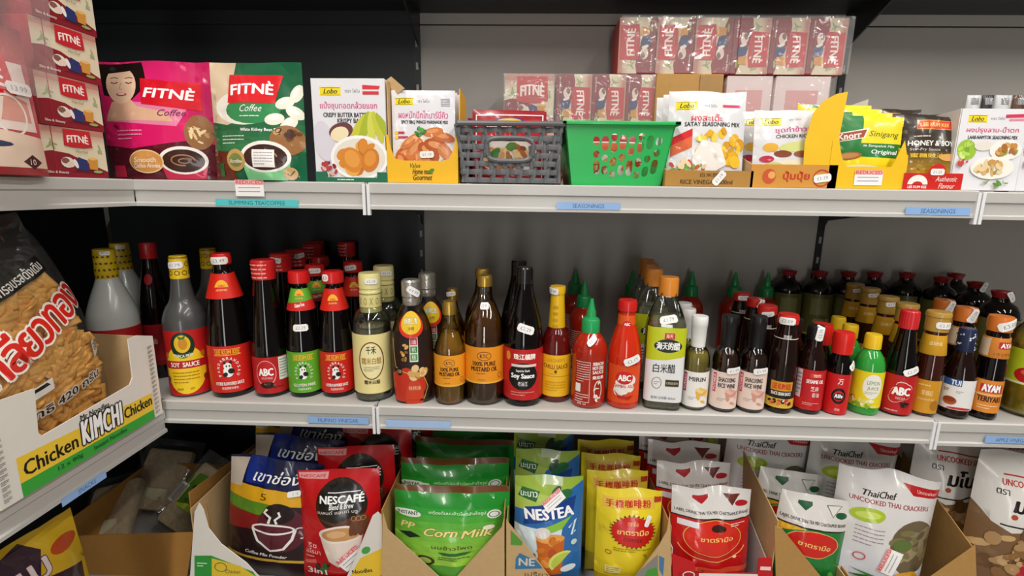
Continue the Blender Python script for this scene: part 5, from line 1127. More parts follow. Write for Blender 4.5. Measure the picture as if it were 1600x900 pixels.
# --- 15 ABC chilli
PQ = [(.92, 0), (1, .015), (1, .45), (.97, .52), (.8, .66), (.58, .76), (.5, .82), (.46, .9)]
b15 = Bottle('chilli_sauce_bottle', 'orange-red chilli sauce bottle with red cap and white splash label', 971, 466, 53, 640, PQ, mat('orange_chilli_sauce', 'cc2c0e', .12, coat=.6, vary=.05), [(.52, .90), (.56, .905), (.57, .975), (.52, 1), (.1, 1)], 'cc1c18', ribs=.015)
pf = b15.hood('neck_label', [(.56, .735), (.57, .736), (.52, .865), (.5, .866)], 'e0581c'); q = Pr(); q.ell(0, b15.H*.79, .008, .006, 'c01818', 14); q.text('ABC', 0, b15.H*.79, .011, .005, 'ffffff', bold=.03); b15.on(pf, q, 'neck_print')
p = b15.lab(.06, .42, 1.1, 'e04c18'); R = b15.R; p.blobs(0, p.z(.5), R*.4, p.h*.24, ['f4ece4'], 16, R*.32, 5, .95); p.ell(0, p.z(.68), R*.5, p.h*.17, 'cc1c1c', 24); p.text('ABC', 0, p.z(.68), R*.72, p.h*.16, 'ffffff', bold=.05); p.text('SAMBAL ASLI', 0, p.z(.46), R*1.1, p.h*.08, 'c8401c', bold=.02); p.poly([(-R*.6, p.z(.34)), (-R*.3, p.z(.14)), (R*.3, p.z(.1)), (R*.6, p.z(.22)), (R*.2, p.z(.18)), (-R*.3, p.z(.22))], 'b81c14'); b15.put(p); b15.tagb(.012, .475, w=.03, rot=22, txt='£2.19')
# --- 16 square rice vinegar
PZ = [(.95, 0), (1, .01), (1, .58), (.99, .62), (.88, .7), (.6, .80), (.44, .84), (.4, .9)]
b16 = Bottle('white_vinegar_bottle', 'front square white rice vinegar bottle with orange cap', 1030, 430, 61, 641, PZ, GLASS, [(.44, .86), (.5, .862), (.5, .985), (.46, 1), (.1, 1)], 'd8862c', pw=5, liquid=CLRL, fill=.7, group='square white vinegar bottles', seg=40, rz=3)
p = b16.lab(.065, .645, .98, 'e9e9ea'); R = b16.R; p.poly([(-R*.98, p.z(.56)), (0, p.z(.57)), (R*.98, p.z(.63)), (R*.98, p.z(1)), (-R*.98, p.z(1))], 'c4cc1c'); p.ell(R*.05, p.z(.76), R*.62, p.h*.09, '14261a', 26); p.text('海天的醋', R*.05, p.z(.76), R*1.05, p.h*.1, 'f4f4f0', bold=.03); p.rect(-R*.14, p.z(.85), R*.34, p.z(.93), 'c82820'); p.text('海天', R*.1, p.z(.89), R*.34, p.h*.055, 'fff0e8'); p.text('白米醋', -R*.05, p.z(.46), R*1.0, p.h*.12, '2a2a2e', bold=.01); p.ring(-R*.35, p.z(.26), R*.22, p.h*.08, R*.03, '8a7a4a', 22); p.lines(-R*.48, p.z(.23), -R*.22, p.z(.29), 2, 'a89a70', .3); p.rect(R*.05, p.z(.22), R*.65, p.z(.31), '3a3424'); p.text('0 添加防腐剂', R*.35, p.z(.265), R*.5, p.h*.035, 'e8dcb0'); p.text('配制 白米醋 450ml', 0, p.z(.06), R*1.1, p.h*.04, '6a6a70'); b16.put(p); b16.tagb(.0, .705, w=.03, rot=12, txt='£1.79')
for x, y, l in ((1023, 420, 'second square vinegar bottle with orange cap'), (1016, 413, 'third square vinegar bottle with orange cap'), (1011, 408, 'rearmost square vinegar bottle, its cap darkest')): b16.back(x, y, l, rz=2, skip=('price_sticker',))
# --- 17 mirin, 18-19 rice wine
PY = [(.94, 0), (1, .02), (1, .5), (.97, .56), (.8, .63), (.5, .68), (.42, .72), (.4, .8)]
CAPM = [(.52, .67), (.53, .672), (.58, .9), (.6, .905), (.6, .985), (.56, 1), (.1, 1)]
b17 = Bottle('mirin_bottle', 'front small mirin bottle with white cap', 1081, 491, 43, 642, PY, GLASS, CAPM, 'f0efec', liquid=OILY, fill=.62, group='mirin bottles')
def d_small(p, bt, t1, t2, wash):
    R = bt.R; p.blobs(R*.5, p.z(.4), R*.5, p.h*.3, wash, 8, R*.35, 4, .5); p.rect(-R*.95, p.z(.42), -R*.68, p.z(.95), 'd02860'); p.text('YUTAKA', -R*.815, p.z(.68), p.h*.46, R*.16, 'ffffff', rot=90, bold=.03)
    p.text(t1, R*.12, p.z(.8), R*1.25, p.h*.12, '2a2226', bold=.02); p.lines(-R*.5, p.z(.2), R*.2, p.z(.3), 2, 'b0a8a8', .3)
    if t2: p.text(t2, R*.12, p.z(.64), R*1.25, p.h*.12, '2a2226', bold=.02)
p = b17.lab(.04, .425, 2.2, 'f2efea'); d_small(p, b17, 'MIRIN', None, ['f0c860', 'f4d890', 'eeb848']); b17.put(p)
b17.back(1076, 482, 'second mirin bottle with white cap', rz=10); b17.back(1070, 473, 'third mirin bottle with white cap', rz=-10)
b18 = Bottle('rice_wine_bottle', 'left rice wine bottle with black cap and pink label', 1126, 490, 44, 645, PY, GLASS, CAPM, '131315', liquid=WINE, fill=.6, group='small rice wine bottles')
p = b18.lab(.04, .43, 2.2, 'eed8cc'); d_small(p, b18, 'SHAOXING', 'RICE WINE', ['e0a898', 'eabcae', 'd89a88']); b18.put(p); b18.tagb(.012, .46, w=.024, rot=8, txt='£1.99')
b18.copyfront(1169, 646, 'right rice wine bottle with black cap, next to the bean sauce', rz=-6)
# --- 20 black bean sauce
PJ = [(.94, 0), (1, .015), (1, .5), (.98, .56), (.9, .68), (.78, .8), (.72, .84), (.66, .88), (.62, .93)]
b20 = Bottle('bean_sauce_bottle', 'front dark bean sauce bottle with red lid and gold label', 1213, 488, 46, 647, PJ, SOYB, [(.70, .905), (.74, .91), (.74, .975), (.68, 1), (.1, 1)], 'c8201c', group='red-lidded bean sauce bottles', ribs=.01)
pf = b20.hood('neck_band', [(.84, .725), (.845, .726), (.76, .81), (.74, .811)], '2c1210'); q = Pr(); q.rect(-.04, b20.H*.765, .04, b20.H*.772, 'e8e0d8'); q.text('李錦記', 0, b20.H*.79, .014, .006, 'f0e8e0'); b20.on(pf, q, 'band_print')
p = b20.lab(.06, .35, 2.3, '18100e'); R = b20.R; p.rect(-R*.8, p.z(.62), R*.8, p.z(.95), 'd89a20'); p.text('LEE KUM KEE', 0, p.z(.78), R*1.3, p.h*.2, 'c8281c', bold=.03); p.text('BLACK BEAN SAUCE', 0, p.z(.52), R*1.4, p.h*.12, 'f0ece4', bold=.03); p.rect(-2.3*R, p.z(0), 2.3*R, p.z(.34), 'e0b838'); p.blobs(0, p.z(.2), R*.8, p.h*.12, ['c8402c', 'f0e8d8', '2a1810', 'd87a4c'], 18, R*.16, 4); b20.put(p); b20.tagc(-.004, .945, w=.026, h=.013, txt='£2.09')
for i, (x, y, l) in enumerate(((1200, 477, 'second red-lidded bean sauce bottle'), (1182, 466, 'third red-lidded bean sauce bottle'), (1160, 457, 'rearmost red-lidded bean sauce bottle'))):
    r = b20.back(x, y, l, skip=('price_sticker',), rz=5); sticker(r, round_map(b20.cap, b20.cap[1][0], 1, 1, 2, 0, 24), (-.002, .006, .0)[i], b20.H*(.92, .955, .95)[i], .021, (10, 65, 4)[i], '£2.09', base=.0016, du=.004)
# --- 21 sesame oil, 22 red-capped soy
b21 = Bottle('sesame_oil_bottle', 'dark sesame oil bottle with black cap and red label', 1257, 506, 48, 648, [(.94, 0), (1, .015), (1, .5), (.97, .58), (.8, .68), (.56, .76), (.52, .82), (.5, .92)], SOYB, [(.56, .84), (.58, .845), (.58, .985), (.54, 1), (.1, 1)], '141212', group='dark sesame oil bottles', rz=4)
p = b21.lab(.05, .52, 2.3, 'c41a20'); R = b21.R; p.rect(-R*1.15, p.z(.28), -R*.72, p.z(.98), 'ecd8d8'); p.lines(-R*1.1, p.z(.34), -R*.76, p.z(.92), 6, 'a88a90', .4); p.rect(-R*.2, p.z(.82), R*.7, p.z(.92), 'd83a30'); p.text('YEO\'S', R*.25, p.z(.87), R*.5, p.h*.07, 'fff0e0', bold=.03); p.text('SESAME OIL', R*.2, p.z(.72), R*1.2, p.h*.09, 'fff4ee', bold=.04); p.text('芝麻', R*.2, p.z(.54), R*.55, p.h*.12, 'fff4ee'); p.text('香油', R*.3, p.z(.39), R*.5, p.h*.11, 'fff4ee'); p.lines(-R*.5, p.z(.12), R*.6, p.z(.2), 2, 'f0a8a0', .4); b21.put(p); b21.tagc(.004, .93, w=.027, rot=84, txt='£2.79')
b21.back(1243, 497, 'second dark sesame oil bottle behind the red-labelled one', rz=0, skip=('price_sticker',))
b22 = Bottle('soy_sauce_bottle', 'front red soy bottle with big red cap and teapot emblem', 1300, 516, 42, 649, [(.95, 0), (1, .02), (1, .5), (.98, .58), (.86, .66), (.7, .72), (.6, .76), (.56, .8)], SOY, [(.78, .74), (.82, .745), (.86, .9), (.84, .965), (.78, 1), (.1, 1)], 'd8201a', group='red-capped small soy bottles', ribs=.015)
p = b22.lab(.01, .51, 2.4, 'cc1a1c'); R = b22.R; p.ell(R*.1, p.z(.46), R*.56, p.h*.2, '0e0c0c', 24); p.ell(R*.1, p.z(.46), R*.42, p.h*.13, 'cc1a1c', 20); p.ell(R*.1, p.z(.45), R*.38, p.h*.09, '0e0c0c', 20); p.text('A☰v', R*.1, p.z(.46), R*.6, p.h*.1, 'ffffff', bold=.05); p.rect(-R*.2, p.z(.68), R*.4, p.z(.8), 'cc1a1c'); p.text('万', R*.1, p.z(.82), R*.4, p.h*.14, 'f4ece4', bold=.02); p.text('老抽', R*.1, p.z(.12), R*.4, p.h*.07, 'f4d8d0'); b22.put(p); b22.tagb(R*1.0, .62, w=.018, rot=40, h=.012, txt='£2')
b22.back(1287, 506, 'second red-capped small soy bottle', rz=0, skip=('price_sticker',))
# --- 23 lemon juice
GRNB = mat('green_plastic_bottle', '2f9a3a', .12, coat=.6, vary=.06)
b23 = Bottle('lemon_juice_bottle', 'front bright green lemon juice bottle with yellow cap', 1345, 519, 53, 650, [(.9, 0), (1, .03), (.98, .12), (1, .5), (.98, .6), (.86, .7), (.6, .78), (.46, .81), (.44, .88)], GRNB, [(.50, .82), (.54, .825), (.53, .975), (.48, 1), (.1, 1)], 'e8c020', group='green lemon juice bottles', ribs=.015)
p = b23.lab(.1, .56, 2.3, 'ecd81e'); R = b23.R; p.ell(R*.25, p.z(.6), R*.62, p.h*.34, 'f2f0e4', 26); p.text('LEMON', R*.28, p.z(.7), R*.8, p.h*.11, '4a7a2c'); p.text('JUICE', R*.28, p.z(.54), R*.74, p.h*.11, '4a7a2c'); p.lines(-R*.2, p.z(.38), R*.6, p.z(.46), 2, '8a9a5a', .3); p.blobs(0, p.z(.12), R*.9, p.h*.09, ['7ab02c', 'f0f0d8', '5a9a24', 'e8e060'], 16, R*.2, 6); p.blobs(-R*.9, p.z(.2), R*.2, p.h*.14, ['e8a020', 'f0f0e0', '5a9a24'], 8, R*.14, 7); b23.put(p)
for x, y, l in ((1330, 507, 'second lemon juice bottle with yellow cap'), (1311, 495, 'third lemon juice bottle, only its yellow cap showing')): b23.back(x, y, l, rz=0)
# --- 24 ABC soy
b24 = Bottle('sweet_soy_bottle', 'black soy bottle with red wrapped cap and red splash label, beside lemon juice', 1394, 482, 56, 651, [(.93, 0), (1, .02), (1, .36), (.97, .42), (.8, .58), (.62, .72), (.55, .8), (.52, .9)], SOY, [(.54, .83), (.56, .832), (.58, .93), (.55, .99), (.5, 1), (.1, 1)], 'd0222a', ribs=.03)
p = b24.lab(.02, .40, 2.2, 'be181c'); R = b24.R; p.blobs(0, p.z(.56), R*.38, p.h*.2, ['f0d0c8'], 14, R*.34, 5, .95); p.blobs(0, p.z(.56), R*.36, p.h*.18, ['c41a20'], 16, R*.32, 5, .95); p.text('ABC', R*.05, p.z(.6), R*.95, p.h*.2, 'ffffff', bold=.06); p.text('KECAP', R*.05, p.z(.42), R*.5, p.h*.06, 'f4d8d0'); p.blobs(R*.3, p.z(.26), R*.3, p.h*.05, ['1c0c08', '5a3018'], 8, R*.12, 8); p.lines(-R*.7, p.z(.05), R*.5, p.z(.12), 1, 'e8a8a0'); b24.put(p); b24.tagb(.012, .45, w=.026, rot=24, txt='£2.29')
# --- 25 gold seasoned sauce
PG = [(.94, 0), (1, .015), (1, .35), (.98, .42), (.92, .6), (.78, .78), (.7, .84), (.66, .88)]
b25 = Bottle('seasoning_sauce_bottle', 'front gold-capped sauce bottle with gold label and neck cone', 1437, 484, 47, 651, PG, mat('brown_glass_sauce', '3a1408', .08, coat=.6, vary=.04), [(.80, .815), (.84, .82), (.82, .95), (.88, .955), (.88, .985), (.82, 1), (.1, 1)], 'b8903c', group='gold-capped sauce bottles', capcoat=.3)
pf = b25.hood('neck_cone', [(.98, .60), (.985, .601), (.80, .785), (.78, .786)], 'd8a024'); q = Pr(); q.text('LEE KUM KEE', 0, b25.H*.71, .02, .006, 'f4e0a0', bold=.02); b25.on(pf, q, 'cone_print'); b25.tagc(.008, .885, w=.026, txt='£2.39')
p = b25.lab(.03, .355, 2.3, 'd0941e'); R = b25.R; p.text('李錦記', 0, p.z(.62), R*.8, p.h*.16, 'f4e4b0'); p.text('Seasoned Soy', 0, p.z(.42), R*1.2, p.h*.09, 'f4e4b0', shear=.2); p.lines(-R*.7, p.z(.8), R*.7, p.z(.9), 1, 'e8c878'); p.ell(R*.7, p.z(.25), R*.4, p.h*.16, 'b0741a', 16); b25.put(p)
for x, y, l in ((1419, 474, 'second gold-capped sauce bottle'), (1389, 463, 'third gold-capped sauce bottle'), (1361, 450, 'fourth gold-capped sauce bottle, deeper in the row'), (1337, 443, 'rearmost gold-capped sauce bottle')):
    r = b25.back(x, y, l, rz=0, skip=('price_sticker',)); sticker(r, round_map(b25.cap, b25.cap[1][0], 1, 1, 2, 0, 24), .004, b25.H*.93, .02, rnd.choice((10, 60)), '£2.39', base=.0016, du=.004)
# --- 26 vinegar with navy patterned neck
b26 = Bottle('dipping_sauce_bottle', 'dark sauce bottle with navy patterned neck wrap and white label', 1485, 510, 56, 654, [(.92, 0), (1, .02), (1, .40), (.97, .48), (.8, .6), (.6, .7), (.52, .76), (.5, .9)], SOYB, [(.56, .745), (.57, .75), (.54, .86), (.54, .975), (.48, 1), (.1, 1)], '1c2848', capname='neck_wrap', capcoat=.1)
q = Pr(); r_ = random.Random(5)
for k in range(44): q.ell(r_.uniform(-.03, .03), b26.H*r_.uniform(.765, .97), .0016, .0016, r_.choice(('e4e8f0', 'a8b4d0')), 6)
b26.on(b26.cap, q, 'wrap_print', 24)
p = b26.lab(.09, .44, 2.2, 'eae9e6'); R = b26.R; p.rect(-R*1.1, p.z(.78), R*.05, p.z(1), '2c5a9a'); p.text('TUI', -R*.3, p.z(.89), R*.55, p.h*.16, 'ffffff', bold=.03); p.text('SOY', -R*.8, p.z(.62), R*.35, p.h*.1, '2a2a30', bold=.02); p.lines(-R*.2, p.z(.55), R*.2, p.z(.64), 2, '8a8a90', .35); p.ell(-R*.5, p.z(.28), R*.42, p.h*.14, 'b8562c', 20); p.ell(-R*.5, p.z(.32), R*.34, p.h*.09, '8a3a1c', 18); p.ell(R*.2, p.z(.02), R*.8, p.h*.08, 'c8302c', 18, 0, 0, 180); b26.put(p)
# --- 27 teriyaki
b27 = Bottle('teriyaki_bottle', 'front teriyaki sauce bottle with orange cap and orange label', 1531, 491, 50, 655, [(.94, 0), (1, .015), (1, .38), (.98, .46), (.92, .62), (.84, .76), (.78, .82), (.66, .86)], SOY, [(.80, .855), (.84, .86), (.86, .97), (.8, 1), (.1, 1)], 'd8762c', group='orange-capped teriyaki bottles', ribs=.01)
pf = b27.hood('neck_label', [(.96, .605), (.965, .606), (.86, .80), (.84, .801)], 'e08a34'); q = Pr(); q.rect(.0, b27.H*.70, .032, b27.H*.765, 'b82420'); q.text('AYAM', .016, b27.H*.732, .026, .008, 'ffffff', bold=.05); q.text('• テリヤキ •', .01, b27.H*.645, .03, .005, '5a2a10'); q.rect(-.05, b27.H*.62, -.012, b27.H*.79, 'd8c0a0'); b27.on(pf, q, 'neck_print'); b27.tagc(.010, .93, w=.034, rot=24, txt='£3.09')
p = b27.lab(.06, .385, 2.2, 'e28a2c'); R = b27.R; p.rect(-R*.65, p.z(.62), R*.9, p.z(.88), 'b82420'); p.text('AYAM', R*.1, p.z(.76), R*1.2, p.h*.22, 'ffffff', bold=.05); p.text('TERIYAKI', R*.1, p.z(.42), R*1.6, p.h*.16, '4a1c10', bold=.04); p.rect(-2*R, p.z(.54), 2*R, p.z(.57), 'f4d8a0'); p.lines(-R*.6, p.z(.1), R*.7, p.z(.26), 2, 'f4d8a0', .35); b27.put(p)
for i, (x, y, l) in enumerate(((1511, 480, 'second teriyaki bottle with orange cap'), (1476, 468, 'third orange-capped teriyaki bottle, darker'))):
    r = b27.back(x, y, l, rz=8, skip=('price_sticker',)); sticker(r, round_map(b27.cap, b27.cap[1][0], 1, 1, 2, 0, 24), .006, b27.H*.93, .028, 68, '£3.09', base=.0016, du=.004)
# --- 28 big oil bottle at the right edge
b28 = Bottle('cooking_oil_bottle', 'big yellow cooking oil bottle with green cap at the right edge', 1601, 471, 116, 658, [(.94, 0), (1, .02), (.97, .1), (1, .25), (.98, .5), (1, .55), (.96, .66), (.74, .78), (.42, .86), (.3, .88), (.28, .92)], GLASS, [(.30, .87), (.33, .875), (.33, .985), (.3, 1), (.1, 1)], '58c83a', liquid=film('cooking_oil', 'f6ec98', haze=.62, hcol='ecd44c', gloss=.0, rough=.03, bump=0), fill=.8, ribs=.02)  # the oil's haze is painted brightness, in place of light passing through
p = b28.lab(.28, .60, 2.0, 'c4d82a'); R = b28.R; p.ell(-R*.35, p.z(.28), R*.5, p.h*.24, 'c8201c', 24); p.ell(-R*.45, p.z(.36), R*.2, p.h*.08, 'e86a50', 14); p.rect(-2*R, p.z(.02), 2*R, p.z(.07), 'f0f0e0'); b28.put(p); b28.tagb(-.02, .72, w=.016, rot=60, h=.016, txt='£4')
# --- back row of wide bottles with red crown caps
PB = [(.95, 0), (1, .01), (1, .72), (.97, .79), (.8, .85), (.5, .885), (.42, .9), (.4, .93)]
crown = [(.30, .895), (.34, .90), (.38, .925), (.52, .985), (.5, .992), (.3, .985), (.24, 1), (.05, 1)]
bb = None
CR = [(1238, 423, .362, 'first'), (1282, 423, .364, 'second'), (1324, 423, .366, 'third'), (1367, 424, .366, 'fourth'), (1412, 424, .368, 'fifth'), (1491, 426, .366, 'sixth'), (1527, 440, .305, 'seventh'), (1567, 454, .25, 'eighth'), (1600, 458, .28, 'ninth')]
H_ = at(1238, 423, .365).z
for i, (x, y, Y, nm) in enumerate(CR):
    q = atz(x, y, H_); yy = min(q.y, D-.04); lb = nm+' wide dark bottle with red crown cap, counted from the left in the back row'
    yy = free_y(q.x, yy, .033)
    if bb is None:
        bb = Bottle.__new__(Bottle); bb.R, bb.H, bb.sx, bb.sy, bb.pw, bb.seg, bb.it = .034, H_, 1, 1, 2, 28, 2
        bb.root = thing('vinegar_bottle', lb, 'bottle', (q.x, yy, ZM+.0004), 0, group='dark bottles with red crown caps')
        bb.prof = [(r*bb.R, z*bb.H) for r, z in PB]; lathe('bottle_body', bb.root, bb.prof, SOY); bb.cap = bb.hood('crown_cap', crown, '8c1820')
        p = bb.lab(.25, .74, 2.2, '5c5a2c'); R = bb.R; p.rect(-R*.8, p.z(.5), R*.3, p.z(.9), '7a7848'); p.text('老陈醋', 0, p.z(.35), R*1.2, p.h*.12, 'b8a860'); p.rect(-2.2*R, p.z(0), 2.2*R, p.z(.05), 'a89440'); bb.put(p)
    else:
        r = dup(bb.root, (q.x, yy, ZM+.0004), rnd.uniform(-20, 20), lb)
        if i in (6, 7): sticker(r, round_map([(.02, .89*H_), (.02, H_)], .02, 1, 1, 2, 0, 24), .004, bb.H*.955, .022, 70 if i == 6 else -60, '£1.99', base=.001, du=.004)
# ================================================================ side shelf: noodle carton with the big snack bag
XK = -.388; y0, y1 = -.300, -.020; WK = y1-y0
SURFK = SZM+.0004
t = thing('noodle_carton', 'white noodle carton with yellow and green stripe, front cut open, holding the snack bag', 'carton', (XK, (y0+y1)/2, SURFK), 90)
def ky(px, py): q = atx(px, py, XK); return (q.y-(y0+y1)/2, q.z-SURFK)
cut = [(-WK/2, 0), (WK/2, 0), (WK/2, ky(240, 524)[1]), ky(214, 524), ky(200, 530), ky(207, 590), ky(203, 601), ky(66, 681), ky(60, 676), ky(54, 607), (-WK/2, ky(54, 607)[1]+.004)]
prism('front_panel', t, cut, .0016, M_front(), WHITECARD)
prism('side_panel', t, [(.0016, 0), (.19, 0), (.19, .15), (.0016, .145)], .0016, M_side(WK/2), TANCARD)
prism('side_panel', t, [(.0016, 0), (.19, 0), (.19, .15), (.0016, .145)], .0016, M_side(-WK/2+.0016), WHITECARD)
prism('back_panel', t, [(-WK/2, 0), (WK/2, 0), (WK/2, .15), (-WK/2, .15)], .0016, M_front(.19), TANCARD)
box('base_panel', t, -WK/2+.002, WK/2-.002, .002, .188, 0, .0016, TANCARD)
p = Pr(); a0, a1 = -WK*.40, WK*.43
p.poly([(a0, 0), (a1, 0), (a1, .016), (a0, .020)], '3aa83c'); p.poly([(a0, .020), (a1, .016), (a1, .047), (a0, .056)], 'f2cc3a')
p.text('Chicken', -WK*.235, .036, WK*.28, .021, '141210', bold=.03); p.text('KIMCHI', WK*.065, .042, WK*.26, .036, 'ffffff', bold=.035, shear=.12, sp=1.15, out='141210', ow=.0036); p.text('Chicken', WK*.315, .036, WK*.21, .018, '141210', bold=.03)
p.text('Mr Noodles', WK*.03, .066, WK*.18, .008, '141210', bold=.03); p.text('12 x 80g', -WK*.15, .010, WK*.14, .008, '14502a', bold=.02); p.text('Instant Noodles', WK*.1, .010, WK*.22, .007, '14502a', bold=.02)
for sx_, n in ((-.465, 12), (.455, 16)):
    for k in range(n): p.lines(WK*(sx_-.018), .006+.008*k, WK*(sx_+.018), .012+.008*k, 3, '6a6660', .45, seed=k+int(sx_*100))
p.build('printed_front', t, flat(), CARDP)
# the bag of twisted snacks
BW, BH, BB = .262, .352, .074; loc = Vector((XK-.092, -.150, SURFK+.004))
bag = thing('snack_bag', 'large clear bag of golden fried snacks with red Thai lettering, in the white carton', 'snack bag', loc, 88, rx=-4, ry=-8)
P = Pouch(bag, BW, BH, BB, 'ffffff', 'pillow', seal=.04, wr=.004, seed=31, m=BAG, name='clear_film', nu=24, nv=24, taper=.30, pw=.36)
p = Pr(); p.poly([(-BW*.46, BH*.66), (BW*.30, BH*.765), (BW*.30, BH*.83), (-BW*.46, BH*.725)], '15120f'); p.text('ขนมเกลียวกรอบรสดั้งเดิม', -BW*.07, BH*.748, BW*.70, BH*.045, 'f2efe8', bold=.02, rot=11)
P.build(p, 'printed_banner', FOIL)
p = Pr(); p.text('เกลียวทอง', BW*.0, BH*.555, BW*.86, BH*.155, 'd8281e', bold=.03, arch=BH*.01, rot=20, sp=.9, out='f8f0e8', ow=.0045); P.build(p, 'brand_lettering', FOIL)
p = Pr(); p.text('สุทธิ 420 กรัม', BW*.06, BH*.225, BW*.56, BH*.055, '181410', bold=.02, rot=5, out='f4f2ee', ow=.003); P.build(p, 'weight_lettering', FOIL)
p = Pr(); p.poly([(-BW*.30, BH*.275), (-BW*.03, BH*.30), (-BW*.03, BH*.35), (-BW*.30, BH*.325)], 'f0eee8'); p.poly([(-BW*.27, BH*.308), (-BW*.05, BH*.325), (-BW*.07, BH*.34), (-BW*.26, BH*.322)], '141210'); P.build(p, 'printed_patch', FOIL)
p = Pr(); p.poly([(BW*.34, BH*.32), (BW*.45, BH*.345), (BW*.45, BH*.42), (BW*.35, BH*.40)], 'efece4'); p.text('อย.', BW*.4, BH*.37, BW*.07, BH*.04, '2a2622', bold=.02, rot=8); P.build(p, 'approval_stamp', FOIL)
def snack_mesh(seed):
    r = random.Random(seed); nx, ny = 14, 4; L, Wd = .040*r.uniform(.8, 1.1), .027*r.uniform(.8, 1.1); v = []; f = []
    tw = r.uniform(-.9, .9); bend = r.uniform(.1, .5)
    for sgn in (1, -1):
        for j in range(ny+1):
            for i in range(nx+1):
                u = i/nx-.5; w_ = j/ny-.5; e = (1-min(1, (abs(u)*2)**4))*(1-min(1, (abs(w_)*2)**4))
                z = .0013*math.sin(i*2*math.pi/3.5)+sgn*(.0008+.0056*e)+bend*.02*(u*u*4)+.002*noise.noise((u*4+seed, w_*4, 1))
                y = Wd*w_; a = tw*u; v.append((L*u, y*math.cos(a)-z*math.sin(a), y*math.sin(a)+z*math.cos(a)))
    Q = nx+1; n0 = Q*(ny+1)
    for j in range(ny):
        for i in range(nx): a = j*Q+i; f.append((a, a+1, a+Q+1, a+Q)); f.append((n0+a, n0+a+Q, n0+a+Q+1, n0+a+1))
    for i in range(nx): f.append((i, n0+i, n0+i+1, i+1)); a = ny*Q+i; f.append((a, a+1, n0+a+1, n0+a))
    for j in range(ny): a = j*Q; f.append((a, a+Q, n0+a+Q, n0+a)); a += nx; f.append((a, n0+a, n0+a+Q, a+Q))
    me = bpy.data.meshes.new('snack_piece'); me.from_pydata(v, [], f); me.polygons.foreach_set('use_smooth', [True]*len(f))
    me.materials.append(mat('fried_snack', 'eab058', .42, coat=.2, vary=.25, bump=.4, bscale=160)); return me
SN = [snack_mesh(k) for k in range(6)]; rs = random.Random(12); nsn = 0
MBAG = Matrix.Translation(loc) @ bag.rotation_euler.to_matrix().to_4x4()
for layer, (n, dep) in enumerate(((96, .80), (64, .45))):
    k = 0
    for j in range(14 if layer == 0 else 11):
        nn = 9 if layer == 0 else 7
        for i in range(nn):
            u = (i+.5+.5*(j % 2)-.25+rs.uniform(-.25, .25))/nn*2-1; vv = .055+(.69 if layer == 0 else .66)*(j+rs.uniform(-.2, .2))/(14 if layer == 0 else 11)
            if vv > .66+.08*math.cos(u*2.2) or abs(u) > (.82 if layer == 0 else .6): continue
            d = P.dep(u, max(vv, .05)); x, y, z = P.front(u*BW/2*.93, vv*BH, 0); y += max(.017, d*(1-dep)+.008)
            if z < .012: z = .012
            w_ = MBAG @ Vector((x, y, z))
            o = bpy.data.objects.new('snack_piece', SN[rs.randrange(6)]); COL.objects.link(o); o.location = w_
            o.rotation_euler = (math.radians(90+rs.uniform(-24, 24)), rs.uniform(0, 6.28), math.radians(90+rs.uniform(-25, 25))); o.scale = [rs.uniform(.85, 1.12)]*3
            tag(o, 'golden fried snack piece inside the large clear bag', 'snack', 'fried snack pieces in the clear bag'); nsn += 1
# ================================================================ lower shelf
ZL = ZB+.0004
def lspot(px0, px1, pytop, Y):
    c = (px0+px1)/2; b = at(c, pytop, Y); a_, b_ = at(px0, pytop+60, Y), at(px1, pytop+60, Y)
    return Vector(((a_.x+b_.x)/2, Y, ZL)), b_.x-a_.x, (b.z-ZL)*.955
def fp(o, pts, Y): return [(at(x, y, Y).x-o.x, max(at(x, min(y, 985), Y).z-o.z, 0)) for x, y in pts]
def cutbox(name, label, Y, px0, px1, front, m, inner, hs, depth=.27, py=860, sidel=None, sider=None):
    """open carton on the lower shelf; front outline given where it stands, at depth Y"""
    xa, xb = at(px0, py, Y).x, at(px1, py, Y).x; o = Vector(((xa+xb)/2, Y, ZL)); W = xb-xa; t = thing(name, label, 'carton', o, 0)
    for pts in front: prism('front_panel', t, fp(o, pts, Y) if pts[0][1] > 0 else pts, .002, M_front(), m)
    for s, q in ((-1, sidel), (1, sider)):
        h0, h1 = q or (hs, hs); h0 -= .018; h1 -= .018; prism('side_panel', t, [(.002, 0), (depth, 0), (depth, h1), (.002, h0)], .002, M_side(W/2 if s > 0 else -W/2+.002), inner)
    prism('back_panel', t, [(-W/2, 0), (W/2, 0), (W/2, hs-.018), (-W/2, hs-.018)], .002, M_front(depth), inner)
    return t, o, W
LOW = 985                                          # below the frame: the panels go on down to the shelf
DARKC = mat('ochre_cardboard', 'ac7a38', .85, vary=.10, bump=.1, bscale=90)
# ---- corner box with noodle bags
t, o, W = cutbox('cardboard_box', 'plain brown cardboard box of noodle bags in the lower left corner', .03, 96, 303, [[(96, 838), (303, 832), (303, LOW), (96, LOW)]], DARKC, DARKC, .13, .24, py=835, sider=(.215, .19))
prism('side_flap', t, [(0, 0), (.024, .055), (.028, .0), (.02, -.05), (.004, -.105)], .002, Matrix.Translation((W/2+.001, .004, .11)) @ Matrix.Rotation(math.radians(25), 4, 'Z') @ M_front(), BROWNCARD)
def d_noodlebag(p, W, H):
    p.rect(-W*.4, H*.3, W*.1, H*.72, '5c8a2a'); p.poly([(-W*.4, H*.3), (W*.1, H*.3), (W*.1, H*.42)], 'b8cc3c'); p.barcode(-W*.48, H*.3, -W*.3, H*.55); p.text('BROWN RICE', -W*.08, H*.56, W*.3, H*.05, '1a2a14', bold=.03); p.text('STICK', -W*.08, H*.48, W*.2, H*.05, '1a2a14', bold=.03); p.text('NOODLE', -W*.08, H*.4, W*.22, H*.05, '1a2a14', bold=.03)
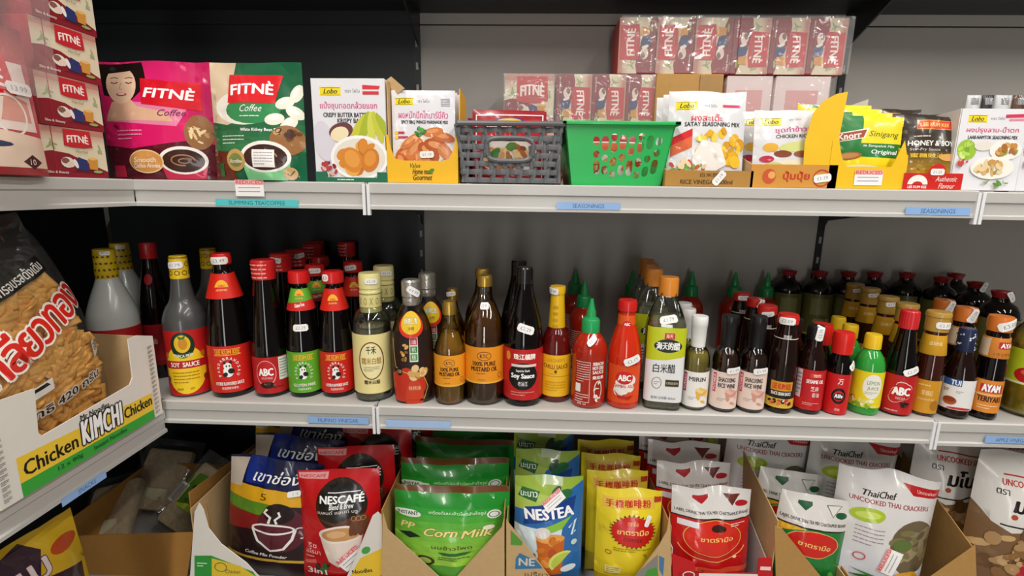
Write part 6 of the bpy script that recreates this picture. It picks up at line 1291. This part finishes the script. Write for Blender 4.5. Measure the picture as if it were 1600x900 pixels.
NBF = mat('rice_noodle_cake', 'b8a484', .6, vary=.25, bump=.8, bscale=120)
NBL = ['noodle bag with green label lying tilted in the corner box', 'clear noodle bag at the left of the corner box', 'noodle bag with dark green print at the right of the corner box', 'noodle bag at the back of the corner box']
for i, (px, py, Y, rz, rx, ry) in enumerate(((262, 792, .10, -12, -48, 24), (150, 815, .09, 10, -55, -14), (318, 795, .16, 14, -50, -22), (225, 762, .2, 5, -40, 8))):
    c = at(px, py, Y); t = thing('noodle_bag', NBL[i], 'noodle bag', c-Vector((0, .0, .075)), rz, rx=rx, ry=ry, group='noodle bags in the corner box')
    v, f = [], []; nseg = 14
    bx = box('noodle_cake', t, -.055, .055, -.014, .014, .01, .155, NBF); bevel(bx, .01, 2)
    P = Pouch(t, .14, .18, .022, 'ffffff', 'pillow', seed=40+i, wr=.004, m=BAG, name='clear_film')
    q = Pr()
    if i == 2: q.rect(-.06, .02, .06, .08, '1d5a30'); q.rect(-.04, .03, .0, .07, '2f7a44'); q.lines(.01, .03, .05, .07, 4, 'c8dcc8', .3)
    elif i == 0: d_noodlebag(q, .14, .18)
    else: q.rect(-.02, .03, .03, .06, 'c8c0a0')
    P.build(q, 'printed_film')
# ---- yellow and purple snack bag on the side shelf, bottom left corner
q = atx(62, 870, -.40); t = thing('snack_packet', 'yellow and dark purple snack packet in the bottom left corner', 'packet', (XL-.03, q.y+.005, ZL), 84, rx=-6)
P = Pouch(t, .19, .295, .03, 'c8a020', 'pillow', seed=51, wr=.005); p = Pr(); W, H = .19, .295
p.rect(-W/2, 0, W/2, H, 'c9a41e'); p.poly([(-W*.5, H*.86), (W*.1, H*.98), (W*.2, H*.9), (W*.1, H*.78), (W*.46, H*.7), (W*.4, H*.5), (-W*.5, H*.6)], '2a1226'); p.ell(W*.36, H*.86, W*.12, H*.04, 'b8481c', 16); p.text('ขนม', -W*.05, H*.82, W*.5, H*.09, 'd8c8c8', bold=.03, out='4a1a40', ow=.002); P.build(p)
# ---- white carton with coffee bags
YA = .0
tA, oA, WA = cutbox('noodle_carton', 'white and green carton with deep curved cut, holding the coffee bags', YA, 304, 599, [[(304, LOW), (304, 800), (311, 786), (318, 798), (326, 826), (345, 850), (385, 880), (408, 905), (540, 905), (560, 860), (582, 806), (590, 800), (597, 806), (599, LOW)]], WHITECARD, TANCARD, .2, .27)
p = Pr(); L = lambda x, y: fp(oA, [(x, y)], YA)[0]
p.poly([L(304, 868), L(330, 868), L(395, 893), L(404, 905), L(304, 905)], '2f9a3a'); p.poly([L(331, 872), L(375, 884), L(398, 899), L(404, 905), L(331, 905)], 'e8c838'); a = L(316, 882); p.lines(a[0]-.010, a[1]-.006, a[0]+.010, a[1]+.006, 2, 'e8f0e0', .4); a = L(345, 886); p.ring(a[0], a[1], .013, .011, .002, '8a7a20', 14); a = L(364, 893); p.text('Chicken', a[0], a[1], .03, .008, '4a3a10', shear=.2)
p.build('printed_front', tA, flat(), CARDP); p = Pr(); p.poly([L(563, 872), L(598, 856), L(598, 905), L(545, 905)], 'f0c838'); p.poly([L(585, 905), L(598, 897), L(598, 905)], '2f9a3a'); a = L(566, 892); p.text('Noodles', a[0], a[1], .04, .009, '14120e', bold=.03, rot=10); a = L(574, 868); p.ell(a[0]-.002, a[1]+.012, .010, .007, '4aa84a', 14, 40); p.build('printed_front', tA, flat(), CARDP)
def d_khao(p, W, H):
    p.rect(-W/2, 0, W/2, H, '241016'); p.poly([(-W/2, H*.76), (W/2, H*.72), (W/2, H), (-W/2, H)], '0e1440'); p.grad(-W*.3, H*.77, W*.1, H, '1c3490', '0e1440', 4, 0)
    p.poly([(-W/2, H*.62), (W/2, H*.58), (W/2, H*.72), (-W/2, H*.76)], 'e0a81c'); p.poly([(-W/2, H*.5), (0, H*.48), (W*.1, H*.6), (-W/2, H*.62)], '5a8a24'); p.poly([(-W/2, H*.28), (-W*.1, H*.34), (-W*.05, H*.48), (-W/2, H*.5)], '8a1c1c')
    p.poly([(-W*.5, H*.7), (-W*.34, H*.72), (-W*.3, H*.98), (-W*.5, H*.98)], 'd8c8b8'); p.text('เขาช่อง', W*.04, H*.85, W*.5, H*.11, 'ffffff', bold=.015, shear=.25); p.text('Khao Shong', W*.34, H*.885, W*.22, H*.028, 'e8e8f0', shear=.2); p.text('5', -W*.06, H*.665, W*.07, H*.065, '5a3a10')
    p.ell(W*.14, H*.36, W*.26, H*.24, '5a1c2a', 24); p.ell(W*.12, H*.52, W*.16, H*.1, '1c0c10', 20)
    p.ring(W*.06, H*.36, W*.23, H*.055, W*.025, 'f4f0ec', 26); p.line([(-W*.16, H*.35), (-W*.1, H*.22), (W*.04, H*.13), (W*.18, H*.16), (W*.26, H*.26), (W*.29, H*.36)], W*.03, 'f4f0ec'); p.ring(W*.34, H*.33, W*.07, H*.06, W*.016, 'd8d0d0', 16, -90, 150)
    p.line([(W*.0, H*.56), (-W*.03, H*.52), (W*.04, H*.48), (W*.02, H*.42)], W*.03, 'f4f0ec'); p.line([(W*.12, H*.54), (W*.14, H*.5), (W*.09, H*.46), (W*.11, H*.42)], W*.025, 'f4f0ec')
    p.text('Coffee Mix Powder', -W*.02, H*.075, W*.46, H*.035, 'f4f0ec', bold=.03, shear=.2, rot=-3); p.rect(W*.38, H*.14, W/2, H*.3, 'b02a9a'); p.rect(W*.38, H*.32, W/2, H*.42, '1c6a54'); p.rect(-W/2, 0, W/2, H*.03, 'd8b040')
loc, W, H = lspot(330, 483, 722, .04)
k1 = thing('coffee_bag', 'front dark coffee mix bag with white steaming cup drawing', 'coffee bag', loc+Vector((.012, 0, .004)), -5, rx=-7, ry=3, group='dark coffee mix bags')
P = Pouch(k1, W, H, .03, '281018', 'pillow', seal=.03, seed=61, wr=.004, topwave=.003); p = Pr(); d_khao(p, W, H); P.build(p, sq=0.82); P.sticker(W*.26, H*.775, w=.026, rot=10, txt='£3.99')
for i, (dx, dy, dz, rz, l) in enumerate(((.016, .072, .012, -3, 'second dark coffee bag behind the front one'), (.03, .145, .02, -6, 'third dark coffee bag, in shade under the shelf'), (-.05, .21, .02, 4, 'rearmost dark coffee bag in the corner shade'))): dup(k1, loc+Vector((.012+dx, dy, .004+dz)), rz, l, skip=('price_sticker',))
def d_nes(p, W, H):
    p.rect(-W/2, 0, W/2, H, 'c8141c'); p.rect(-W*.48, H*.93, -W*.12, H*.985, 'e8a0a0'); p.text('NESCAFÉ', -W*.3, H*.957, W*.3, H*.03, 'c8141c', bold=.02)
    p.ell(W*.06, H*.7, W*.32, H*.24, '2c1810', 30); p.ell(W*.06, H*.73, W*.28, H*.18, '14100e', 28); p.poly([(-W*.26, H*.6), (W*.1, H*.47), (W*.3, H*.52), (W*.36, H*.62), (0, H*.54)], '5a3018')
    p.text('NESCAFÉ', W*.07, H*.765, W*.54, H*.085, 'ffffff', bold=.04); p.rect(-W*.1, H*.815, W*.3, H*.822, 'ffffff'); p.text('Blend & Brew', W*.07, H*.695, W*.3, H*.05, 'ffffff', shear=.25, bold=.01); p.text('เบลนด์ แอนด์ บรู', W*.02, H*.64, W*.5, H*.04, 'e8e0d8')
    p.poly([(-W*.22, H*.42), (W*.32, H*.42), (W*.24, H*.16), (W*.0, H*.1), (-W*.12, H*.16)], 'e8d8cc'); p.ell(W*.05, H*.43, W*.28, H*.085, 'f0e4da', 28); p.ell(W*.05, H*.43, W*.24, H*.065, 'c8925c', 26); p.ell(W*.0, H*.435, W*.12, H*.035, 'dcb07c', 18)
    for a_, b_ in ((.22, 62), (.28, 55), (.33, 66)): p.ell(W*a_, H*.5, W*.05, H*.1, '6a4028', 14, b_-80); p.ring(W*a_, H*.575, W*.035, H*.025, W*.012, 'a87850', 12)
    p.text('ริช', -W*.34, H*.3, W*.12, H*.05, 'f4e0dc'); p.text('อโรมา', -W*.33, H*.24, W*.2, H*.05, 'f4e0dc'); p.lines(-W*.44, H*.17, -W*.24, H*.2, 1, 'f0b0a8'); p.poly([(-W*.46, H*.09), (-W*.3, H*.12), (-W*.3, H*.16), (-W*.46, H*.13)], 'e86a60'); p.blobs(-W*.2, H*.08, W*.1, H*.04, ['3a1c10', '2a6a2c', '6a3a20'], 8, W*.05, 3); p.text('3in1', -W*.3, H*.03, W*.26, H*.06, 'f8f0ec', bold=.04)
loc, W, H = lspot(466, 592, 738, .025)
n1 = thing('coffee_bag', 'front red coffee bag with cup and reduced ticket', 'coffee bag', loc+Vector((.004, 0, .004)), 2, rx=-6, ry=-2, group='red coffee bags')
P = Pouch(n1, W, H, .032, 'b0121a', 'pillow', seal=.03, seed=66, wr=.004, topwave=.003); p = Pr(); d_nes(p, W, H); P.build(p, sq=0.86); reduced(n1, P.surf, W*.17, H*.30, .055, .034, 38, .003, W/16)
for i, (dx, dy, dz, rz, l) in enumerate(((.012, .07, .012, 4, 'second red coffee bag, its top corner lit'), (.03, .15, .018, -2, 'dark red coffee bag in shade under the rail'), (.07, .20, .03, 2, 'rearmost red coffee bag with cup under the rail'))): dup(n1, loc+Vector((.004+dx, dy, .004+dz)), rz, l, skip=('reduced_ticket',))
# ---- green corn milk bags
YB_ = -.005
tB, oB, WB = cutbox('cardboard_box', 'tan cardboard box with deep V-cut front, holding green drink bags', YB_, 598, 788, [[(598, LOW), (598, 800), (606, 828), (690, 905), (710, 905), (784, 824), (788, 806), (788, LOW)]], TANCARD, BROWNCARD, .215, .27)
def d_corn(p, W, H):
    p.rect(-W/2, 0, W/2, H, '1f8c2c'); p.grad(-W/2, 0, W/2, H*.75, 'a0d848', '2a9a30', 9); p.rect(-W/2, H*.93, W/2, H, '6a3c18'); p.ell(-W*.38, H*.66, W*.12, H*.05, 'e4ece0', 20); p.text('INSTANT', -W*.38, H*.66, W*.19, H*.045, '1a3a1c', bold=.03, rot=5)
    p.text('เครื่องดื่มนมข้าวโพดสำเร็จรูป', W*.06, H*.7, W*.5, H*.055, 'e8f4d8'); p.text('PP', -W*.38, H*.5, W*.13, H*.08, 'f0d888', bold=.03, shear=.2); p.text('Corn', -W*.08, H*.46, W*.3, H*.1, 'f0e090', bold=.03, shear=.3, rot=3, out='7a3a14', ow=.0014); p.text('Milk', W*.24, H*.455, W*.28, H*.1, 'f0e090', bold=.03, shear=.3, rot=3, out='7a3a14', ow=.0014)
    p.text('นมข้าวโพด', W*.02, H*.27, W*.36, H*.05, '5a4a14', bold=.02); p.poly([(-W*.1, H*.2), (W*.2, H*.2), (W*.14, H*.16), (-W*.06, H*.16)], '2a6a34'); p.lines(-W*.1, H*.08, W*.18, H*.14, 2, '4a6a2c', .4); p.poly([(-W*.46, H*.38), (-W*.36, H*.42), (-W*.26, H*.38), (-W*.36, H*.33)], '1a3028')
    p.ell(W*.38, H*.68, W*.06, H*.055, 'e8ece4', 18); p.ring(W*.38, H*.68, W*.045, H*.04, W*.008, '2a4a2c', 14); p.ell(W*.34, H*.52, W*.05, H*.03, 'f4e8d8', 14); p.ell(-W*.22, H*.06, W*.09, H*.07, '3a2a14', 16); p.ell(-W*.22, H*.06, W*.06, H*.045, 'a8c860', 14)
loc, W, H = lspot(612, 798, 764, .025)
c1 = thing('drink_bag', 'front bright green milk-drink bag with gold script lettering', 'drink bag', loc+Vector((0, 0, .004)), 0, rx=-6, group='green drink bags')
P = Pouch(c1, W*.97, H, .036, '5aa838', 'pillow', seal=.03, seed=72, wr=.006, topwave=.007); p = Pr(); d_corn(p, W*.97, H); P.build(p, sq=0.68)
r = dup(c1, loc+Vector((-.004, .075, .020)), 2, 'second green drink bag rising behind the front one'); sticker(r, P.surf, -W*.27, H*.77, .024, 2, '£3.49', base=.003, du=W/16)
dup(c1, loc+Vector((.006, .155, .022)), -3, 'third green drink bag in shade'); dup(c1, loc+Vector((-.012, .215, .035)), 0, 'rearmost green drink bag under the rail')
# ---- carton with iced tea and yellow coffee
YC = -.005
tC, oC, WC = cutbox('cardboard_box', 'tan cardboard box printed with blue lettering, holding iced tea and yellow bags', YC, 791, 1047, [[(791, LOW), (791, 812), (800, 824), (862, 905), (990, 905), (1030, 852), (1042, 830), (1047, 800), (1047, LOW)]], TANCARD, BROWNCARD, .2, .27)
p = Pr(); L = lambda x, y: fp(oC, [(x, y)], YC)[0]
p.poly([L(806, 872), L(812, 864), L(838, 876), L(848, 888), L(805, 889)], '3a7aa8'); a = L(823, 878); p.text('NE', a[0], a[1], .03, .016, 'd8d0c0', bold=.04); p.poly([L(798, 828), L(816, 846), L(816, 852), L(798, 851)], '5a9a3a'); a = L(838, 897); p.text('เปรี้ยว', a[0], a[1], .045, .011, '6a5a2c'); p.build('printed_front', tC, flat(), CARDP); p = Pr(); p.poly([L(998, 893), L(1028, 866), L(1028, 905), L(988, 905)], '8a8880'); p.poly([L(1004, 905), L(1012, 890), L(1026, 886), L(1030, 905)], '4a9a3c'); p.poly([L(1030, 868), L(1038, 872), L(1036, 900), L(1030, 890)], '4a7aa8'); p.build('printed_front', tC, flat(), CARDP)
def d_ice(p, W, H):
    p.rect(-W/2, 0, W/2, H, '2a6cb0'); p.poly([(-W/2, 0), (W*.1, 0), (W*.2, H*.5), (-W/2, H*.5)], 'd8e8ec'); p.poly([(-W/2, H*.72), (W*.2, H*.84), (W/2, H*.96), (W/2, H), (-W/2, H)], '9ab83c'); p.poly([(-W/2, H*.66), (-W*.1, H*.7), (W*.0, H*.82), (-W/2, H*.9)], 'b0c858'); p.rect(-W*.1, H*.92, W*.2, H, 'c8d8b0')
    p.poly([(-W*.46, H*.8), (-W*.2, H*.76), (-W*.14, H*.86), (-W*.4, H*.9)], '2a6a34'); p.text('มะนาว', -W*.3, H*.83, W*.24, H*.05, 'f0f8e8', bold=.02)
    p.poly([(-W*.38, H*.52), (W*.36, H*.66), (W*.4, H*.82), (-W*.1, H*.74), (-W*.36, H*.7)], '12408a'); p.text('NESTEA', W*.0, H*.655, W*.72, H*.105, 'ffffff', bold=.05, rot=7); p.ell(W*.2, H*.83, W*.16, H*.05, '2a6a3c', 16, 30); p.ell(W*.1, H*.86, W*.12, H*.03, '1c4a34', 14, 60)
    p.poly([(-W*.16, H*.5), (W*.34, H*.62), (W*.2, H*.5), (0, H*.46)], '8ac040'); p.poly([(-W*.12, 0), (W*.2, 0), (W*.24, H*.4), (-W*.2, H*.42)], 'c8641c'); p.ell(W*.02, H*.4, W*.22, H*.05, 'e8a050', 20); p.ell(-W*.1, H*.46, W*.12, H*.06, 'e0dcd8', 16, 20); p.blobs(W*.02, H*.25, W*.16, H*.14, ['d87a28', 'b8501a', 'e89a48'], 12, W*.08, 3)
    p.ell(W*.2, H*.15, W*.22, H*.1, 'd8e070', 22, 50, 0, 180); p.ell(W*.2, H*.15, W*.18, H*.075, 'b8cc48', 20, 50, 0, 180); p.ell(W*.3, H*.06, W*.12, H*.04, 'e8f0f4', 14); p.line([(W*.3, H*.5), (W*.4, H*.58), (W*.34, H*.42), (W*.4, H*.46)], W*.03, 'd8ecf4'); p.ell(W*.38, H*.34, W*.045, H*.03, 'c8e0d0', 12); p.text('มะนาว', -W*.3, H*.2, W*.2, H*.06, '1c3a6a', bold=.03)
loc, W, H = lspot(803, 913, 748, .025)
i1 = thing('iced_tea_bag', 'front blue and green iced tea bag with glass and lime', 'tea bag', loc+Vector((0, 0, .004)), 1, rx=-6, group='iced tea bags')
P = Pouch(i1, W*.98, H, .030, '2a66a0', 'pillow', seal=.03, seed=77, wr=.003, topwave=.002); p = Pr(); d_ice(p, W*.98, H); P.build(p, sq=0.78); reduced(i1, P.surf, W*.06, H*.835, .045, .022, 38, .003, W/16)
dup(i1, loc+Vector((-.002, .075, .018)), -2, 'second iced tea bag, green top showing', skip=('reduced_ticket',)); dup(i1, loc+Vector((-.006, .15, .026)), 2, 'third iced tea bag in shade', skip=('reduced_ticket',))
def d_ycof(p, W, H):
    p.rect(-W/2, 0, W/2, H, 'ecd42a'); p.rect(-W*.42, H*.80, W*.40, H*.92, 'e8c048'); p.text('手標咖啡粉', -W*.02, H*.855, W*.7, H*.08, 'c82a1c', bold=.03, sp=1.15)
    for k in range(30):
        a_ = k*math.pi/15; p.poly([(W*.05+W*.33*math.cos(a_), H*.56+H*.165*math.sin(a_)), (W*.05+W*.38*math.cos(a_+.06), H*.56+H*.19*math.sin(a_+.06)), (W*.05+W*.33*math.cos(a_+.14), H*.56+H*.165*math.sin(a_+.14))], '3a4a1c' if k % 2 else '8a2a1c')
    p.ell(W*.05, H*.56, W*.335, H*.165, 'cc1c18', 32); p.text('ตรามือ', W*.05, H*.655, W*.16, H*.05, 'f0c868'); p.text('ชาตรามือ', W*.05, H*.56, W*.5, H*.06, 'f4d880', bold=.02); p.text('COFFEE', W*.05, H*.475, W*.3, H*.035, '5a1010', bold=.02)
    p.lines(-W*.25, H*.33, W*.34, H*.38, 2, 'a88a14', .35); p.rect(W*.38, H*.88, W*.49, H*.94, 'b83a20'); p.ring(-W*.32, H*.3, W*.05, H*.025, W*.012, 'a84a1c', 12); p.rect(-W*.36, H*.05, -W*.12, H*.14, 'f4e898'); p.lines(-W*.34, H*.06, -W*.14, H*.13, 3, 'a88a14', .4)
loc, W, H = lspot(932, 1034, 768, .03)
y1_ = thing('coffee_bag', 'front yellow coffee bag with red oval emblem', 'coffee bag', loc+Vector((0, 0, .004)), -2, rx=-6, group='yellow coffee bags')
P = Pouch(y1_, W, H, .026, 'c8b420', 'pillow', seal=.03, seed=82, wr=.003, topwave=.002); p = Pr(); d_ycof(p, W, H); P.build(p, sq=0.8); P.sticker(W*.28, H*.75, w=.022, rot=68, txt='£2.99')
for i, (dx, dy, dz, rz, l) in enumerate(((-.012, .055, .006, 3, 'second yellow coffee bag'), (-.02, .105, .014, -2, 'third yellow coffee bag'), (-.022, .155, .02, 2, 'fourth yellow coffee bag in shade'))): dup(y1_, loc+Vector((dx, dy, .004+dz)), rz, l, skip=('price_sticker',))
# ---- red tray with thai tea bags
YD = .0
tD, oD, WD = cutbox('carton_tray', 'red and white tray of red Thai tea bags', YD, 1050, 1206, [[(1050, LOW), (1050, 866), (1086, 880), (1086, 896), (1184, 896), (1186, 872), (1206, 872), (1206, LOW)]], mat('red_tray', 'c8181e', .5, vary=.03), 'd8c8c4', .15, .26, sider=(.12, .22))
p = Pr(); L = lambda x, y: fp(oD, [(x, y)], YD)[0]
p.poly([L(1060, 895), L(1184, 897), L(1184, 905), L(1060, 905)], 'ece8e2'); a = L(1076, 898); p.poly([L(1060, 894), L(1092, 894), L(1092, 905), L(1060, 905)], 'b0141c'); p.ring(a[0], a[1], .012, .008, .002, 'f0e8e0', 14); a = L(1196, 888); p.rect(a[0]-.010, a[1]-.004, a[0]+.010, a[1]+.004, 'f4d8d0'); p.build('printed_front', tD, flat(), CARDP)
def d_tea(p, W, H, main='c4161a', heart='b01824', second='6a2418', oval=None):
    p.rect(-W/2, 0, W/2, H, main); p.rect(-W/2, H*.68, W/2, H, 'dcd8d4'); p.rect(-W/2, H*.655, W/2, H*.672, '2a2422'); p.rect(-W/2, H*.672, W/2, H*.70, 'dcd8d4')
    p.poly([(-W*.26, H*.93), (-W*.06, H*.935), (-W*.06, H*.9), (-W*.16, H*.84), (-W*.27, H*.9)], heart); p.poly([(W*.14, H*.93), (W*.36, H*.94), (W*.24, H*.82)], second); p.ell(W*.37, H*.84, W*.09, H*.035, heart, 18)
    p.text('LABEL DRINK THAI TEA MIX CHATRAMUE BRAND', 0, H*.735, W*.94, H*.034, '3a3634', bold=.02)
    if not oval:
        p.ell(W*.0, H*.44, W*.36, H*.2, 'd82a1e', 30); p.ring(W*.0, H*.44, W*.38, H*.215, W*.012, 'e8b048', 34); p.ell(W*.06, H*.56, W*.1, H*.045, '3a1c10', 16); p.text('ชาตรามือ', W*.04, H*.44, W*.44, H*.06, 'f4d078', bold=.02); p.ring(0, H*.36, W*.44, H*.2, W*.014, 'f0c860', 30, 190, 350); p.rect(-W*.44, H*.56, -W*.2, H*.63, 'ece8ee'); p.ell(W*.3, H*.2, W*.03, H*.02, 'f0d0a0', 8); p.rect(-W/2, 0, W/2, H*.07, 'e85a3c'); p.lines(W*.22, H*.58, W*.42, H*.63, 2, 'f4e0d8', .4)
    else:
        p.ell(W*.02, H*.5, W*.38, H*.14, oval, 30); p.ring(W*.02, H*.5, W*.39, H*.145, W*.012, 'e8c068', 34); p.text('ชาตรามือ', W*.04, H*.49, W*.5, H*.055, 'f4d078', bold=.02, rot=-6); p.poly([(-W/2, H*.56), (-W*.1, H*.655), (-W/2, H*.655)], 'e8b030'); p.blobs(W*.1, H*.2, W*.3, H*.1, ['2a8a34', '5ab04a', '1c6a28'], 12, W*.1, 4, .4)
loc, W, H = lspot(1048, 1172, 766, .03)
r1 = thing('tea_bag', 'front red Thai tea bag with silver top in the red tray', 'tea bag', loc+Vector((.004, 0, .004)), 0, rx=-6, group='red Thai tea bags')
P = Pouch(r1, W, H, .028, 'b8282a', 'pillow', seal=.03, seed=88, wr=.005, topwave=.003); p = Pr(); d_tea(p, W, H); P.build(p, sq=0.72)
for i, (dx, dy, dz, rz, l) in enumerate(((-.014, .065, .016, 2, 'second Thai tea bag with silver top'), (-.022, .115, .034, -3, 'third Thai tea bag with silver top'), (-.03, .165, .045, 3, 'rearmost Thai tea bag with silver top'))): dup(r1, loc+Vector((.004+dx, dy, .004+dz)), rz, l)
# ---- brown box with green tea bags
YE = .0
tE, oE, WE = cutbox('cardboard_box', 'brown cardboard box with slanted cut front, holding green tea bags', YE, 1210, 1330, [[(1210, LOW), (1210, 822), (1222, 826), (1286, 905), (1330, 905), (1330, LOW)]], BROWNCARD, TANCARD, .2, .27, sidel=(.215, .3), sider=(.1, .12))
loc, W, H = lspot(1200, 1306, 776, .03)
g1 = thing('tea_bag', 'front green tea bag with white top and green heart', 'tea bag', loc+Vector((.004, 0, .004)), -8, rx=-6, ry=6, group='green tea bags')
P = Pouch(g1, W, H, .024, '2a7a3a', 'pillow', seal=.03, seed=91, wr=.004, topwave=.002); p = Pr(); d_tea(p, W, H, '1f7a34', '1c5a34', 'e4e0dc', 'cc241c'); p.line([(W*.14, H*.93), (W*.36, H*.94), (W*.24, H*.82), (W*.14, H*.93)], W*.01, '1c5a34'); P.build(p, sq=.82)
dup(g1, loc+Vector((-.006, .07, .012)), -4, 'second green tea bag behind the front one')
# ---- cracker bags
YF = -.0
tF, oF, WF = cutbox('cardboard_box', 'brown cardboard box with raised right side, holding the cracker bags', YF, 1335, 1524, [[(1335, LOW), (1335, 905), (1450, 905), (1521, 855), (1524, 850), (1524, LOW)]], BROWNCARD, BROWNCARD, .2, .3, sidel=(.1, .14), sider=(.17, .3))
def d_crack(p, W, H):
    p.rect(-W/2, 0, W/2, H, 'd9d6d4'); p.grad(-W/2, 0, W/2, H*.5, 'd4d8e4', 'd9d6d4', 5); p.poly([(W*.12, H*.93), (W/2, H*.93), (W/2, H*.85), (W*.22, H*.85)], 'b81c20'); p.text('Uncooked', W*.36, H*.89, W*.2, H*.03, 'f4d8d0')
    p.text('ThaiChef', -W*.12, H*.82, W*.34, H*.05, '2a1c18', bold=.03, shear=.3); p.text('UNCOOKED THAI CRACKERS', 0, H*.755, W*.8, H*.038, 'a03038', bold=.02)
    p.ell(-W*.22, H*.64, W*.17, H*.06, 'a8c030', 20, 10); p.ell(-W*.22, H*.64, W*.12, H*.03, 'c8d860', 14, 12); p.lines(-W*.32, H*.38, -W*.04, H*.55, 5, '9a8aa0', .25, 3); p.ell(W*.3, H*.42, W*.26, H*.24, '6a5c44', 28); p.blobs(W*.3, H*.42, W*.2, H*.19, ['8a7c5c', '5a4e38', '7a7048', '9a8c68'], 20, W*.1, 4, .5); p.ell(W*.16, H*.44, W*.1, H*.05, '5c7038', 14, 30)
    p.ell(W*.28, H*.14, W*.16, H*.08, 'e0a028', 20); p.blobs(W*.28, H*.13, W*.13, H*.06, ['e8b83c', 'd08a20', 'f0c858'], 10, W*.06, 6); p.poly([(-W*.3, H*.1), (W*.02, H*.14), (-W*.04, H*.08)], '3a7a34'); p.poly([(-W*.3, H*.16), (W*.0, H*.13), (-W*.02, H*.1)], '4a8a3c'); p.ell(W*.06, H*.07, W*.08, H*.04, '6a4a6c', 14); p.ring(-W*.24, H*.28, W*.06, H*.035, W*.012, 'c8404a', 16)
loc, W, H = lspot(1296, 1444, 738, .03)
k1 = thing('cracker_bag', 'front white Thai cracker bag with yellow flower and reduced ticket', 'cracker bag', loc+Vector((.004, 0, .004)), -8, rx=-6, ry=5, group='white cracker bags')
P = Pouch(k1, W, H, .036, 'd4d2d2', 'pillow', seal=.03, seed=95, wr=.005, topwave=.006); p = Pr(); d_crack(p, W, H); P.build(p, sq=0.84); reduced(k1, P.surf, W*.06, H*.40, .05, .032, 76, .003, W/16)
for i, (dx, dy, dz, rz, l) in enumerate(((.0, .10, .028, -4, 'cracker bag behind the front one, red corner flag showing'), (-.165, .13, .028, -3, 'cracker bag behind the green tea bags, printed front showing'), (-.24, .22, .03, 2, 'cracker bag deep in the shelf behind the tea bags'))): dup(k1, loc+Vector((.004+dx, dy, .004+dz)), rz, l, skip=('reduced_ticket',))
def d_pork(p, W, H):
    p.rect(-W/2, 0, W/2, H, '7a5a3a'); p.poly([(-W/2, H), (W/2, H), (W/2, H*.6), (W*.2, H*.52), (-W*.2, H*.45), (-W*.36, H*.5), (-W/2, H*.62)], 'dedad4')
    p.rect(-W*.3, H*.845, W/2, H*.855, 'b8302c'); p.text('UNCOOKED SHRIMP CHIPS', W*.06, H*.80, W*.74, H*.042, 'b8302c', bold=.03); p.text('ตรา', -W*.3, H*.73, W*.1, H*.04, '2a2220', bold=.02); p.text('มโนราห์', W*.1, H*.665, W*.62, H*.12, '1a1412', bold=.04, shear=.2); p.line([(-W*.3, H*.5), (-W*.05, H*.5), (W*.2, H*.58), (W*.36, H*.62)], W*.02, '1a1412'); p.poly([(W*.1, H*.56), (W/2, H*.6), (W/2, H*.55), (W*.2, H*.53)], 'b8302c'); p.ell(-W*.2, H*.57, W*.03, H*.02, 'a84a2c', 10)
    p.blobs(0, H*.27, W*.42, H*.2, ['b08a5c', '8a6238', 'c8a470', '6a4828'], 40, W*.09, 4, .55); p.blobs(W*.18, H*.2, W*.2, H*.08, ['c82434', 'e04a58', 'b01c2a'], 14, W*.08, 6, .5)
loc, W, H = lspot(1530, 1680, 712, .03)
m1 = thing('cracker_bag', 'front shrimp chip bag with dark Thai brand lettering at the right edge', 'cracker bag', loc+Vector((.0, 0, .004)), -10, rx=-5, ry=3, group='shrimp chip bags')
P = Pouch(m1, W, H, .036, '7a5a3a', 'pillow', seal=.03, seed=99, wr=.005, topwave=.004); p = Pr(); d_pork(p, W, H); P.build(p, sq=0.84)
for i, (dx, dy, dz, rz, l) in enumerate(((-.055, .085, .0, -6, 'second shrimp chip bag, left of the front one'), (-.05, .17, .03, -3, 'third shrimp chip bag in shade under the rail'), (.08, .1, .025, 4, 'rear shrimp chip bag at the right edge'))): dup(m1, loc+Vector((dx, dy, .004+dz)), rz, l)
